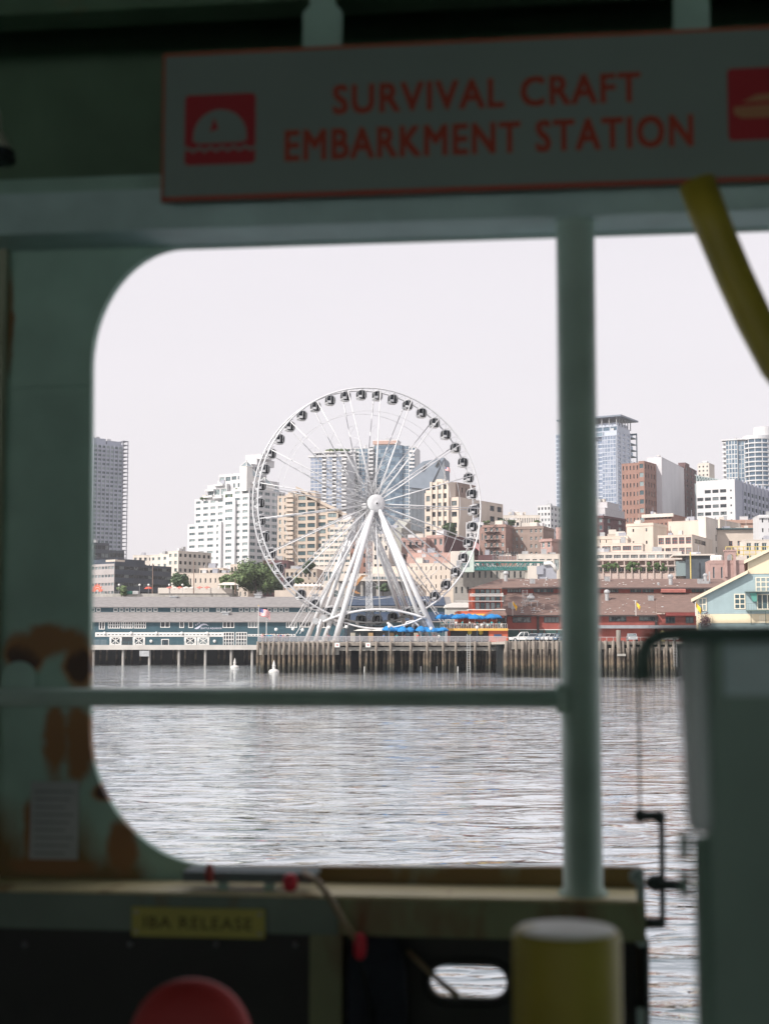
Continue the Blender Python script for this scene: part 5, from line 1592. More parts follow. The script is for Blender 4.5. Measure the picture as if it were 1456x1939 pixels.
def shed():
    """red waterfront shed with brown roofs"""
    d = 330.0
    ox = K(1150, 1180) * d
    root = empty('red_shed', (ox, d, ZD), 0, 'long red waterfront shed with brown shingle roofs and a clerestory', 'building')
    X = lambda px, dd=0: K(px, 1160) * (d + dd) - ox
    Z = lambda py, dd=0: zat(py, d + dd) - ZD
    x0, x1 = X(957), X(1420)
    w = MB()
    ze = Z(1163)
    w.quad((x0, 0, 0), (x1, 0, 0), (x1, 0, ze), (x0, 0, ze)); w.quad((x0, 12, 0), (x0, 0, 0), (x0, 0, ze), (x0, 12, ze + 4))
    zc0, zc1 = Z(1123, 14), Z(1112, 14)
    xc0 = X(952, 14); 
    w.quad((xc0, 14, zc0 - .5), (x1, 14, zc0 - .5), (x1, 14, zc1), (xc0, 14, zc1))
    w.build('wall', REDW, root)
    zr = Z(1096, 28)
    r = MB()
    t = .25
    def slab(mb, q):
        q = [Vector(v) for v in q]; lo = [v - Vector((0, 0, t)) for v in q]; n = len(q)
        mb.add(q + lo, [tuple(range(n)), tuple(reversed(range(n, 2 * n)))] + [(i, i + n, (i + 1) % n + n, (i + 1) % n) for i in range(n)])
    slab(r, [(X(944), -1, ze - .2), (X(1241), -1, ze - .2), (X(1241, 14), 13.98, zc0), (X(960, 14), 13.98, zc0)])
    slab(r, [(X(1241) + .02, -1, ze + .5), (x1, -1, ze + .5), (x1, 13.98, zc0), (X(1241, 14) + .02, 13.98, zc0)])
    slab(r, [(X(905, 14), 13.0, zc1 - .1), (x1, 13.0, zc1 - .1), (x1, 28, zr), (X(948, 28), 28, zr)])
    slab(r, [(x1, 42, zc1), (X(905, 42), 42, zc1), (X(948, 28), 28.01, zr), (x1, 28.01, zr)])
    r.build('roof', SHINGLE_B, root)
    trim = mat('dark_trim', (.06, .045, .045), .6, .1)
    MB().box(X(957), X(1241), -1.06, -1.0, ze - .5, ze - .18).build('fascia', trim, root)
    MB().box(X(905, 14), x1, 12.94, 13.0, zc1 - .5, zc1 - .1).build('fascia', trim, root)
    # windows of main wall
    for (p0, p1, y0, y1, nx) in ((970, 1005, 1168, 1179, 4), (1029, 1058, 1168, 1179, 4), (1152, 1185, 1167, 1177, 3), (1209, 1245, 1167, 1176, 4), (1259, 1277, 1168, 1180, 3), (1297, 1312, 1168, 1180, 2)):
        wd = X(p1) - X(p0); h = Z(y0) - Z(y1)
        put('window', win_mesh(wd, h, FR_DARK, G_DARK, nx, 1, .14), root, ((X(p0) + X(p1)) / 2, -.05, Z(y1)))
    for (p0, p1, nx) in ((960, 987, 5), (1010, 1048, 6), (1150, 1171, 6), (1193, 1214, 5), (1216, 1238, 4), (1309, 1346, 5)):
        a, b_ = X(p0, 14), X(p1, 14)
        nn = nx
        for k in range(nn):
            ww = (b_ - a) / nn
            put('clerestory_window', win_mesh(ww * .92, 1.05, FR_DARK, G_TEAL, 1, 1, .1), root, (a + ww * (k + .5), 13.93, zc0 + .12))
    MB().prism([(13.9, zc0 + 1.4), (12.4, zc0 + .7), (12.4, zc0 + .1), (13.9, zc0 + .1)], 'x', X(1250, 14), X(1296, 14)).build('awning', mat('faded_red_awning', (.36, .13, .11), .8), root)
    # lower canopy bands and pilasters
    MB().box(X(1125), X(1330), -1.4, -.06, Z(1190), Z(1184)).build('canopy', mat('grey_canopy', (.28, .30, .33), .6), root)
    MB().box(X(1258), X(1316), -1.2, -.08, Z(1166), Z(1160)).build('awning', mat('dark_red_trim', (.22, .045, .04), .7), root)
    for px_ in (957, 1018, 1241, 1126):
        MB().box(X(px_) - .25, X(px_) + .25, -.3, -.01, 0, ze - .5).build('pilaster', trim, root)
    # green panels at pier level
    for k in range(12):
        a = X(960) + k * 2.8
        if a + 2.6 > X(1130): break
        MB().box(a, a + 2.6, -.2, -.06, .0, Z(1193)).build('green_panel', DKTEAL, root)
    MB().box(X(957), X(1130), -.26, -.02, Z(1193), Z(1191.5)).build('panel_rail', WHITE, root)
    # things on the roof
    gm = GREYM
    def vent(px, py, dd, kind):
        p = (X(px, dd), dd, ((ze - .2) + (zc0 - ze + .2) * (dd + 1) / 15 if dd < 13 else (zc1 - .1) + (zr - zc1 + .1) * (dd - 13) / 15) - .15)
        v = MB()
        if kind == 'hood':
            v.lathe([(.75, 0), (.75, 2.6), (1.1, 2.8), (1.15, 3.4), (.8, 4.0), (.3, 4.2)], 12, (0, 0, 0))
        elif kind == 'box':
            v.box(-1.0, 1.0, -.8, .8, 0, 1.9); v.box(-1.1, 1.1, -.9, .9, 1.9, 2.0); v.box(-.15, .15, -.95, -.92, .2, 1.8)
        elif kind == 'stack':
            v.box(-1.2, 1.2, -.9, .9, 0, 1.1); v.lathe([(.7, 1.1), (.7, 3), (.95, 3.1), (.95, 3.6), (.4, 4.1)], 12, (0, 0, 0)); v.lathe([(.3, 0), (.3, 4.8)], 8, (1.6, 0, 0))
        elif kind == 'small':
            v.lathe([(.35, 0), (.35, .8), (.55, .85), (.5, 1.2)], 8); v.box(-.7, .7, -.5, .5, 0, .3)
        elif kind == 'tower':
            for sx in (-.9, .9): v.box(sx - .07, sx + .07, -.07, .07, 0, 6.2)
            for k in range(11): v.box(-.85, .85, -.05, .05, .4 + k * .55, .5 + k * .55)
        elif kind == 'tank':
            v.ball((0, 0, 3.2), 1.5, 1.5, 1.1, 12, 8); v.box(-2.4, 2.4, -1, 1, 1.9, 2.2); 
            for sx in (-2.3, 2.3, 0): v.box(sx - .1, sx + .1, -1, -.8, 0, 1.9)
            v.box(-2.4, -2.3, -1, 1, 2.2, 3.2); v.lathe([(.7, 4.1), (.7, 4.8), (.9, 4.9)], 10)
        o = put('roof_vent', v.mesh('roof_vent', gm), root, p)
        o.scale = (.62, .62, .62)
        return o
    for a_ in ((958, 1101, 24, 'hood'), (967, 1138, 4, 'box'), (972, 1138, 3.4, 'box'), (1005, 1138, 5, 'tank'), (994, 1135, 5, 'tower'), (1035, 1095, 26, 'small'), (1008, 1108, 20, 'box'),
               (1010, 1136, 2, 'small'), (1149, 1127, 9, 'hood'), (1204, 1130, 7, 'small'), (1232, 1128, 9, 'box'), (1254, 1142, 3, 'small'), (1247, 1108, 17, 'small'), (1270, 1108, 18, 'hood'),
               (1326, 1103, 20, 'box'), (1336, 1103, 20, 'stack'), (1150, 1098, 24, 'box'), (988, 1162, .6, 'small')):
        vent(*a_)
    # bird droppings / gulls scattered on the roof: pale specks
    sp = MB()
    for k in range(120):
        dd = random.choice([random.uniform(0, 12), random.uniform(0, 12), random.uniform(15, 26)])
        px_ = random.choice([random.uniform(985, 1055), random.uniform(1140, 1300)])
        if dd < 13: z = (ze - .2) + (zc0 - ze + .2) * (dd + 1) / 15 + .05
        else: z = (zc1 - .1) + (zr - zc1 + .1) * (dd - 13) / 15 + .05
        x = X(px_, dd); s = random.uniform(.06, .16)
        sp.box(x - s, x + s * 1.6, dd - s, dd + s, z, z + .1)
    sp.build('roof_debris', WHITE, root, kind='stuff')
shed()

def banner(px, py0, py1, d, colm, lab):
    p = at(px, py0, d); zb = at(px, py1, d).z
    root = empty('banner_pole', (p.x, d, zb), 0, lab, 'flag')
    h = p.z - zb
    MB().tube([(0, 0, 0), (0, 0, h)], .07, 6).build('pole', WHITE, root)
    f = MB(); n = 6; vs = []; fs = []
    L_ = .75
    for i in range(n + 1):
        t = i / n
        vs += [(.08 + t * L_ * 1.3, .15 * math.sin(t * 6), h - t * 1.3), (.08 + t * L_, .15 * math.sin(t * 6 + .5), h - .7 - t * 1.5)]
    for i in range(n): fs.append((2*i, 2*i+2, 2*i+3, 2*i+1))
    f.add(vs, fs); f.build('cloth', colm, root)
FLY = mat('yellow_flag_cloth', (.80, .48, .04), .8, .1)
banner(970, 1138, 1166, 326, FLY, 'yellow flag on a thin pole before the red shed, left of the column')
banner(1203, 1138, 1166, 326, FLY, 'folded yellow banner on a thin pole before the red shed, right of the grey column')
banner(1316, 1140, 1166, 248, FLY, 'orange banner hanging at the corner of the pale blue gabled building')

# ---- red restaurant with terrace, left end of the shed
def restaurant():
    d = 316.0
    ox = K(895, 1160) * d
    root = empty('restaurant', (ox, d, ZD), 0, 'red two storey restaurant with yellow trimmed terrace beside the wheel', 'restaurant')
    X = lambda px, dd=0: K(px, 1160) * (d + dd) - ox
    Z = lambda py, dd=0: zat(py, d + dd) - ZD
    w = MB()
    xl, xr = X(895), X(951)
    zt = Z(1113.5)
    orange_red = mat('terracotta_red', (0.50, 0.12, 0.07), .8, .08, .5)
    w.box(xl, xr, 2, 16, 0, zt)
    w.box(X(866), X(951), .5, 12, Z(1192), Z(1157))
    w.box(X(925), X(941), -.6, .49, Z(1192), Z(1166))
    w.build('wall', orange_red, root)
    dk = MB(); dk.box(X(830), X(957), -6, 12, Z(1193) - .2, Z(1190.5)); dk.build('terrace_floor', YEL, root)
    gr = MB(); gr.box(X(851), X(922), -3.0, 10, 0, Z(1193) - .2); gr.build('ground_floor', DARK, root)
    MB().box(X(922), X(957), -5.4, 8, 0, Z(1193) - .2).build('ground_wall', orange_red, root)
    MB().box(X(846), X(851), -3.1, -2.5, 0, Z(1193) - .2).build('ground_wall', orange_red, root)
    MB().box(X(931), X(945), -5.6, -5.45, Z(1206) , Z(1201.5)).build('fascia_sign', mat('navy_sign', (.03, .07, .16), .5), root)
    # windows
    for (y0, y1, p0, p1) in ((1115, 1123.5, 900, 949), (1129, 1137, 900, 949), (1140, 1153, 900, 949)):
        n = 5; a, b_ = X(p0), X(p1); ww = (b_ - a) / n
        for k in range(n): put('window', win_mesh(ww * .9, Z(y0) - Z(y1), FR_DARK, G_TEAL, 1, 1, .1), root, (a + (k + .5) * ww, 1.95, Z(y1)))
    for (y0, y1, e) in ((1125.5, 1124.2, 1), (1128.8, 1127.4, 1), (1139, 1137.2, 6.5)):
        MB().box(X(895) - e * .6, X(951) + .3, .8, 1.9, Z(y1 + 1.2), Z(y0 - 1.6)).build('white_band', WHITE, root)
    MB().box(X(884), X(957), .2, .49, Z(1155), Z(1153.6)).build('white_band', WHITE, root)
    gm = mat('clear_terrace_glass', (.35, .38, .40), .2, .1, .5, alpha=.5)
    MB().box(X(870), X(950), -.2, -.12, Z(1154), Z(1143)).build('terrace_glass', gm, root) if False else None
    # yellow awning band, brown small roof
    MB().prism([(.4, Z(1162)), (-1.8, Z(1166.5)), (-1.8, Z(1167.5)), (.4, Z(1167.5))], 'x', X(860), X(925)).build('awning', YEL, root)
    r = MB(); a = [(X(912), -2.2, Z(1166)), (X(958), -2.2, Z(1166)), (X(955), 2, Z(1150)), (X(943), 2, Z(1150))]
    r.add(a, [(0, 1, 2, 3)]); r.v = r.v; r.build('small_roof', SHINGLE_B, root)
    MB().box(X(941), X(956), -.6, .4, Z(1192), Z(1170)).build('dark_bay', DARK, root)
    for px_ in (922, 941, 956): MB().box(X(px_) - .15, X(px_) + .15, -2.0, -1.7, Z(1191), Z(1167)).build('post', DARK, root)
    # terrace railing of glass and white balusters
    rm = MB()
    for i in range(40):
        x = X(832) + i * (X(955) - X(832)) / 39; rm.box(x - .02, x + .02, -5.9, -5.83, 0, .95)
    rm.box(X(832), X(955), -5.92, -5.82, .95, 1.0)
    put('railing', rm.mesh('railing', WHITE), root, (0, 0, Z(1190.5)))
    # yellow lanterns on ground floor
    for px_ in (887, 908, 929, 771 + 0):
        if px_ < 850: continue
        v = MB().ball((0, 0, 0), .5, .3, .65, 8, 5); put('hanging_plant', v.mesh('hanging_plant', mat('yellow_green_plant', (.45, .42, .08), .8, .3, 2)), root, (X(px_), -3.6, Z(1197)))
    # hipped brown roof joining the shed
    h = MB(); zr = Z(1096, 14)
    h.add([(X(889), .6, zt - .1), (X(951), .6, zt - .1), (X(951, 14), 14, zr), (X(947, 14), 14, zr), (X(889), 17, zt - .1)], [(0, 1, 2, 3), (0, 3, 4)])
    h.build('hip_roof', SHINGLE_B, root)
    # steamship-like white funnel form and pale dome boat behind
restaurant()
def grey_tent():
    p = at(868, 1140, 345)
    m = MB(); n = 10
    root = empty('dome_roof', (p.x, 345, ZD), 0, 'pale grey rounded roof between the wheel rim and the red restaurant', 'roof')
    v = MB(); v.box(-3, 4.4, 0, 5, 5.2, 8.2)
    for i in range(8): v.box(-3 + i, -2.2 + i * 1.0, -.06, -.01, 8.2, 8.35)
    v.build('body', mat('pale_green_grey', (.42, .44, .42), .8), root)
    MB().prism([(-3.4, 8.2), (4.6, 8.2), (4.3, 8.9), (2, 9.4), (-1, 9.4), (-3, 8.9)], 'y', -.4, 5.2).build('cap', WHITE, root)
    MB().box(-3, 4.4, .01, 5, 0, 5.2).build('base', FR_GREY, root)
grey_tent()

# ---- umbrellas
def umb_mesh():
    mb = MB(); n = 8; r = 1.55
    top = (0, 0, .62); vs = [top]; fs = []
    for k in range(n * 2):
        a = 2 * math.pi * k / (n * 2); rr = r if k % 2 == 0 else r * .93
        vs.append((rr * .55 * math.cos(a), rr * .55 * math.sin(a), .42))
    for k in range(n * 2):
        a = 2 * math.pi * k / (n * 2); rr = r if k % 2 == 0 else r * .93
        vs.append((rr * math.cos(a), rr * math.sin(a), .02 if k % 2 == 0 else .06))
    for k in range(n * 2):
        vs.append((vs[1 + n*2 + k][0], vs[1 + n*2 + k][1], vs[1 + n*2 + k][2] - .2))
    m_ = n * 2
    for k in range(m_):
        fs += [(0, 1 + k, 1 + (k + 1) % m_), (1 + k, 1 + m_ + k, 1 + m_ + (k + 1) % m_, 1 + (k + 1) % m_), (1 + m_ + k, 1 + 2*m_ + k, 1 + 2*m_ + (k + 1) % m_, 1 + m_ + (k + 1) % m_)]
    mb.add(vs, fs)
    return mb.mesh('canopy', mat('bright_blue_canvas', (0.012, 0.19, 0.48), .7, .12, 1.0))
UM = umb_mesh(); UP = MB().tube([(0, 0, 0), (0, 0, 2.75)], .035, 6).mesh('pole', WHITE)
TBL = MB().lathe([(.5, 0), (.5, .04), (.05, .05), (.05, .74), (.6, .75), (.6, .78)], 10).mesh('table', mat('table_grey', (.4, .42, .44), .6))
ORD = ('first', 'second', 'third', 'fourth', 'fifth', 'sixth', 'seventh', 'eighth', 'ninth', 'tenth', 'eleventh', 'twelfth')
def umbrella(px, d, z, lab, grp, s=1.0):
    p = at(px, 1190, d)
    r = empty('patio_umbrella', (p.x, d, z), random.uniform(0, .6), lab, 'umbrella', grp)
    c_ = put('canopy', UM, r, (0, 0, 2.25 + random.uniform(-.12, .3)), (random.uniform(-.1, .1), random.uniform(-.1, .1), 0)); c_.scale = (random.uniform(.72, 1.0), random.uniform(.72, 1.0), random.uniform(1.1, 1.6)); put('pole', UP, r)
    for c in r.children: pass
zt = zat(1190.5, 316)
for i, px_ in enumerate((834, 845, 856, 866, 877, 888, 899, 910, 921, 931, 940)):
    umbrella(px_, 311.5 + (i % 3) * 1.7, zt, '%s blue umbrella from the left in the upper row on the restaurant terrace' % ORD[i], 'blue umbrellas on the restaurant terrace')
for i, px_ in enumerate((736, 749, 762, 776, 797, 807, 817, 828, 838)):
    umbrella(px_, 302 + (i % 2) * 1.5, ZD - .55 + .55, '%s blue umbrella from the left in the lower row at pier level' % ORD[i], 'blue umbrellas at pier level')
for i, px_ in enumerate((840, 853, 868, 883, 897, 913, 930, 944)):
    p = at(px_, 1190, 311.8)
    o = put('cafe_table', TBL, None, (p.x, 311.0 + (i % 2) * .6, zt + .0)); tag(o, '%s small round cafe table from the left under the upper blue umbrellas' % ORD[i], 'table', 'tables on the restaurant terrace')

# ---- people
def person_mesh(shirt, pants, sit=False, seed=0):
    rnd = random.Random(seed)
    mb = MB()
    skin = 2
    if sit:
        hip = .48
        for s in (-.1, .1):
            mb.tube([(s, 0, hip), (s, -.42, hip), (s, -.45, .05)], [.09, .075, .05], 6, 1)
        tz = hip
    else:
        hip = .88
        for s in (-.1, .1):
            mb.tube([(s, 0, hip), (s * 1.15, -.03 + rnd.uniform(-.08, .08), .45), (s * 1.2, rnd.uniform(-.05, .1), .03)], [.1, .075, .05], 6, 1)
            mb.box(s * 1.2 - .05, s * 1.2 + .05, -.16, .08, 0, .08, 3)
        tz = hip
    mb.tube([(0, 0, tz - .06), (0, 0, tz + .2), (0, -.01, tz + .42), (0, 0, tz + .56)], [.15, .145, .19, .09], 10, 0)
    for s in (-1, 1):
        sw = rnd.uniform(-.2, .05)
        mb.tube([(s * .2, 0, tz + .5), (s * .25, sw * .3, tz + .25)], [.065, .055], 6, 0)
        mb.tube([(s * .25, sw * .3, tz + .25), (s * .22, sw - .08, tz + .05)], [.045, .035], 6, 2)
        mb.ball((s * .22, sw - .1, tz + .0), .04, .04, .07, 6, 4, 2)
    mb.tube([(0, 0, tz + .54), (0, -.01, tz + .64)], [.05, .05], 6, 2)
    mb.ball((0, -.01, tz + .74), .085, .1, .12, 8, 6, 2)
    mb.ball((0, .02, tz + .77), .092, .1, .11, 8, 6, 3)
    return mb.mesh('person', [shirt, pants, SKIN, HAIR], True)
SKIN = mat('skin_tone', (.45, .28, .20), .6, .1); HAIR = mat('dark_hair', (.05, .035, .03), .7, .2)
cols = [('white', (.7, .7, .68)), ('red', (.55, .08, .06)), ('blue', (.08, .18, .40)), ('teal', (.06, .35, .38)), ('grey', (.3, .3, .32)), ('pink', (.6, .3, .32)), ('black', (.03, .03, .035))]
SH = [mat('shirt_' + n, c, .8, .1) for n, c in cols]
PT = [mat('trousers_navy', (.04, .06, .11), .8), mat('trousers_tan', (.35, .28, .2), .8), mat('trousers_black', (.03, .03, .03), .8)]
PM = {(i, s): person_mesh(SH[i], PT[i % 3], s, i) for i in range(7) for s in (False, True)}
CHAIR = MB().box(-.2, .2, -.2, .2, .42, .47)
for sx in (-.18, .18):
    for sy in (-.18, .18): CHAIR.box(sx - .02, sx + .02, sy - .02, sy + .02, 0, .42)
CHAIR.box(-.2, .2, .17, .21, .5, .9)
CHM = CHAIR.mesh('chair', WHITE)
rp = random.Random(11)
PEOPLE = []
def person(px, d, z, i, sit, rz, where, grp):
    p = at(px, 1200, d)
    o = put('person', PM[(i, sit)], None, (p.x, d, z), (0, 0, rz))
    PEOPLE.append((px, o, sit, i, where, grp, None)); c = None
    if sit:
        c = put('cafe_chair', CHM, None, (p.x, d, z), (0, 0, rz)); PEOPLE[-1] = (px, o, sit, i, where, grp, c)
for k in range(26):
    i = rp.randrange(7)
    person(836 + k * 4.5 + rp.uniform(-1, 1), 310.6 + rp.uniform(0, 2.5), zt, i, k % 3 != 0, rp.uniform(0, 6), 'upper restaurant terrace', 'diners in %s on the upper terrace' % cols[i][0] if k % 3 else 'standing guests in %s on the upper terrace' % cols[i][0])
for k in range(22):
    i = rp.randrange(7)
    px_ = rp.choice([rp.uniform(497, 550), rp.uniform(600, 690), rp.uniform(690, 850)])
    person(px_, 300 + rp.uniform(.5, 3.5), ZD, i, False, rp.uniform(0, 6), 'wheel pier railing', 'visitors in %s on the wheel pier' % cols[i][0])
for k in range(12):
    i = rp.randrange(7)
    person(497 + k * 4.4, 299.6 + rp.uniform(0, .8), ZD, i, False, rp.uniform(0, 6), 'left end of the pier', 'visitors in %s at the pier end' % cols[i][0])

PEOPLE.sort(key=lambda t: t[0])
_cnt = {}
for (px, o, sit, i, where, grp, c) in PEOPLE:
    k = (sit, i, where); n_ = _cnt.get(k, 0); _cnt[k] = n_ + 1
    w_ = '%s %s person in a %s top from the left' % (ORD[min(n_, 11)], 'seated' if sit else 'standing', cols[i][0])
    tag(o, w_ + ', ' + where, 'person', grp)
    if c: tag(c, 'white cafe chair under the ' + w_, 'chair', 'cafe chairs on the upper terrace')
# ---- lamps, flags, buoys, cars
LP = MB().tube([(0, 0, 0), (0, 0, 3.3)], [.09, .06], 8); LP.lathe([(.2, 0), (.2, .3), (.1, .4)], 10); LP.box(-.16, .16, -.16, .16, 3.3, 3.36)
LPM = LP.mesh('post', mat('navy_post', (.03, .06, .10), .5)); LG = MB().ball((0, 0, 3.66), .34, n=14, m=9).mesh('globe', mat('milk_glass_globe', (.78, .78, .76), .3, .03), True)
for i, (px_, py_, nb) in enumerate(((523, 1192, 'just right of the flagpoles'), (555, 1191, 'left of the wheel legs'), (573, 1193, 'next to the leftmost wheel leg'), (623, 1188, 'between the left wheel legs'), (656, 1187, 'left of the ticket booths'), (737, 1186, 'at the left end of the lower umbrellas'), (816, 1190, 'beside the right wheel leg'), (903, 1188, 'in front of the restaurant terrace'))):
    d = 299.0
    z = at(px_, py_, d).z
    p = at(px_, 1200, d)
    r = empty('pier_lamp', (p.x, d, ZD), 0, 'globe lamp on a dark post %s' % nb, 'street lamp', 'globe lamps along the pier railing')
    o = put('post', LPM, r); g = put('globe', LG, r)
    s = (z - ZD) / 3.66
    o.scale = (1, 1, s); g.location = (0, 0, 3.66 * (s - 1))

def us_flag(px, py, d, zb, fl, lab, h_over=.3, grp=None):
    p = at(px, py, d)
    r = empty('flagpole', (p.x, d, zb), 0, lab, 'flag')
    h = p.z - zb
    MB().tube([(0, 0, 0), (0, 0, h)], [.09, .05], 8).build('pole', WHITE, r)
    MB().ball((0, 0, h + .1), .12, n=8, m=5).build('finial', YEL, r)
    if not fl: return
    w, hh = fl
    n = 10
    def wave(u, v): return (.06 + u * w * .86, .25 * math.sin(u * 7 + v), h - h_over - v * hh - u * u * .75 * hh - .15 * math.sin(u * 6))
    me = MB()
    for j in range(13):
        for i in range(n):
            a = [wave(i / n, j / 13), wave((i + 1) / n, j / 13), wave((i + 1) / n, (j + 1) / 13), wave(i / n, (j + 1) / 13)]
            me.quad(a[3], a[2], a[1], a[0], 2 if (i < 4 and j < 7) else (0 if j % 2 == 0 else 1))
    for (i, j) in [(a_, b_) for a_ in range(5) for b_ in range(4)]:
        q = wave(.03 + i * .085, .05 + j * .125); me.box(q[0] - .03, q[0] + .03, q[1] - .05, q[1] - .03, q[2] - .03, q[2] + .03, 1)
    me.build('flag_cloth', [mat('flag_red', (.60, .05, .06), .8, .05), mat('flag_white', (.78, .75, .74), .8, .05), mat('flag_blue', (.05, .08, .25), .8, .05)], r)
us_flag(490, 1148, 301, ZD, (2.7, 1.5), 'tall white flagpole flying a striped flag at the left end of the pier')
us_flag(505, 1166, 302, ZD, None, 'shorter bare white pole right behind the flag at the pier end')
us_flag(887, 1022, 505, zat(1050, 505), (4.2, 2.2), 'small distant striped flag seen through the right rim of the wheel', .2)
us_flag(842, 883, 612, zat(914, 612), (2.6, 1.5), 'tiny flag above the cream historic building', .1)

def buoy(px, py, d, lab, s=1.0):
    p = at(px, py, d)
    b = MB().lathe([(.2, -.4), (1.35 * s, -.3), (1.4 * s, .15), (1.1 * s, .45), (.45 * s, .6), (.4 * s, 1.1), (.5 * s, 1.15), (.3 * s, 1.6), (.34 * s, 1.7), (.16 * s, 2.0), (.05, 2.3)], 16, (p.x, d, 0))
    o = b.build('buoy', mat('white_buoy', (.58, .56, .54), .4, .08, 1.0), label=lab, cat='buoy')
    autosmooth(o, 35)
buoy(445, 1263, 345, 'white cone topped mooring buoy floating in front of the teal aquarium', .75)
buoy(519, 1269, 288, 'white mooring buoy floating in front of the timber pier corner', .75)

def car(px, d, rz, colm, lab, grp, L_=4.3, H_=1.45, truck=False):
    p = at(px, 1205, d)
    r = empty('parked_car', (p.x, d, ZD), rz, lab, 'pickup truck' if truck else 'car', grp)
    w = .88; l = L_ / 2; b = MB()
    prof = [(-l, .35), (l, .35), (l, .75), (l * .93, .85), (l * .45, .95), (-l * .92, .98), (-l, .85)]
    b.prism(prof, 'y', -w, w); b.build('body', colm, r)
    c = MB()
    if truck: top = [(-l * .35, .98), (l * .42, .96), (l * .18, H_ + .25), (-l * .28, H_ + .25)]
    else: top = [(-l * .86, .98), (l * .5, .95), (l * .18, H_ - .03), (-l * .55, H_ - .03)]
    c.prism(top, 'y', -w * .84, w * .84); c.build('windows', G_DARK if True else None, r)
    rf = MB(); z = H_ + (.25 if truck else -.03)
    xa, xb = (-l * .28, l * .18) if truck else (-l * .55, l * .18)
    rf.box(xa, xb, -w * .84, w * .84, z, z + .06)
    for s in (-1, 1):
        for (x0_, z0_, x1_, z1_) in ((top[0][0], top[0][1], top[3][0], top[3][1]), (top[1][0], top[1][1], top[2][0], top[2][1]), ((top[0][0] + top[1][0]) / 2, .97, (top[3][0] + top[2][0]) / 2, z)):
            rf.tube([(x0_, s * w * .85, z0_), (x1_, s * w * .85, z1_)], .045, 4)
    rf.build('roof', colm, r)
    wm = MB().tube([(0, -.1, 0), (0, .1, 0)], .33, 14).mesh('wheel', DARK); hm = MB().tube([(0, -.115, 0), (0, .115, 0)], .18, 10).mesh('rim', GREYM)
    for sx in (-.62, .62):
        for sy in (-1, 1):
            q = put('wheel', wm, r, (sx * l, sy * (w - .05), .33)); put('rim', hm, q)
    for s in (-1, 1):
        MB().box(l - .04, l + .02, s * w * .75 - .14, s * w * .75 + .14, .62, .78).build('headlight', WHITE, r)
    return r
CW = mat('car_paint_white', (.72, .72, .72), .25, .03); CG = mat('car_paint_silver', (.42, .44, .47), .3, .03, metal=.4); CB = mat('car_paint_blue', (.10, .16, .25), .25, .05)
car(991, 276, R(180), CW, 'white pickup truck parked at the left end of the car row', None, 5.4, 1.5, True)
for i, px_ in enumerate((1007, 1016, 1024, 1032, 1041, 1049)):
    car(px_ + 4, 271, R(-118), (CG, CB, CG, CW, CG, CB)[i], '%s hatchback nose on to the pier edge, number %s from the pickup' % (('silver', 'dark blue', 'silver', 'white', 'silver', 'dark blue')[i], ('one', 'two', 'three', 'four', 'five', 'six')[i]), 'row of cars parked nose to the pier edge')
car(1196, 272, R(-95), CG, 'silver car facing the water right of the grey column', None)
car(1262, 272, R(170), CW, 'white car side on, glimpsed behind the hooked pipe', None)
# worker's yellow bollard / hydrant on the pier
p = at(1254, 1189, 280)
MB().lathe([(.5, 0), (.55, .8), (.4, 1.2), (.55, 1.7), (.2, 2.1)], 10, (p.x, 280, ZD)).build('mooring_buoy_yellow', mat('pale_yellow_paint', (.55, .48, .25), .6, .1), label='pale yellow rounded mooring float on the pier under the grey canopy', cat='float')

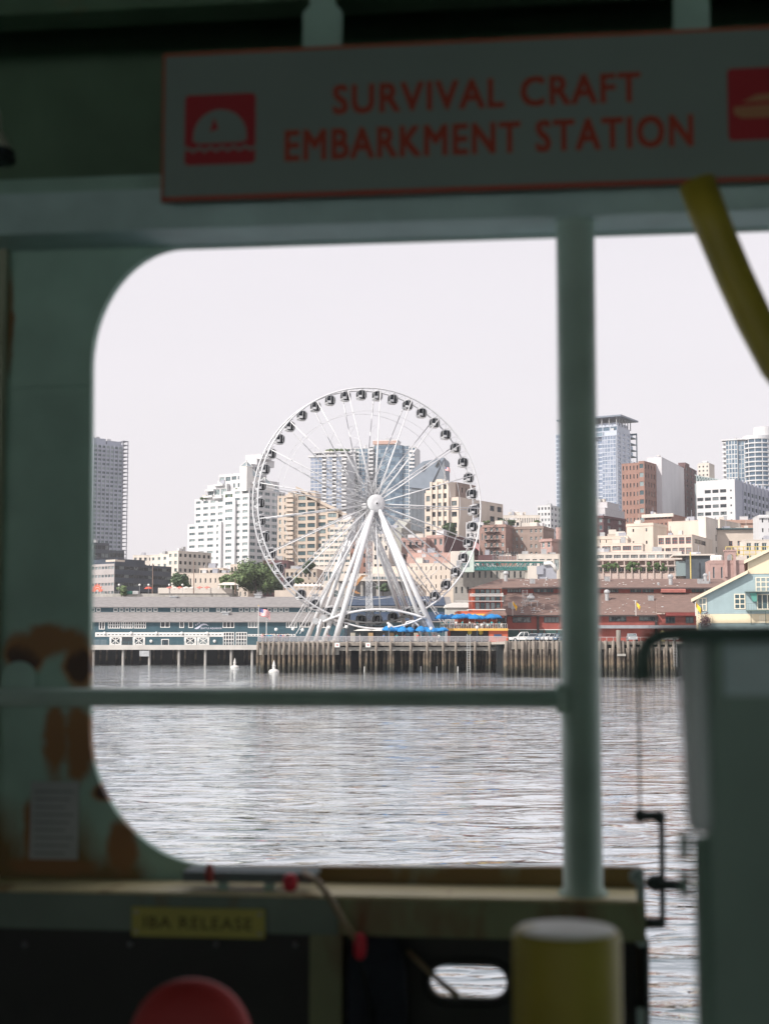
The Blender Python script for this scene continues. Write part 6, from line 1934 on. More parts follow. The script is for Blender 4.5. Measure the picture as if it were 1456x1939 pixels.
# ---- pale blue gabled building at right
def gable():
    d = 250.0
    ox = K(1316, 1150) * d
    root = empty('gabled_building', (ox, d, ZD), -R(14), 'pale blue and yellow gabled pier building at the right edge', 'building')
    kc_ = K(1316, 1150); X = lambda px, dd=0: d * (K(px, 1120) - kc_) / (math.cos(R(14)) + K(px, 1120) * math.sin(R(14)))
    Z = lambda py, dd=0: zat(py, d + dd) - ZD
    blue = mat('pale_blue_clapboard', (.30, .385, .405), .75, .06, .5, streak=.04)
    yel = mat('pale_yellow_trim', (.64, .56, .42), .7, .05)
    cr = mat('cream_clapboard', (.66, .56, .40), .75, .05)
    x0, xm, xr = X(1318), X(1416), X(1560)
    z0, zm = Z(1134), Z(1088)
    w = MB(); dep = 60
    w.prism([(x0, 0), (xr, 0), (xr, zm), (xm, zm), (x0, z0)], 'y', 0, dep)
    w.build('wall', blue, root)
    cb = MB(); z = .4
    while z < zm:
        xa = x0 if z < z0 else x0 + (xm - x0) * (z - z0) / (zm - z0)
        cb.box(xa + .1, xr, -.03, -.004, z, z + .035); z += .27
    cb.build('clapboard', blue, root, kind='stuff')
    u = MB(); u.prism([(xm, zm + .01), (xr, zm + .01), (xr, Z(1010)), (xm, Z(1064))], 'y', -.1, dep); u.build('upper_wall', cr, root)
    def slope(xa, za, xb, zb_, nm):
        s = MB(); s.prism([(xa, za), (xb, zb_), (xb, zb_ + .42), (xa, za + .42)], 'y', -.9, dep); s.build(nm, SHINGLE_B, root)
        s = MB(); s.prism([(xa, za - .12), (xb, zb_ - .12), (xb, zb_ + .44), (xa, za + .44)], 'y', -1.0, -.91); s.build('bargeboard', yel, root)
    slope(X(1308), Z(1139), xm, Z(1086), 'lower_roof')
    slope(X(1409), Z(1068), xr, Z(1000), 'upper_roof')
    MB().box(x0 - .12, x0 + .2, -.12, -.035, 0, z0 - .2).build('corner_board', yel, root)
    MB().box(x0 + .2, xr, -.1, -.035, Z(1180), Z(1163)).build('base_band', cr, root)
    for (p0, p1, y0, y1, nx, nz) in ((1321, 1337, 1132, 1157, 2, 2), (1389, 1410, 1125, 1154, 2, 3), (1432, 1462, 1126, 1155, 3, 1), (1430, 1470, 1094, 1122, 4, 3), (1470, 1500, 1125, 1155, 2, 2), (1436, 1446, 1166, 1180, 2, 1)):
        ww = X(p1) - X(p0); h = Z(y0) - Z(y1)
        o = put('window', win_mesh(ww, h, mat('cream_frame', (.68, .62, .50), .6, .04), G_TEAL, nx, nz, .16), root, ((X(p0) + X(p1)) / 2, -.06, Z(y1)))
    # balcony with brackets and rail
    b = MB(); zb = Z(1156); b.box(X(1411), xr, -1.8, -.1, zb - .2, zb)
    for i in range(30): xx = X(1411) + i * .42; b.box(xx, xx + .03, -1.8, -1.76, zb, zb + 1.05)
    b.box(X(1411), xr, -1.82, -1.74, zb + 1.05, zb + 1.1)
    b.box(X(1409), xr, -1.8, -.1, Z(1123), Z(1121.5))
    for i in range(4): xx = X(1420) + i * 2.4; b.tube([(xx, -1.7, zb - .2), (xx, -.1, zb - 2.4)], .06, 5)
    b.build('balcony', mat('green_black_iron', (.10, .14, .13), .5), root)
    MB().prism([(X(1419), Z(1124)), (X(1432), Z(1124)), (X(1432), Z(1140)), (X(1424), Z(1140))], 'y', -1.2, -.12).build('green_shutter', mat('sea_green_paint', (.08, .26, .22), .6), root)
    MB().box(x0 - 1, xr + 2, -3, dep, -.6, -.02).build('pier_deck', DECKT, root)
    pmh = pile_mesh(.3, ZD - .6, .1, 91)
    for i in range(16):
        put('pile', pmh, root, (x0 - .4 + i * 1.9, -2.4 + (i % 3) * .2, -ZD), (0, 0, i))
        put('pile', pmh, root, (x0 - .4 + i * 1.9, 3.5, -ZD), (0, 0, i + .5))
    for i in range(12): put('pile', pmh, root, (x0 - .6, 4 + i * 4.5, -ZD), (0, 0, i))
    # planting at foot
    pl = MB()
    for k in range(420): pl.add([(X(random.gauss(1333, 5)) + random.uniform(-.2, .2), random.uniform(-1.8, -.3), Z(1176) + random.gauss(0, .7)) for q_ in range(1) for _ in range(1)] and (lambda c_: [(c_[0] + random.uniform(-.2, .2), c_[1] + random.uniform(-.15, .15), c_[2] + random.uniform(-.2, .2)) for _ in range(3)])((X(random.gauss(1333, 5)), random.uniform(-1.8, -.3), Z(1176) + random.gauss(0, .7))), [(0, 1, 2)])
    pl.build('shrub', mat('purple_shrub', (.10, .05, .06), .9, .3, 2), root, kind='stuff')
    q = MB(); q.tube([(X(1328), -2.2, 0), (X(1328), -2.2, Z(1150))], .06, 6); q.prism([(X(1328), Z(1143)), (X(1329.4), Z(1158)), (X(1326.6), Z(1158))], 'y', -2.25, -2.15)
    q.build('closed_parasol', DARK, root)
gable()

# ---- footbridge, elevator tower, market lettering
def footbridge():
    d = 455.0
    grn = mat('bridge_green', (.03, .17, .16), .5, .1)
    mint = mat('mint_render', (.50, .58, .53), .8, .05); 
    r = empty('elevator_tower', (K(866, 1060) * d, d, 4), 0, 'pale mint green elevator tower at the left end of the footbridge', 'tower')
    ox = r.location.x; X = lambda px: K(px, 1060) * d - ox; Z = lambda py: zat(py, d) - 4
    MB().box(X(854), X(871), -1, 5, Z(1083), Z(1044)).build('wall', M_CREAM2, r)
    MB().box(X(871), X(897), -.4, 6, Z(1083), Z(1043)).build('wall', mint, r)
    MB().box(X(863.5), X(869.5), -1.06, -1.005, Z(1076), Z(1062)).build('window', FR_GREY, r)
    MB().box(X(874), X(888), -.46, -.405, Z(1074), Z(1060)).build('window', G_TEAL, r)
    b = empty('footbridge', (K(960, 1060) * d, d, zat(1080, d)), 0, 'dark green truss footbridge crossing behind the brown roofs', 'footbridge')
    ox = b.location.x; zb = b.location.z; X = lambda px: K(px, 1060) * d - ox; Z = lambda py: zat(py, d) - zb
    x0, x1 = X(898), X(1046)
    t = MB(); zt_, z0 = Z(1065), Z(1078.5)
    t.box(x0, x1, -.3, 3, zt_ - .1, zt_ + .3); t.build('top_deck', grn, b)
    MB().box(x0, x1, -.5, 3.2, zt_ + .31, zt_ + .62).build('roof', M_CREAM2, b)
    l = MB(); l.box(x0, x1 - 6, -.3, -.1, z0 - .2, z0 + .2); l.box(x0, x1 - 6, 2.6, 2.8, z0 - .2, z0 + .2)
    n = 12
    for i in range(n):
        xa = x0 + (x1 - 6 - x0) * i / n; xb = x0 + (x1 - 6 - x0) * (i + 1) / n
        l.tube([(xa, -.2, z0), (xa, -.2, zt_)], .1, 4)
        l.tube([(xa, -.2, zt_ if i < n / 2 else z0), (xb, -.2, z0 if i < n / 2 else zt_)], .13, 4)
    l.build('truss', grn, b)
    MB().box(x0, x1 - 6, .2, 2.4, z0 + .2, z0 + .9).build('glass_parapet', mat('seagreen_glass', (.10, .26, .26), .2, .1), b)
    for px_ in (997, 950): MB().box(X(px_) - .5, X(px_) + .5, .3, 2, -8, z0 - .2).build('pier_leg', CONC, b)
    s = empty('stair_house', (K(1026, 1080) * d, d - 2, zat(1115, d)), 0, 'pale stair house with a rounded end beside the grey column', 'building')
    ox = s.location.x; zb = s.location.z; X = lambda px: K(px, 1060) * d - ox; Z = lambda py: zat(py, d) - zb
    MB().box(X(998), X(1016), 0, 6, 0, Z(1072)).build('wall', M_CREAM2, s)
    m_ = MB(); m_.prism([(X(1016), 0), (X(1052), 0), (X(1052), Z(1074)), (X(1046), Z(1069)), (X(1028), Z(1070)), (X(1016), Z(1073))], 'y', .5, 6); m_.build('wall', M_GREYC, s)
    MB().tube([(X(1028), .2, Z(1068)), (X(1040), .2, Z(1067)), (X(1047), .2, Z(1072)), (X(1051), .2, Z(1082))], .6, 8).build('rounded_edge', WHITE, s, smooth=True)
    MB().box(X(1014), X(1027), -.1, 0, Z(1088), Z(1073)).build('panel', M_GREYC, s)
    # lettering seen from behind
    g = empty('market_sign', (K(956, 1050) * 498, 498, zat(1064, 498)), 0, 'rooftop market lettering on a steel frame seen from behind', 'sign')
    tm = text_mesh('PUBLIC MARKET', 1.15, DARK, .06, .03, 1.0, align='CENTER')
    put('lettering', tm, g, (0, -.1, 2.6), (R(90), 0, R(180)))
    f = MB()
    for i in range(9): xx = -4.2 + i * 1.05; f.tube([(xx, 0, 0), (xx, 0, 3.7)], .06, 4); f.tube([(xx, 0, 2.4), (xx + .9, 1.2, 0)], .05, 4)
    for z in (.9, 1.7, 2.5): f.box(-4.4, 4.4, -.05, .05, z - .05, z + .05)
    f.build('sign_frame', FR_GREY, g)
footbridge()

def terrace_road():
    """the raised street behind the aquarium roof and the cream viaduct slab"""
    d = 462.0
    z = zat(1127, d)
    x0, x1 = K(150, 1120) * d, K(440, 1120) * d
    r = empty('raised_walkway', ((x0 + x1) / 2, d, 4), 0, 'pale concrete raised walkway and wall above the grey aquarium roof', 'wall')
    hw_ = (x1 - x0) / 2
    MB().box(-hw_, hw_, 0, 30, 0, zat(1124, d) - 4).build('wall', CONC, r)
    MB().box(K(300, 1120) * d - (x0 + x1) / 2, hw_, -.3, -.01, zat(1119, d) - 4.8, zat(1113, d) - 4).build('parapet', M_CREAM2, r)
    MB().box(K(300, 1120) * d - (x0 + x1) / 2, hw_, -.02, 20, zat(1124, d) - 4, zat(1116, d) - 4).build('slab', CONC, r)
    # pavilion
    p = at(432, 1112, 458)
    q = empty('pavilion', (p.x, 460, zat(1116, 460)), 0, 'small open pavilion with a pale hipped roof left of the big tree', 'pavilion')
    h = zat(1108, 460) - zat(1116, 460)
    g = MB(); g.add([(-3.4, -2, h), (3.4, -2, h), (3.4, 2, h), (-3.4, 2, h), (-1.6, 0, h + .9), (1.6, 0, h + .9)], [(0, 1, 5, 4), (1, 2, 5), (2, 3, 4, 5), (3, 0, 4), (0, 3, 2, 1)]); g.build('roof', M_CREAM2, q)
    for sx in (-3, -1, 1, 3): MB().box(sx - .12, sx + .12, -1.8, -1.6, 0, h).build('post', WHITE, q)
    # cream viaduct slab behind the wheel
    d = 468
    x0, x1 = K(640, 1100) * d, K(775, 1100) * d
    v = empty('viaduct', ((x0 + x1) / 2, d, 4), 0, 'cream elevated roadway slab with dark space below behind the wheel legs', 'bridge')
    a = (x1 - x0) / 2
    MB().box(-a, a, 0, 10, zat(1100, d) - 4, zat(1086, d) - 4).build('deck', M_CREAM2, v)
    MB().box(-a, a, 6, 6.3, 0, zat(1100, d) - 4).build('back_wall', FR_GREY, v)
    for i in range(5): MB().box(-a + 2 + i * a * .45, -a + 2.8 + i * a * .45, 1, 1.8, 0, zat(1100, d) - 4).build('pillar', CONC, v)
    for i in range(12):
        x = K(708, 1100) * d - (x0 + x1) / 2 + i * .9
        put('window', win_mesh(.7, .9, FR_GREY, G_TEAL), v, (x, -.02, zat(1097, d) - 4))
    s = empty('stairway', (K(672, 1100) * 452, 452, zat(1124, 452)), 0, 'orange brown zigzag stairway behind the left wheel legs', 'stairs')
    br = mat('orange_brown_wood', (.42, .22, .10), .8, .1)
    t = MB()
    t.prism([(-3.2, 2.2), (-2.0, 2.2), (1.8, 0), (.4, 0)], 'y', 0, 1); t.prism([(-1.0, 2.3), (.4, 2.3), (3.0, 5.6), (2.0, 5.6)], 'y', .0, 1.0)
    t.box(2.0, 3.8, 0, 1, 5.3, 5.7); t.build('flight', br, s)
    rr = MB()
    for i in range(7): rr.box(-3 + i * .6, -2.94 + i * .6, -.1, 0, 2.2 - i * .35, 3.2 - i * .35)
    rr.build('railing', br, s)
    # row of white market tents behind the aquarium roof
    tm_ = MB(); tm_.add([(-1.3, -1.3, 0), (1.3, -1.3, 0), (1.3, 1.3, 0), (-1.3, 1.3, 0), (0, 0, .85), (-1.3, -1.3, -.25), (1.3, -1.3, -.25)], [(0, 1, 4), (1, 2, 4), (2, 3, 4), (3, 0, 4), (5, 6, 1, 0)])
    for sx in (-1.2, 1.2): tm_.box(sx - .05, sx + .05, -1.2, -1.1, -2.3, -.01)
    tme = tm_.mesh('market_tent', mat('tent_white', (.70, .62, .56), .8, .06))
    rr = MB().box(-9, 9, 0, 8, -6, 0)
    k = at(576, 1112, 450)
    rr.v = [(v_[0] + k.x, v_[1] + 449, v_[2] + zat(1118, 450)) for v_ in rr.v]
    rr.build('tent_platform', M_CREAM, label='low cream platform holding the row of white tents', cat='platform')
    for i in range(9):
        p = at(545 + i * 7.6, 1108, 452)
        o = put('market_tent', tme, None, (p.x, 452 + (i % 2), zat(1109.5, 452))); tag(o, '%s white peaked tent from the left in the row above the grey roof' % ORD[i], 'tent', 'white tents above the aquarium roof')
terrace_road()

# ---- poles and lights above the left roofs
for i, (px_, y0, y1, lab) in enumerate(((290, 1067, 1120, 'tall brown utility pole before the dark office building'), (368, 1060, 1120, 'brown utility pole left of the pavilion'), (446, 1095, 1120, 'slender light pole right of the pavilion'))):
    p = at(px_, y0, 458); zb = zat(1124, 458)
    MB().tube([(p.x, 458, zb), (p.x, 458, p.z)], [.16, .1], 7).build('utility_pole', mat('pole_brown', (.22, .15, .12), .8), label=lab, cat='pole')
for i, px_ in enumerate((226, 265, 282, 321, 346)):
    p = at(px_, 1109, 458); zb = zat(1124, 458)
    r = empty('walkway_lamp', (p.x, 458, zb), 0, '%s globe lamp from the left on the raised walkway' % ORD[i], 'street lamp', 'globe lamps on the raised walkway')
    MB().tube([(0, 0, 0), (0, 0, p.z - zb)], .06, 6).build('post', FR_GREY, r); MB().ball((0, 0, p.z - zb + .25), .35, n=10, m=6).build('globe', WHITE, r)
for i, (px_, c) in enumerate(((281, 1), (321, 1), (330, 0), (340, 1), (352, 0), (364, 0), (378, 1), (392, 1))):
    p = at(px_, 1117, 462)
    umb = MB().lathe([(1.5, 0), (.9, .5), (.05, .75)], 8, (p.x, 463, zat(1115, 463))); umb.lathe([(.05, -2.2), (.05, 0)], 6, (p.x, 463, zat(1115, 463)))
    umb.build('parasol', mat('red_parasol', (.50, .09, .06), .8) if c else M_CREAM2, label='small %s parasol on the raised walkway, %s' % ('red' if c else 'cream', ('below the tall pole', 'by the globe lamp', 'beside the dark tree', 'in front of the dark tree', 'left of the second pole', 'right of the second pole', 'left of the pavilion', 'nearest the pavilion')[i]), cat='umbrella')
for (p0, p1, cc, lab) in ((240, 250, (.03, .16, .12), 'green container parked on the raised walkway'), (252, 262, (.5, .5, .5), 'pale grey container beside the green one on the walkway')):
    a, b_ = at(p0, 1120, 461), at(p1, 1120, 461)
    m_ = MB().box(a.x, b_.x, 461, 463, zat(1125, 461), zat(1119, 461))
    for k in range(6):
        xx = a.x + (b_.x - a.x) * (k + .5) / 6; m_.box(xx - .04, xx + .04, 460.95, 460.995, zat(1124.5, 461), zat(1119.5, 461))
    m_.build('container', mat('cont_%d' % p0, cc, .6), label=lab, cat='container')

# ---- trees
def leafmat(name, c):
    m = bpy.data.materials.new(name); m.use_nodes = True
    N = m.node_tree.nodes; L = m.node_tree.links; b = N['Principled BSDF']; b.inputs['Roughness'].default_value = .75
    tc = N.new('ShaderNodeTexCoord'); nz = N.new('ShaderNodeTexNoise'); nz.inputs['Scale'].default_value = .7; nz.inputs['Detail'].default_value = 6
    L.new(tc.outputs['Object'], nz.inputs['Vector'])
    r = N.new('ShaderNodeValToRGB'); L.new(nz.outputs['Fac'], r.inputs[0])
    r.color_ramp.elements[0].position = .3; r.color_ramp.elements[0].color = (c[0] * .55, c[1] * .6, c[2] * .7, 1)
    r.color_ramp.elements[1].position = .72; r.color_ramp.elements[1].color = (c[0] * 1.45, c[1] * 1.35, c[2] * 1.2, 1)
    L.new(r.outputs[0], b.inputs['Base Color'])
    return m
LEAF1 = leafmat('leaf_green', (.10, .15, .06)); LEAF2 = leafmat('leaf_dark_green', (.06, .10, .05)); BARK = mat('bark', (.10, .08, .06), .9, .2)
def tree(px, pyt, pyb, d, wpx, lab, leaf=None, n=2600, seed=0, lobes=12):
    leaf = leaf or LEAF1
    rnd = np.random.RandomState(seed)
    base = at(px, pyb, d); top = at(px, pyt, d)
    H = top.z - base.z; Wd = wpx / FPX * d
    r = empty('tree', (base.x, d, base.z), 0, lab, 'tree')
    tr = MB(); tr.tube([(0, 0, -1), (.1, 0, H * .25), (0, .1, H * .5)], [H * .035, H * .028, H * .015], 7)
    for k in range(6):
        a = k * 1.1; tr.tube([(0, 0, H * (.2 + .05 * k)), (math.cos(a) * Wd * .28, math.sin(a) * Wd * .28, H * (.45 + .07 * k))], [H * .015, H * .006], 5)
    tr.build('trunk', BARK, r)
    cl = []
    for k in range(lobes):
        a = rnd.rand() * 6.28; q = rnd.rand() ** .5
        zz = rnd.uniform(.22, .82); wid = (1 - abs(zz - .42) * 1.1)
        cl.append((math.cos(a) * q * Wd * .36 * wid, math.sin(a) * q * Wd * .3, H * zz, rnd.uniform(.14, .26) * min(Wd, H * 1.3)))
    V = []; F = []
    per = n // lobes
    for (cx, cy, cz, rr) in cl:
        for k in range(per):
            v = rnd.normal(size=3); v /= np.linalg.norm(v); q = rr * (rnd.rand() ** .35) * rnd.uniform(.75, 1.32)
            c = np.array((cx, cy, cz)) + v * q * np.array((1, 1, .8))
            if c[2] < H * .06: continue
            s = rnd.uniform(.22, .5) * (.6 + d / 1100)
            t1 = np.cross(v + rnd.normal(size=3) * .5, (0.1, .2, 1.)); t1 /= np.linalg.norm(t1); t2 = np.cross(t1, v); t2 /= (np.linalg.norm(t2) + 1e-6)
            i = len(V)
            V += [tuple(c + t1 * s), tuple(c + t2 * s * .8), tuple(c - t1 * s), tuple(c - t2 * s * .8)]
            F.append((i, i + 1, i + 2, i + 3))
    mb = MB(); mb.add(V, F); mb.build('crown', leaf, r)
tree(484, 1058, 1128, 470, 118, 'big round green tree behind the grey roof left of the wheel', LEAF1, 9000, 3, 26)
tree(434, 1083, 1128, 472, 46, 'smaller green tree joined to the left of the big tree', LEAF1, 2600, 5, 10)
tree(342, 1084, 1122, 470, 44, 'dark green tree right of the dark office building', LEAF2, 3000, 8, 12)
tree(230, 1108, 1130, 461, 26, 'round green bush at the corner of the grey office', LEAF1, 1200, 9, 7)
tree(585, 1060, 1092, 500, 30, 'green tree below the tan apartments behind the wheel', LEAF2, 1800, 10, 8)
tree(848, 980, 1024, 570, 36, 'dark green tree in front of the cream historic building', LEAF2, 3200, 11, 10)
tree(920, 983, 1003, 590, 20, 'small bright green tree above the brick hotel', LEAF1, 900, 12, 6)
tree(950, 980, 1000, 595, 18, 'dark rooftop tree left of centre on the brick hotel skyline', LEAF2, 900, 13, 6)
tree(968, 982, 1000, 600, 20, 'dark rooftop tree right of its twin on the hotel skyline', LEAF2, 900, 14, 6)
tree(1015, 984, 1002, 600, 24, 'low green trees near the grey column above the hotel', LEAF1, 900, 15, 6)
tree(560, 1090, 1110, 480, 40, 'low green shrubbery above the row of white tents', LEAF1, 1200, 16, 8)
tree(725, 1103, 1122, 458, 34, 'clipped hedge under the viaduct behind the service mast', LEAF2, 1200, 17, 8)
tree(527, 1102, 1128, 470, 30, 'dark green tree half hidden by the lower left rim', LEAF2, 1400, 18, 8)
# ================================================================== THE FERRY (near the camera)
TH = R(6.5)
DW = 6.5
CT, ST = math.cos(TH), math.sin(TH)
def fp(px, py, off=0.0):
    """point of a plane parallel to the bulkhead, off metres nearer than it, in the bulkhead's frame"""
    r = ray(px, py)
    t = (DW * CT - off) / (r.x * ST + r.y * CT)
    x, y, z = r.x * t, t, r.z * t
    u = x * CT - (y - DW) * ST
    return (u, -off, z)
def fpz(py, off, px=728): return fp(px, py, off)[2]
FRAME = (0, DW, 5.0)

def paint(name, base, rust=0.35, rscale=1.2, blobs=(), low=None, dark=(0.07, 0.03, 0.015), rustc=(0.22, 0.10, 0.02), rough=.5):
    """old ship paint: chalky colour, rust runs, flaked patches"""
    m = bpy.data.materials.new(name); m.use_nodes = True
    N = m.node_tree.nodes; L = m.node_tree.links; b = N['Principled BSDF']; b.inputs['Roughness'].default_value = rough
    tc = N.new('ShaderNodeTexCoord')
    mp = N.new('ShaderNodeMapping'); mp.inputs['Scale'].default_value = (1, 1, .35); L.new(tc.outputs['Object'], mp.inputs['Vector'])
    n1 = N.new('ShaderNodeTexNoise'); n1.inputs['Scale'].default_value = rscale * 1.6; n1.inputs['Detail'].default_value = 7; n1.inputs['Distortion'].default_value = .4; L.new(mp.outputs[0], n1.inputs['Vector'])
    n2 = N.new('ShaderNodeTexNoise'); n2.inputs['Scale'].default_value = 3; n2.inputs['Detail'].default_value = 6; L.new(tc.outputs['Object'], n2.inputs['Vector'])
    rp = N.new('ShaderNodeMapRange'); rp.inputs['From Min'].default_value = .72 - rust * .4; rp.inputs['From Max'].default_value = .86 - rust * .4
    val = n1.outputs['Fac']
    if low is not None:
        sp = N.new('ShaderNodeSeparateXYZ'); L.new(tc.outputs['Object'], sp.inputs[0])
        lr = N.new('ShaderNodeMapRange'); lr.inputs['From Min'].default_value = low[1]; lr.inputs['From Max'].default_value = low[0]; lr.inputs['To Min'].default_value = -.3; lr.inputs['To Max'].default_value = .26
        L.new(sp.outputs['Z'], lr.inputs['Value'])
        a = N.new('ShaderNodeMath'); a.operation = 'ADD'; L.new(val, a.inputs[0]); L.new(lr.outputs[0], a.inputs[1]); val = a.outputs[0]
    L.new(val, rp.inputs['Value'])
    vr = N.new('ShaderNodeMapRange'); vr.inputs['From Min'].default_value = .3; vr.inputs['From Max'].default_value = .7; vr.inputs['To Min'].default_value = .85; vr.inputs['To Max'].default_value = 1.12; L.new(n2.outputs['Fac'], vr.inputs['Value'])
    sc = N.new('ShaderNodeVectorMath'); sc.operation = 'SCALE'; sc.inputs[0].default_value = base; L.new(vr.outputs[0], sc.inputs['Scale'])
    mx = N.new('ShaderNodeMixRGB'); L.new(rp.outputs[0], mx.inputs[0]); L.new(sc.outputs[0], mx.inputs[1]); mx.inputs[2].default_value = (*rustc, 1)
    out = mx.outputs[0]
    for (c, r, sq) in blobs:
        sb = N.new('ShaderNodeVectorMath'); sb.operation = 'SUBTRACT'; L.new(tc.outputs['Object'], sb.inputs[0]); sb.inputs[1].default_value = (c[0], 0, c[2])
        ml = N.new('ShaderNodeVectorMath'); ml.operation = 'MULTIPLY'; L.new(sb.outputs[0], ml.inputs[0]); ml.inputs[1].default_value = (1 / r, .0, 1 / (r * sq))
        ln = N.new('ShaderNodeVectorMath'); ln.operation = 'LENGTH'; L.new(ml.outputs[0], ln.inputs[0])
        n3 = N.new('ShaderNodeTexNoise'); n3.inputs['Scale'].default_value = 9; n3.inputs['Detail'].default_value = 4; L.new(tc.outputs['Object'], n3.inputs['Vector'])
        ad = N.new('ShaderNodeMath'); ad.operation = 'MULTIPLY_ADD'; ad.inputs[1].default_value = 1.1; L.new(n3.outputs['Fac'], ad.inputs[0]); L.new(ln.outputs['Value'], ad.inputs[2])
        for (e0, e1, colr) in (((1.85, 1.42, (.32, .135, .03)), (1.42, 1.3, dark)) if c[1] == 0 else ((1.55, 1.15, (.27, .125, .035)),)):
            f = N.new('ShaderNodeMapRange'); f.inputs['From Min'].default_value = e0; f.inputs['From Max'].default_value = e1; L.new(ad.outputs[0], f.inputs['Value'])
            m2 = N.new('ShaderNodeMixRGB'); L.new(f.outputs[0], m2.inputs[0]); L.new(out, m2.inputs[1]); m2.inputs[2].default_value = (*colr, 1); out = m2.outputs[0]
    L.new(out, b.inputs['Base Color'])
    bp = N.new('ShaderNodeBump'); bp.inputs['Strength'].default_value = .5; bp.inputs['Distance'].default_value = .02; L.new(n2.outputs['Fac'], bp.inputs['Height']); L.new(bp.outputs[0], b.inputs['Normal'])
    return m

B1 = fp(45, 1245); B2 = fp(150, 1262); B3 = fp(195, 1500); B4 = fp(172, 1425)
SHIP = paint('ship_green_paint', (0.32, 0.50, 0.42), .25, 1.3, [((B1[0], 0, B1[2]), .085, 1.0), ((B2[0], 0, B2[2]), .07, 1.4), ((B3[0], 0, B3[2]), .05, .8), ((B4[0], 0, B4[2]), .03, .8)] + [((fp(a_, b_)[0], 1, fp(a_, b_)[2]), r_, q_) for a_, b_, r_, q_ in ((95, 1212, .20, .45), (105, 1400, .07, 3), (152, 1400, .09, 2.6), (100, 1640, .24, .22), (60, 1560, .05, 3), (232, 1600, .09, 1.6), (12, 600, .05, 6))], low=(-1.0, -.1), rustc=(.19, .115, .03))
SHIP2 = paint('ship_green_plain', (0.36, 0.54, 0.47), .05, 1.5)
SHIP_SHADE = paint('ship_green_shade', (0.12, 0.21, 0.13), .1, 1.5)  # darker green holds the shade of the recess under the deckhead
PALEG = paint('pale_tube_green', (0.46, 0.60, 0.54), .12, 3)
SHIPR = paint('ship_rusty_green', (0.28, 0.31, 0.17), .58, 2.2, rustc=(.2, .08, .03))
BLACKP = paint('near_black', (0.022, 0.026, 0.024), .15, 2.0, rustc=(.05, .03, .02))
YELP = paint('safety_yellow', (0.36, 0.29, 0.03), .12, 2.0, rustc=(.32, .17, .05))

def flip(o):
    bm = bmesh.new(); bm.from_mesh(o.data); bmesh.ops.recalc_face_normals(bm, faces=bm.faces); bm.to_mesh(o.data); bm.free()

def plate_mesh(outer, holes, y0, y1):
    bm = bmesh.new()
    def loop(pts):
        vs = [bm.verts.new((p[0], y0, p[1])) for p in pts]
        return [bm.edges.new((vs[i], vs[(i + 1) % len(vs)])) for i in range(len(vs))]
    es = loop(outer)
    for h in holes: es += loop(h)
    bmesh.ops.triangle_fill(bm, use_beauty=True, use_dissolve=False, edges=es)
    r = bmesh.ops.extrude_face_region(bm, geom=bm.faces[:])
    bmesh.ops.translate(bm, verts=[e for e in r['geom'] if isinstance(e, bmesh.types.BMVert)], vec=(0, y1 - y0, 0))
    bmesh.ops.recalc_face_normals(bm, faces=bm.faces)
    me = bpy.data.meshes.new('plate'); bm.to_mesh(me); bm.free()
    return me

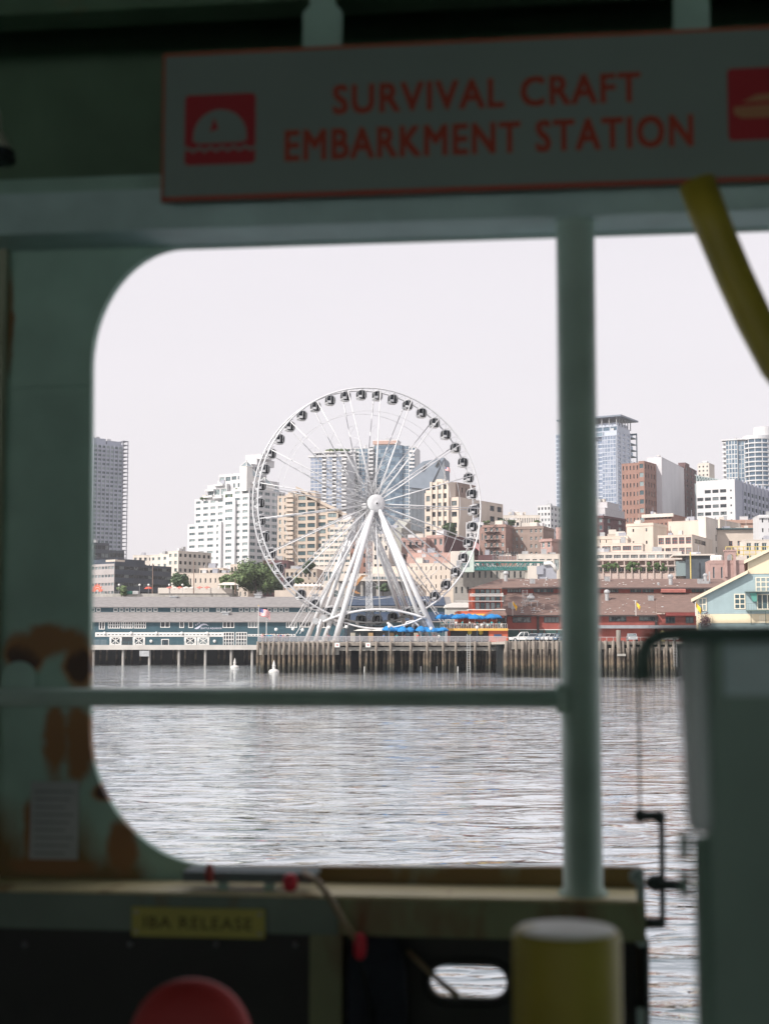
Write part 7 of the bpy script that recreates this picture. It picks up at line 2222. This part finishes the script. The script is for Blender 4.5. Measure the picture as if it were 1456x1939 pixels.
def bulkhead():
    root = empty('bulkhead', FRAME, -TH, 'pale green steel bulkhead of the ferry with one large rounded opening', 'ship wall')
    global BULK
    BULK = root
    xz = lambda px, py: (fp(px, py)[0], fp(px, py)[2])
    # opening: rounded upper and lower left corners, sill, right end of the low wall
    TLx, TLy = xz(172, 700)
    pts = []
    top = xz(345, 468); left = xz(173, 690)
    n = 14
    for i in range(n + 1):          # top edge to left edge, quarter super-ellipse
        t = i / n * math.pi / 2
        pts.append((left[0] + (top[0] - left[0]) * (1 - math.sin(t)) , left[1] + (top[1] - left[1]) * (math.cos(t))))
    bl = xz(170, 1385); br = xz(400, 1641)
    for i in range(n + 1):
        t = i / n * math.pi / 2
        pts.append((bl[0] + (br[0] - bl[0]) * (1 - math.cos(t) ** 1.05), bl[1] + (br[1] - bl[1]) * math.sin(t) ** 1.05))
    sill = xz(1212, 1642)
    pts.append(sill)
    base = -2.05
    zt = fpz(330, 0, 300)
    outer = pts + [(sill[0], base), (-6.5, base), (-6.5, zt), (7.0, zt + .0), (7.0, top[1])]
    # oval fairlead
    c0, c1 = xz(812, 1857), xz(963, 1857); hz0, hz1 = xz(885, 1890)[1], xz(885, 1823)[1]
    rr = (hz1 - hz0) / 2; zc = (hz0 + hz1) / 2
    hole = [(c0[0] + rr - rr * math.cos(a - math.pi / 2) * 1.0 if False else c0[0] + rr + rr * math.cos(a), zc + rr * math.sin(a)) for a in np.linspace(R(90), R(270), 9)] + \
           [(c1[0] - rr + rr * math.cos(a), zc + rr * math.sin(a)) for a in np.linspace(R(-90), R(90), 9)]
    me = plate_mesh(outer, [hole], 0, .05)
    me.materials.append(SHIP)
    o = put('plate', me, root)
    # fairlead ring
    ring = [(c0[0] + rr + (rr + .012) * math.cos(a), -.02, zc + (rr + .012) * math.sin(a)) for a in np.linspace(R(90), R(270), 9)] + [(c1[0] - rr + (rr + .012) * math.cos(a), -.02, zc + (rr + .012) * math.sin(a)) for a in np.linspace(R(-90), R(90), 9)]
    MB().tube(ring, .022, 8, closed=True).build('fairlead_ring', BLACKP, root, smooth=True)
    # upper set-back wall and the header beam
    MB().box(-6.5, 7, .55, .60, zt - .1, 3.4).build('upper_wall', SHIP_SHADE, root)
    MB().box(-6.5, 7, .0505, .55, zt - .06, zt).build('upper_ledge', SHIP_SHADE, root)
    zf = fpz(409, .28); zt2 = fpz(372, .28)
    MB().box(-6.5, 7, -.28, -.002, top[1] + .004, top[1] + .19).build('header_beam', paint('header_blue_green', (.42, .58, .57), .03, 2), root)
    # low wall top flange and ledge
    zl = fpz(1697, .32)
    MB().box(-6.5, sill[0], -.32, -.003, zl - .012, zl).build('ledge', paint('worn_lit_ledge', (.66, .58, .34), .35, 3.0, rustc=(.25, .13, .04)), root)  # pale yellow base includes the light on the ledge; rust is wear
    zg = fpz(1773, .33)
    MB().box(-6.5, fp(640, 1730, .32)[0], -.33, -.305, zg, zl - .013).build('girder', paint('girder_dull_green', (.17, .23, .19), .3, 2.5), root)
    MB().box(fp(640, 1730, .32)[0] + .004, sill[0], -.33, -.305, zg, zl - .013).build('girder', SHIPR, root)
    MB().box(fp(640, 1730, .32)[0] + .004, sill[0], -.305, -.22, zg, zg + .012).build('girder_flange', BLACKP, root)
    MB().box(sill[0] - .012, sill[0], -.3, -.004, base, zl - .014).build('end_plate', BLACKP, root)
    # near-black lower panels in front of the plate
    x1 = fp(590, 1850, .06)[0]; x2 = fp(652, 1850, .06)[0]; xo0, xo1 = c0[0] - .03, c1[0] + .03
    MB().box(-6.5, x1, -.06, -.04, base, zg + .02).build('lower_panel', BLACKP, root)
    MB().box(x1 + .004, x2, -.14, -.03, base, zg - .004).build('stanchion', SHIPR, root)
    me = plate_mesh([(x2 + .003, base), (sill[0] - .02, base), (sill[0] - .02, zg), (x2 + .003, zg)], [[(p[0] + (p[0] - (c0[0] + c1[0]) / 2) * .04, zc + (p[1] - zc) * 1.06) for p in hole]], -.03, -.012)
    me.materials.append(BLACKP); put('lower_panel', me, root)
    # rivets / bolt heads under the girder
    bm_ = MB().ball((0, -.07, 0), .012, .010, .012, 8, 5).mesh('bolt', FR_GREY)
    for px_ in (48, 247, 410, 560): q = fp(px_, 1788, .07); put('bolt', bm_, root, (q[0], 0, q[2]))
    # weld seam and stiffener on the left plate
    q = fp(0, 735, 0); MB().tube([(-6.4, -.002, q[2]), (fp(168, 735)[0], -.002, q[2])], .006, 5).build('weld_seam', SHIP2, root)
    q = fp(8, 800, .03); MB().box(q[0] - .9, q[0], -.05, -.002, base, fpz(420, 0)).build('stiffener', paint('stiffener_paint', (.32, .34, .24), .45, 1.5), root)
    q = fp(34, 1288, .03); MB().tube([(q[0], -.02, q[2]), (q[0], -.003, q[2])], .085, 28).build('round_cover', SHIP2, root)
    # notice in its frame
    p0, p1 = fp(60, 1480, .01), fp(148, 1628, .01)
    n_ = MB().box(p0[0], p1[0], -.012, -.004, p1[2], p0[2]); n_.build('notice', mat('faded_paper', (.42, .45, .46), .8, .1, 4), root)
    ln = MB()
    for k in range(9):
        z = p0[2] - .04 - k * .034; ln.box(p0[0] + .02, p1[0] - .02 - .02 * (k % 3), -.0135, -.0122, z - .006, z)
    ln.build('notice_lines', mat('print_grey', (.16, .17, .18), .8), root)
bulkhead()

def P3(px, py, off):
    """same, in world space"""
    u, v, z = fp(px, py, off)
    return Vector((u * CT + v * ST, DW - u * ST + v * CT, 5 + z))

# ---- column, guard rail, yellow pipe
def column():
    z0 = fpz(1697, .32); 
    x = fp(1098, 1200, .18)
    c = P3(1100, 1300, .18)
    zb = 5 + z0; zt = 5 + fpz(378, .26, 1090)
    c = P3(1099, 1300, .18)
    r = .083
    mb = MB().lathe([(r * 1.25, 0), (r * 1.25, .012), (r, .03), (r, zt - zb), (r * .9, zt - zb + .01)], 32, (c.x, c.y, zb))
    o = mb.build('column', PALEG, label='thick pale green steel column standing on the ledge right of the opening', cat='column')
    autosmooth(o, 50)
column()
def rail():
    a = fp(-2000, 1330, .35); b_ = fp(1062, 1322, .22)
    root = empty('guard_rail', FRAME, -TH, 'horizontal green tube rail crossing the opening to the column', 'rail')
    MB().tube([(-6.5, -.24, a[2] * 0 + fp(0, 1325, .24)[2]), (b_[0], -.22, b_[2])], .04, 20).build('tube', PALEG, root, smooth=True)
    MB().tube([(b_[0] - .02, -.22, b_[2]), (b_[0] + .02, -.215, b_[2])], .062, 20).build('flange', PALEG, root, smooth=False)
rail()
def ypipe():
    pts = [P3(1318, 345, .75), P3(1350, 430, .75), P3(1390, 525, .75), P3(1427, 605, .76), P3(1472, 690, .78), P3(1530, 760, .8), P3(1600, 820, .82), P3(1700, 870, .85)]
    o = MB().tube(pts, .072, 20).build('bent_pipe', YELP, smooth=True, label='bent yellow pipe slanting down past the column to the right edge', cat='pipe')
ypipe()

# ---- bollard
def bollard():
    d = 4.0
    c = at(1072, 1762, d); r = 200 / FPX * d / 2 * 1.0
    zb = 3.0
    root = empty('bollard', (c.x, d, zb), 0, 'fat yellow steel bollard with a painted-bright, yellow-worn top near the camera', 'bollard')
    h = c.z - zb
    o = MB().lathe([(r, 0), (r, h - .02), (r * .985, h - .006), (r * .95, h)], 40).build('post', YELP, root); autosmooth(o, 35)
    m = paint('lit_worn_cap_paint', (.88, .88, .84), .62, 2.2, rustc=(.48, .42, .06))  # white is light on the cap put into colour; yellow is wear
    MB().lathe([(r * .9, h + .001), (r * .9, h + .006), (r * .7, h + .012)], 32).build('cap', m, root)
bollard()

# ---- the sign
def rounded(x0, x1, z0, z1, r, n=6):
    pts = []
    for (cx, cz, a0) in ((x1 - r, z1 - r, 0), (x0 + r, z1 - r, 90), (x0 + r, z0 + r, 180), (x1 - r, z0 + r, 270)):
        for k in range(n + 1):
            a = R(a0 + 90 * k / n); pts.append((cx + r * math.cos(a), cz + r * math.sin(a)))
    return pts
def sign():
    off = .36
    q0 = fp(306, 383, off)
    u0, zb = q0[0], q0[2]; zt = fp(306, 103, off)[2]; u1 = fp(1900, 300, off)[0]
    root = empty('embarkment_sign', tuple(P3(306, 383, off)), -TH, 'wide white sign with red lettering for the survival craft station', 'sign')
    U = lambda px, py: fp(px, py, off)[0] - u0
    Zs = lambda px, py: fp(px, py, off)[2] - zb
    H = zt - zb; Wd = u1 - u0
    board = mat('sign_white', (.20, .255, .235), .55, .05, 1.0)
    red = mat('sign_red', (.36, .022, .03), .6, .05); redt = mat('sign_letter_red', (.36, .05, .025), .6, .05); og = mat('sign_border_red', (.42, .09, .04), .6, .08)
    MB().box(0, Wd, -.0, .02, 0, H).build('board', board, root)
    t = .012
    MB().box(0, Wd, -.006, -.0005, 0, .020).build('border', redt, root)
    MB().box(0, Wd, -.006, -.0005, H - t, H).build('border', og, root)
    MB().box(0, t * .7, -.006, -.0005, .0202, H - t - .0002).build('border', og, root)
    # pictograms
    def picto(pxl, pyt, pxr, pyb, kind):
        x0, x1 = U(pxl, (pyt + pyb) / 2), U(pxr, (pyt + pyb) / 2); z0, z1 = Zs((pxl + pxr) / 2, pyb), Zs((pxl + pxr) / 2, pyt)
        w = x1 - x0; h = z1 - z0
        pt = MB().prism(rounded(x0, x1, z0, z1, .02), 'y', -.004, -.0006).build('pictogram', red, root)
        B = lambda pts, y=.0045: MB().prism([(x0 + a * w, z0 + b_ * h) for a, b_ in pts], 'y', -y - .002, -y)
        if kind == 'raft':
            dome = [(.12, .33)] + [(.5 - .38 * math.cos(a), .33 + .07 + .38 * math.sin(a)) for a in np.linspace(0, math.pi, 15)] + [(.88, .33), (.80, .30), (.20, .30)]
            B(dome).build('raft_shape', board, pt)
            B([(.36, .46), (.48, .50), (.42, .66)], .007).build('raft_hatch', red, pt)
            wv = [(0.0, .24 + .0)] + [(i / 24, .24 + .025 * math.sin(i * 1.6)) for i in range(25)] + [(i / 24, .19 + .025 * math.sin(i * 1.6)) for i in range(24, -1, -1)]
            B(wv[1:]).build('water_line', board, pt)
        else:
            B([(.08, .36), (.2, .30), (.85, .30), (.95, .40), (.95, .5), (.08, .46)]).build('boat_shape', mat('picto_tan', (.40, .20, .10), .7), pt)
            B([(.2, .52), (.4, .62), (.8, .64), (.95, .54)], .0045).build('boat_canopy', MATS['picto_tan'], pt)
    picto(351, 179, 484, 311, 'raft'); picto(1377, 128, 1512, 264, 'boat')
    # lettering (flat print, cap height from the photograph)
    for (s, pxl, pxr, py0, py1) in (('SURVIVAL CRAFT', 632, 1211, 216, 166), ('EMBARKMENT STATION', 541, 1311, 305, 252)):
        cap = Zs(pxl, py1) - Zs(pxl, py0)
        me = text_mesh(s, 1.0, redt, 0.0, 0.0, 1.12, 1.15)
        xs = [v.co.x for v in me.vertices]; ys = [v.co.y for v in me.vertices]
        w = U(pxr, py0) - U(pxl, py0)
        sx = w / (max(xs) - min(xs)); sy = cap / (max(ys) - min(ys)) * 1.06
        mnx, mny = min(xs), min(ys)
        for v in me.vertices: v.co = ((v.co.x - mnx) * sx, (v.co.y - mny) * sy, v.co.z * .003)
        bs = cap * .035
        vs = [tuple(v.co) for v in me.vertices]; fs = [tuple(p.vertices) for p in me.polygons]
        bold = MB()
        for q_, (dx, dy) in enumerate(((-1, -1), (1, -1), (-1, 1), (1, 1), (0, 0))):
            bold.add([(v[0] + dx * bs, v[1] + dy * bs, v[2] + q_ * .00008) for v in vs], fs)
        put('lettering', bold.mesh('lettering', redt), root, (U(pxl, py0), -.0045, Zs(pxl, py0)), (R(90), 0, 0), kind='stuff')
    # hangers above the sign
    for (a, b_) in ((572, 646), (1276, 1345)):
        x0, x1 = U(a, 60), U(b_, 60); zz = H + .32
        hg = [(x0, H - .02), (x1, H - .02), (x1, H + .17), (x1 - .03, H + .2), (x1 - .03, H + .9), (x0 + .03, H + .9), (x0 + .03, H + .2), (x0, H + .17)]
        MB().prism(hg, 'y', .022, .04).build('hanger_plate', SHIP2, root)
sign()

# ---- deckhead, beams, deck, far side of the ferry
def enclosure():
    S = lambda n, mb, m: mb.build(n, m, kind='structure', recenter=False)
    rot = Matrix.Translation(FRAME) @ Matrix.Rotation(-TH, 4, 'Z')
    def place(o): o.matrix_world = rot; return o
    zc = 3.35
    place(MB().box(-14, 12, -17, .62, zc, zc + .1).build('deckhead', SHIP_SHADE, kind='structure', recenter=False))
    place(MB().box(-14, 12, -17, -.0, -2.1, -2.0).build('car_deck', mat('deck_grey_paint', (.15, .17, .15), .6, .2, .8), kind='structure', recenter=False))
    o = empty('deckhead_beams', FRAME, -TH, 'dark green beams running under the deckhead above the sign', 'ceiling beams')
    for (y, dz) in ((-.08, .42), (-.9, .28), (-2.4, .3), (-5, .3), (-8, .3), (-11, .3)):
        MB().box(-14, 12, y - .02, y + .02, zc - dz, zc - .001).build('beam', SHIP_SHADE, o)
        MB().box(-14, 12, y - .09, y + .09, zc - dz - .02, zc - dz - .001).build('beam_flange', SHIP_SHADE, o)
    # unseen far side wall, opening height shaped for the light inside
    b = empty('far_bulkhead', FRAME, -TH, 'opposite side of the ferry car deck with its long openings', 'ship wall')
    MB().box(-14, 12, -17.1, -17.0, -2.0, -.7).build('lower_plate', SHIP2, b)
    MB().box(-14, 12, -17.1, -17.0, 1.55, zc).build('upper_plate', SHIP2, b)
    for x in (-14, -7.5, -1, 5.5, 11.6): MB().box(x, x + .4, -17.1, -17.0, -.699, 1.549).build('pillar', SHIP2, b)
    for (x, s) in ((-14, 1), (12, 1)):
        MB().box(x - .1, x, -16.99, .6, -2.0, zc).build('unseen_end_wall', SHIP2, b)  # added end walls keep the deck interior dark
    # hull below the deck
    h = MB().box(-14, 12, -17, -.02, -5.2, -2.11).build('hull', BLACKP, kind='structure', recenter=False); place(h)
enclosure()

# ---- lamp at the left edge
def lamp():
    p = P3(-14, 268, .35)
    r = empty('deck_lamp', tuple(p), -TH, 'shaded bell shaped deck lamp cut by the left edge', 'lamp')
    MB().lathe([(.02, .16), (.035, .12), (.04, .06), (.07, -.0), (.09, -.03)], 20).build('shade', mat('lamp_cream', (.5, .5, .4), .4), r, smooth=True)
    MB().lathe([(.10, -.045), (.105, -.085)], 20).build('rim', DARK, r)
    MB().tube([(0, 0, .15), (0, 0, 8.35 - p.z)], .008, 8).build('stem', SHIP_SHADE, r)
lamp()

# ---- plate IBA RELEASE
def plate():
    off = .345
    r = empty('release_plate', tuple(P3(250, 1772, off)), -TH, 'yellow name plate lettered IBA RELEASE on the lower girder', 'sign')
    a, b_ = fp(250, 1772, off), fp(502, 1722, off)
    w, h = b_[0] - a[0], b_[2] - a[2]
    MB().box(0, w, -.004, .008, 0, h).build('board', mat('plate_yellow', (.50, .46, .12), .6, .1, 3), r)
    me = text_mesh('IBA RELEASE', 1.0, mat('plate_print', (.10, .08, .03), .7), 0, .01, 1.1)
    xs = [v.co.x for v in me.vertices]; ys = [v.co.y for v in me.vertices]
    sx = w * .82 / (max(xs) - min(xs)); sy = h * .42 / (max(ys) - min(ys))
    for v in me.vertices: v.co = ((v.co.x - min(xs)) * sx, (v.co.y - min(ys)) * sy, 0)
    put('lettering', me, r, (w * .09, -.0055, h * .28), (R(90), 0, 0))
    bm_ = MB().ball((0, -.006, 0), .008, .004, .008, 6, 4).mesh('screw', GREYM)
    for (x, z) in ((.02, .02), (w - .02, .02), (.02, h - .02), (w - .02, h - .02)): put('screw', bm_, r, (x, 0, z))
plate()

# ---- red float
def red_float():
    d = 4.6
    c = at(362, 1972, d); r = 114 / FPX * d
    o = MB()
    root = empty('red_buoy_float', (c.x, d, c.z - r), 0, 'round red float low in front of the black panel', 'float')
    m = MB().ball((0, 0, r), r, r * .45, r, 32, 20).build('ball', mat('red_vinyl', (.50, .045, .045), .55, .08, 2.0), root, smooth=True)
    MB().tube([(0, 0, 3.0 - (c.z - r)), (0, 0, .06)], .05, 12).build('stand', DARK, root)
red_float()

# ---- small steel table with cleats, tags and ropes
def shelf():
    off = .18
    r = empty('steel_shelf', tuple(P3(355, 1650, off)), -TH, 'small grey steel shelf standing on the ledge below the opening', 'shelf')
    q = fp(355, 1650, off)
    w = fp(600, 1645, off)[0] - q[0]; zl = fpz(1690, .2) - q[2]
    MB().box(0, w, -.08, .1, -.006, .012).build('top', mat('shelf_blue_grey', (.16, .20, .21), .8, .1), r)
    MB().box(0, w, -.083, -.081, -.03, .012).build('lip', MATS['shelf_blue_grey'], r)
    for px_ in (428, 515):
        x = fp(px_, 1660, off)[0] - q[0]
        MB().box(x - .022, x + .022, -.06, -.04, fpz(1697, .32) - q[2], -.007).build('leg', SHIP2, r)
    # tags and ropes
    red = mat('bright_red_plastic', (.75, .04, .07), .4, .05)
    dred = mat('dull_red_plastic', (.45, .08, .07), .6, .05)
    def tagobj(px, py, off_, sx, sz, m, lab):
        c = P3(px, py, off_)
        o = MB().ball((c.x, c.y, c.z), sx, sx * .8, sz, 12, 8, e=.8).build('float_tag', m, smooth=True, label=lab, cat='float')
    tagobj(550, 1671, .34, .031, .037, red, 'bright red knob shaped float resting on the ledge below the shelf')
    tagobj(397, 1654, .33, .018, .042, dred, 'dull red upright tag at the left part of the shelf')
    tagobj(682, 1792, .42, .028, .055, red, 'red plastic float on the end of the brown rope')
    rp_ = paint('rope_brown', (.34, .26, .16), .2, 6)
    pts = [P3(575, 1652, .30), P3(600, 1668, .36), P3(625, 1700, .40), P3(650, 1745, .42), P3(675, 1782, .42)]
    MB().tube(pts, .013, 8).build('rope', rp_, smooth=True, label='brown rope running down from the shelf to the red float', cat='rope')
    pts = [P3(682, 1815, .40), P3(690, 1850, .3), P3(700, 1900, .25), P3(705, 1960, .22)]
    MB().tube(pts, .011, 8).build('rope', DARK, smooth=True, label='dark rope hanging below the red float beside the post', cat='rope')
    pts = [P3(770, 1800, .12), P3(800, 1828, .14), P3(835, 1860, .16), P3(866, 1886, .2)]
    MB().tube(pts, [.012, .013, .013, .016], 8).build('rope', rp_, smooth=True, label='short frayed rope slanting across the left of the oval fairlead', cat='rope')
    # folded tarpaulin bag
    c = P3(712, 1900, .16)
    b_ = MB(); n = 12; prof = []
    b_.ball((c.x, c.y, c.z), .13, .06, .32, 14, 10, e=.75)
    bg = b_.build('canvas_bag', mat('navy_canvas', (.03, .035, .05), .9, .3, 5, bump=.5), smooth=True, label='dark canvas bag hanging in the shade left of the oval hole', cat='bag')
shelf()

# ---- gear on the gap at the right of the sill
def gate_gear():
    r = empty('gate_gear', tuple(P3(1215, 1900, .3)), -TH, 'dark hinge rods and clamps in the gap right of the sill', 'gate hardware')
    o = fp(1215, 1900, .3)
    Q = lambda px, py, off=.3: Vector((fp(px, py, off)[0] - o[0], -off + .3, fp(px, py, off)[2] - o[2]))
    dk = paint('dark_rusty_steel', (.06, .08, .08), .3, 3, rustc=(.10, .05, .02)); lt = paint('pale_gear_paint', (.45, .55, .55), .2, 4)
    MB().tube([Q(1252, 1545), Q(1254, 1755)], .013, 10).build('rod', dk, r, smooth=True)
    MB().tube([Q(1206, 1545), Q(1252, 1545)], .020, 10).build('arm', dk, r, smooth=True)
    MB().ball(tuple(Q(1212, 1545)), .028, .028, .028, 12, 8).build('knuckle', dk, r, smooth=True)
    MB().ball(tuple(Q(1248, 1547)), .026, .026, .028, 12, 8).build('knuckle', dk, r, smooth=True)
    MB().tube([Q(1222, 1672), Q(1300, 1678)], .022, 10).build('arm', dk, r, smooth=True)
    MB().ball(tuple(Q(1240, 1672)), .036, .03, .036, 12, 8).build('knuckle', dk, r, smooth=True)
    MB().tube([Q(1222, 1748), Q(1258, 1748)], .022, 10).build('arm', dk, r, smooth=True)
    MB().tube([Q(1211, 1645), Q(1213, 1700), Q(1214, 1760)], .018, 10).build('post', lt, r, smooth=True)
    for (a, b_, s) in ((1208, 1740, .034), (1214, 1782, .026), (1204, 1660, .03)):
        MB().ball(tuple(Q(a, b_)), s, s * .8, s, 12, 8).build('boss', lt, r, smooth=True)
    MB().tube([Q(1224, 1780), Q(1226, 1990)], .010, 8).build('rod', dk, r, smooth=True)
    MB().box(*[v for p in ((Q(1204, 1900).x, Q(1220, 1900).x),) for v in p], -.02, .02, Q(1210, 1960).z, Q(1210, 1908).z).build('bracket', lt, r)
    # thin wire above
    a, b_ = P3(1209, 1300, .6), P3(1211, 1545, .3)
    MB().tube([a, b_], .005, 6).build('wire', dk, label='thin wire hanging from the hooked pipe down to the gate clamp', cat='wire')
gate_gear()

def locker():
    """pale board / door close at right with a bent pipe along its top"""
    d = 3.2
    a = at(1302, 1190, d)
    r = empty('deck_door', (a.x, d, 3.0), R(4), 'pale green steel door leaf with a rounded left edge close at right', 'door')
    z1 = at(1300, 1186, d).z - 3.0
    bd = paint('door_paint', (.28, .40, .34), .02, 1.5)
    MB().box(.035, 1.3, 0, .03, 0, z1).build('leaf', bd, r)
    zm = at(1300, 1575, d).z - 3.0
    MB().tube([(.022, 0, 0.0), (.02, 0, zm - .01)], .018, 12).build('lower_edge', bd, r, smooth=True)
    MB().tube([(.02, 0, zm), (.016, 0, z1 * .8), (.01, 0, z1 - .02)], [.022, .028, .032], 14).build('edge_tube', paint('edge_light_paint', (.82, .88, .90), .02, 1.5), r, smooth=True)  # near-white upper edge stands in for light from outside
    zp = at(1300, 1318, d).z - 3.0; zq = at(1300, 1212, d).z - 3.0
    MB().box(.075, 1.28, -.006, -.001, zp, zq).build('upper_panel', paint('panel_paint', (.62, .78, .80), .02, 1.5), r)
    MB().box(.045, 1.28, -.02, -.001, zp - .03, zp - .002).build('panel_rib', bd, r)
    MB().box(.045, .07, -.018, -.001, zp, zq).build('panel_rib', bd, r)
    for py_ in (1600, 1672):
        z = at(1300, py_, d).z - 3.0
        MB().tube([(-.02, -.01, z - .03), (-.02, -.01, z + .03)], .012, 12).build('hinge', bd, r, smooth=True)
    d2 = 3.05
    g = lambda px, py: at(px, py, d2)
    pts = [g(1560, 1198), g(1290, 1200), g(1250, 1203), g(1228, 1215), g(1217, 1240), g(1214, 1292)]
    dkp = paint('pipe_dark', (.10, .16, .14), .25, 3, rustc=(.14, .07, .02))
    MB().tube(pts, [.019] * 3 + [.019, .020, .022], 14).build('hooked_pipe', dkp, smooth=True, label='dark hooked pipe bent down over the water beside the door', cat='pipe')
locker()
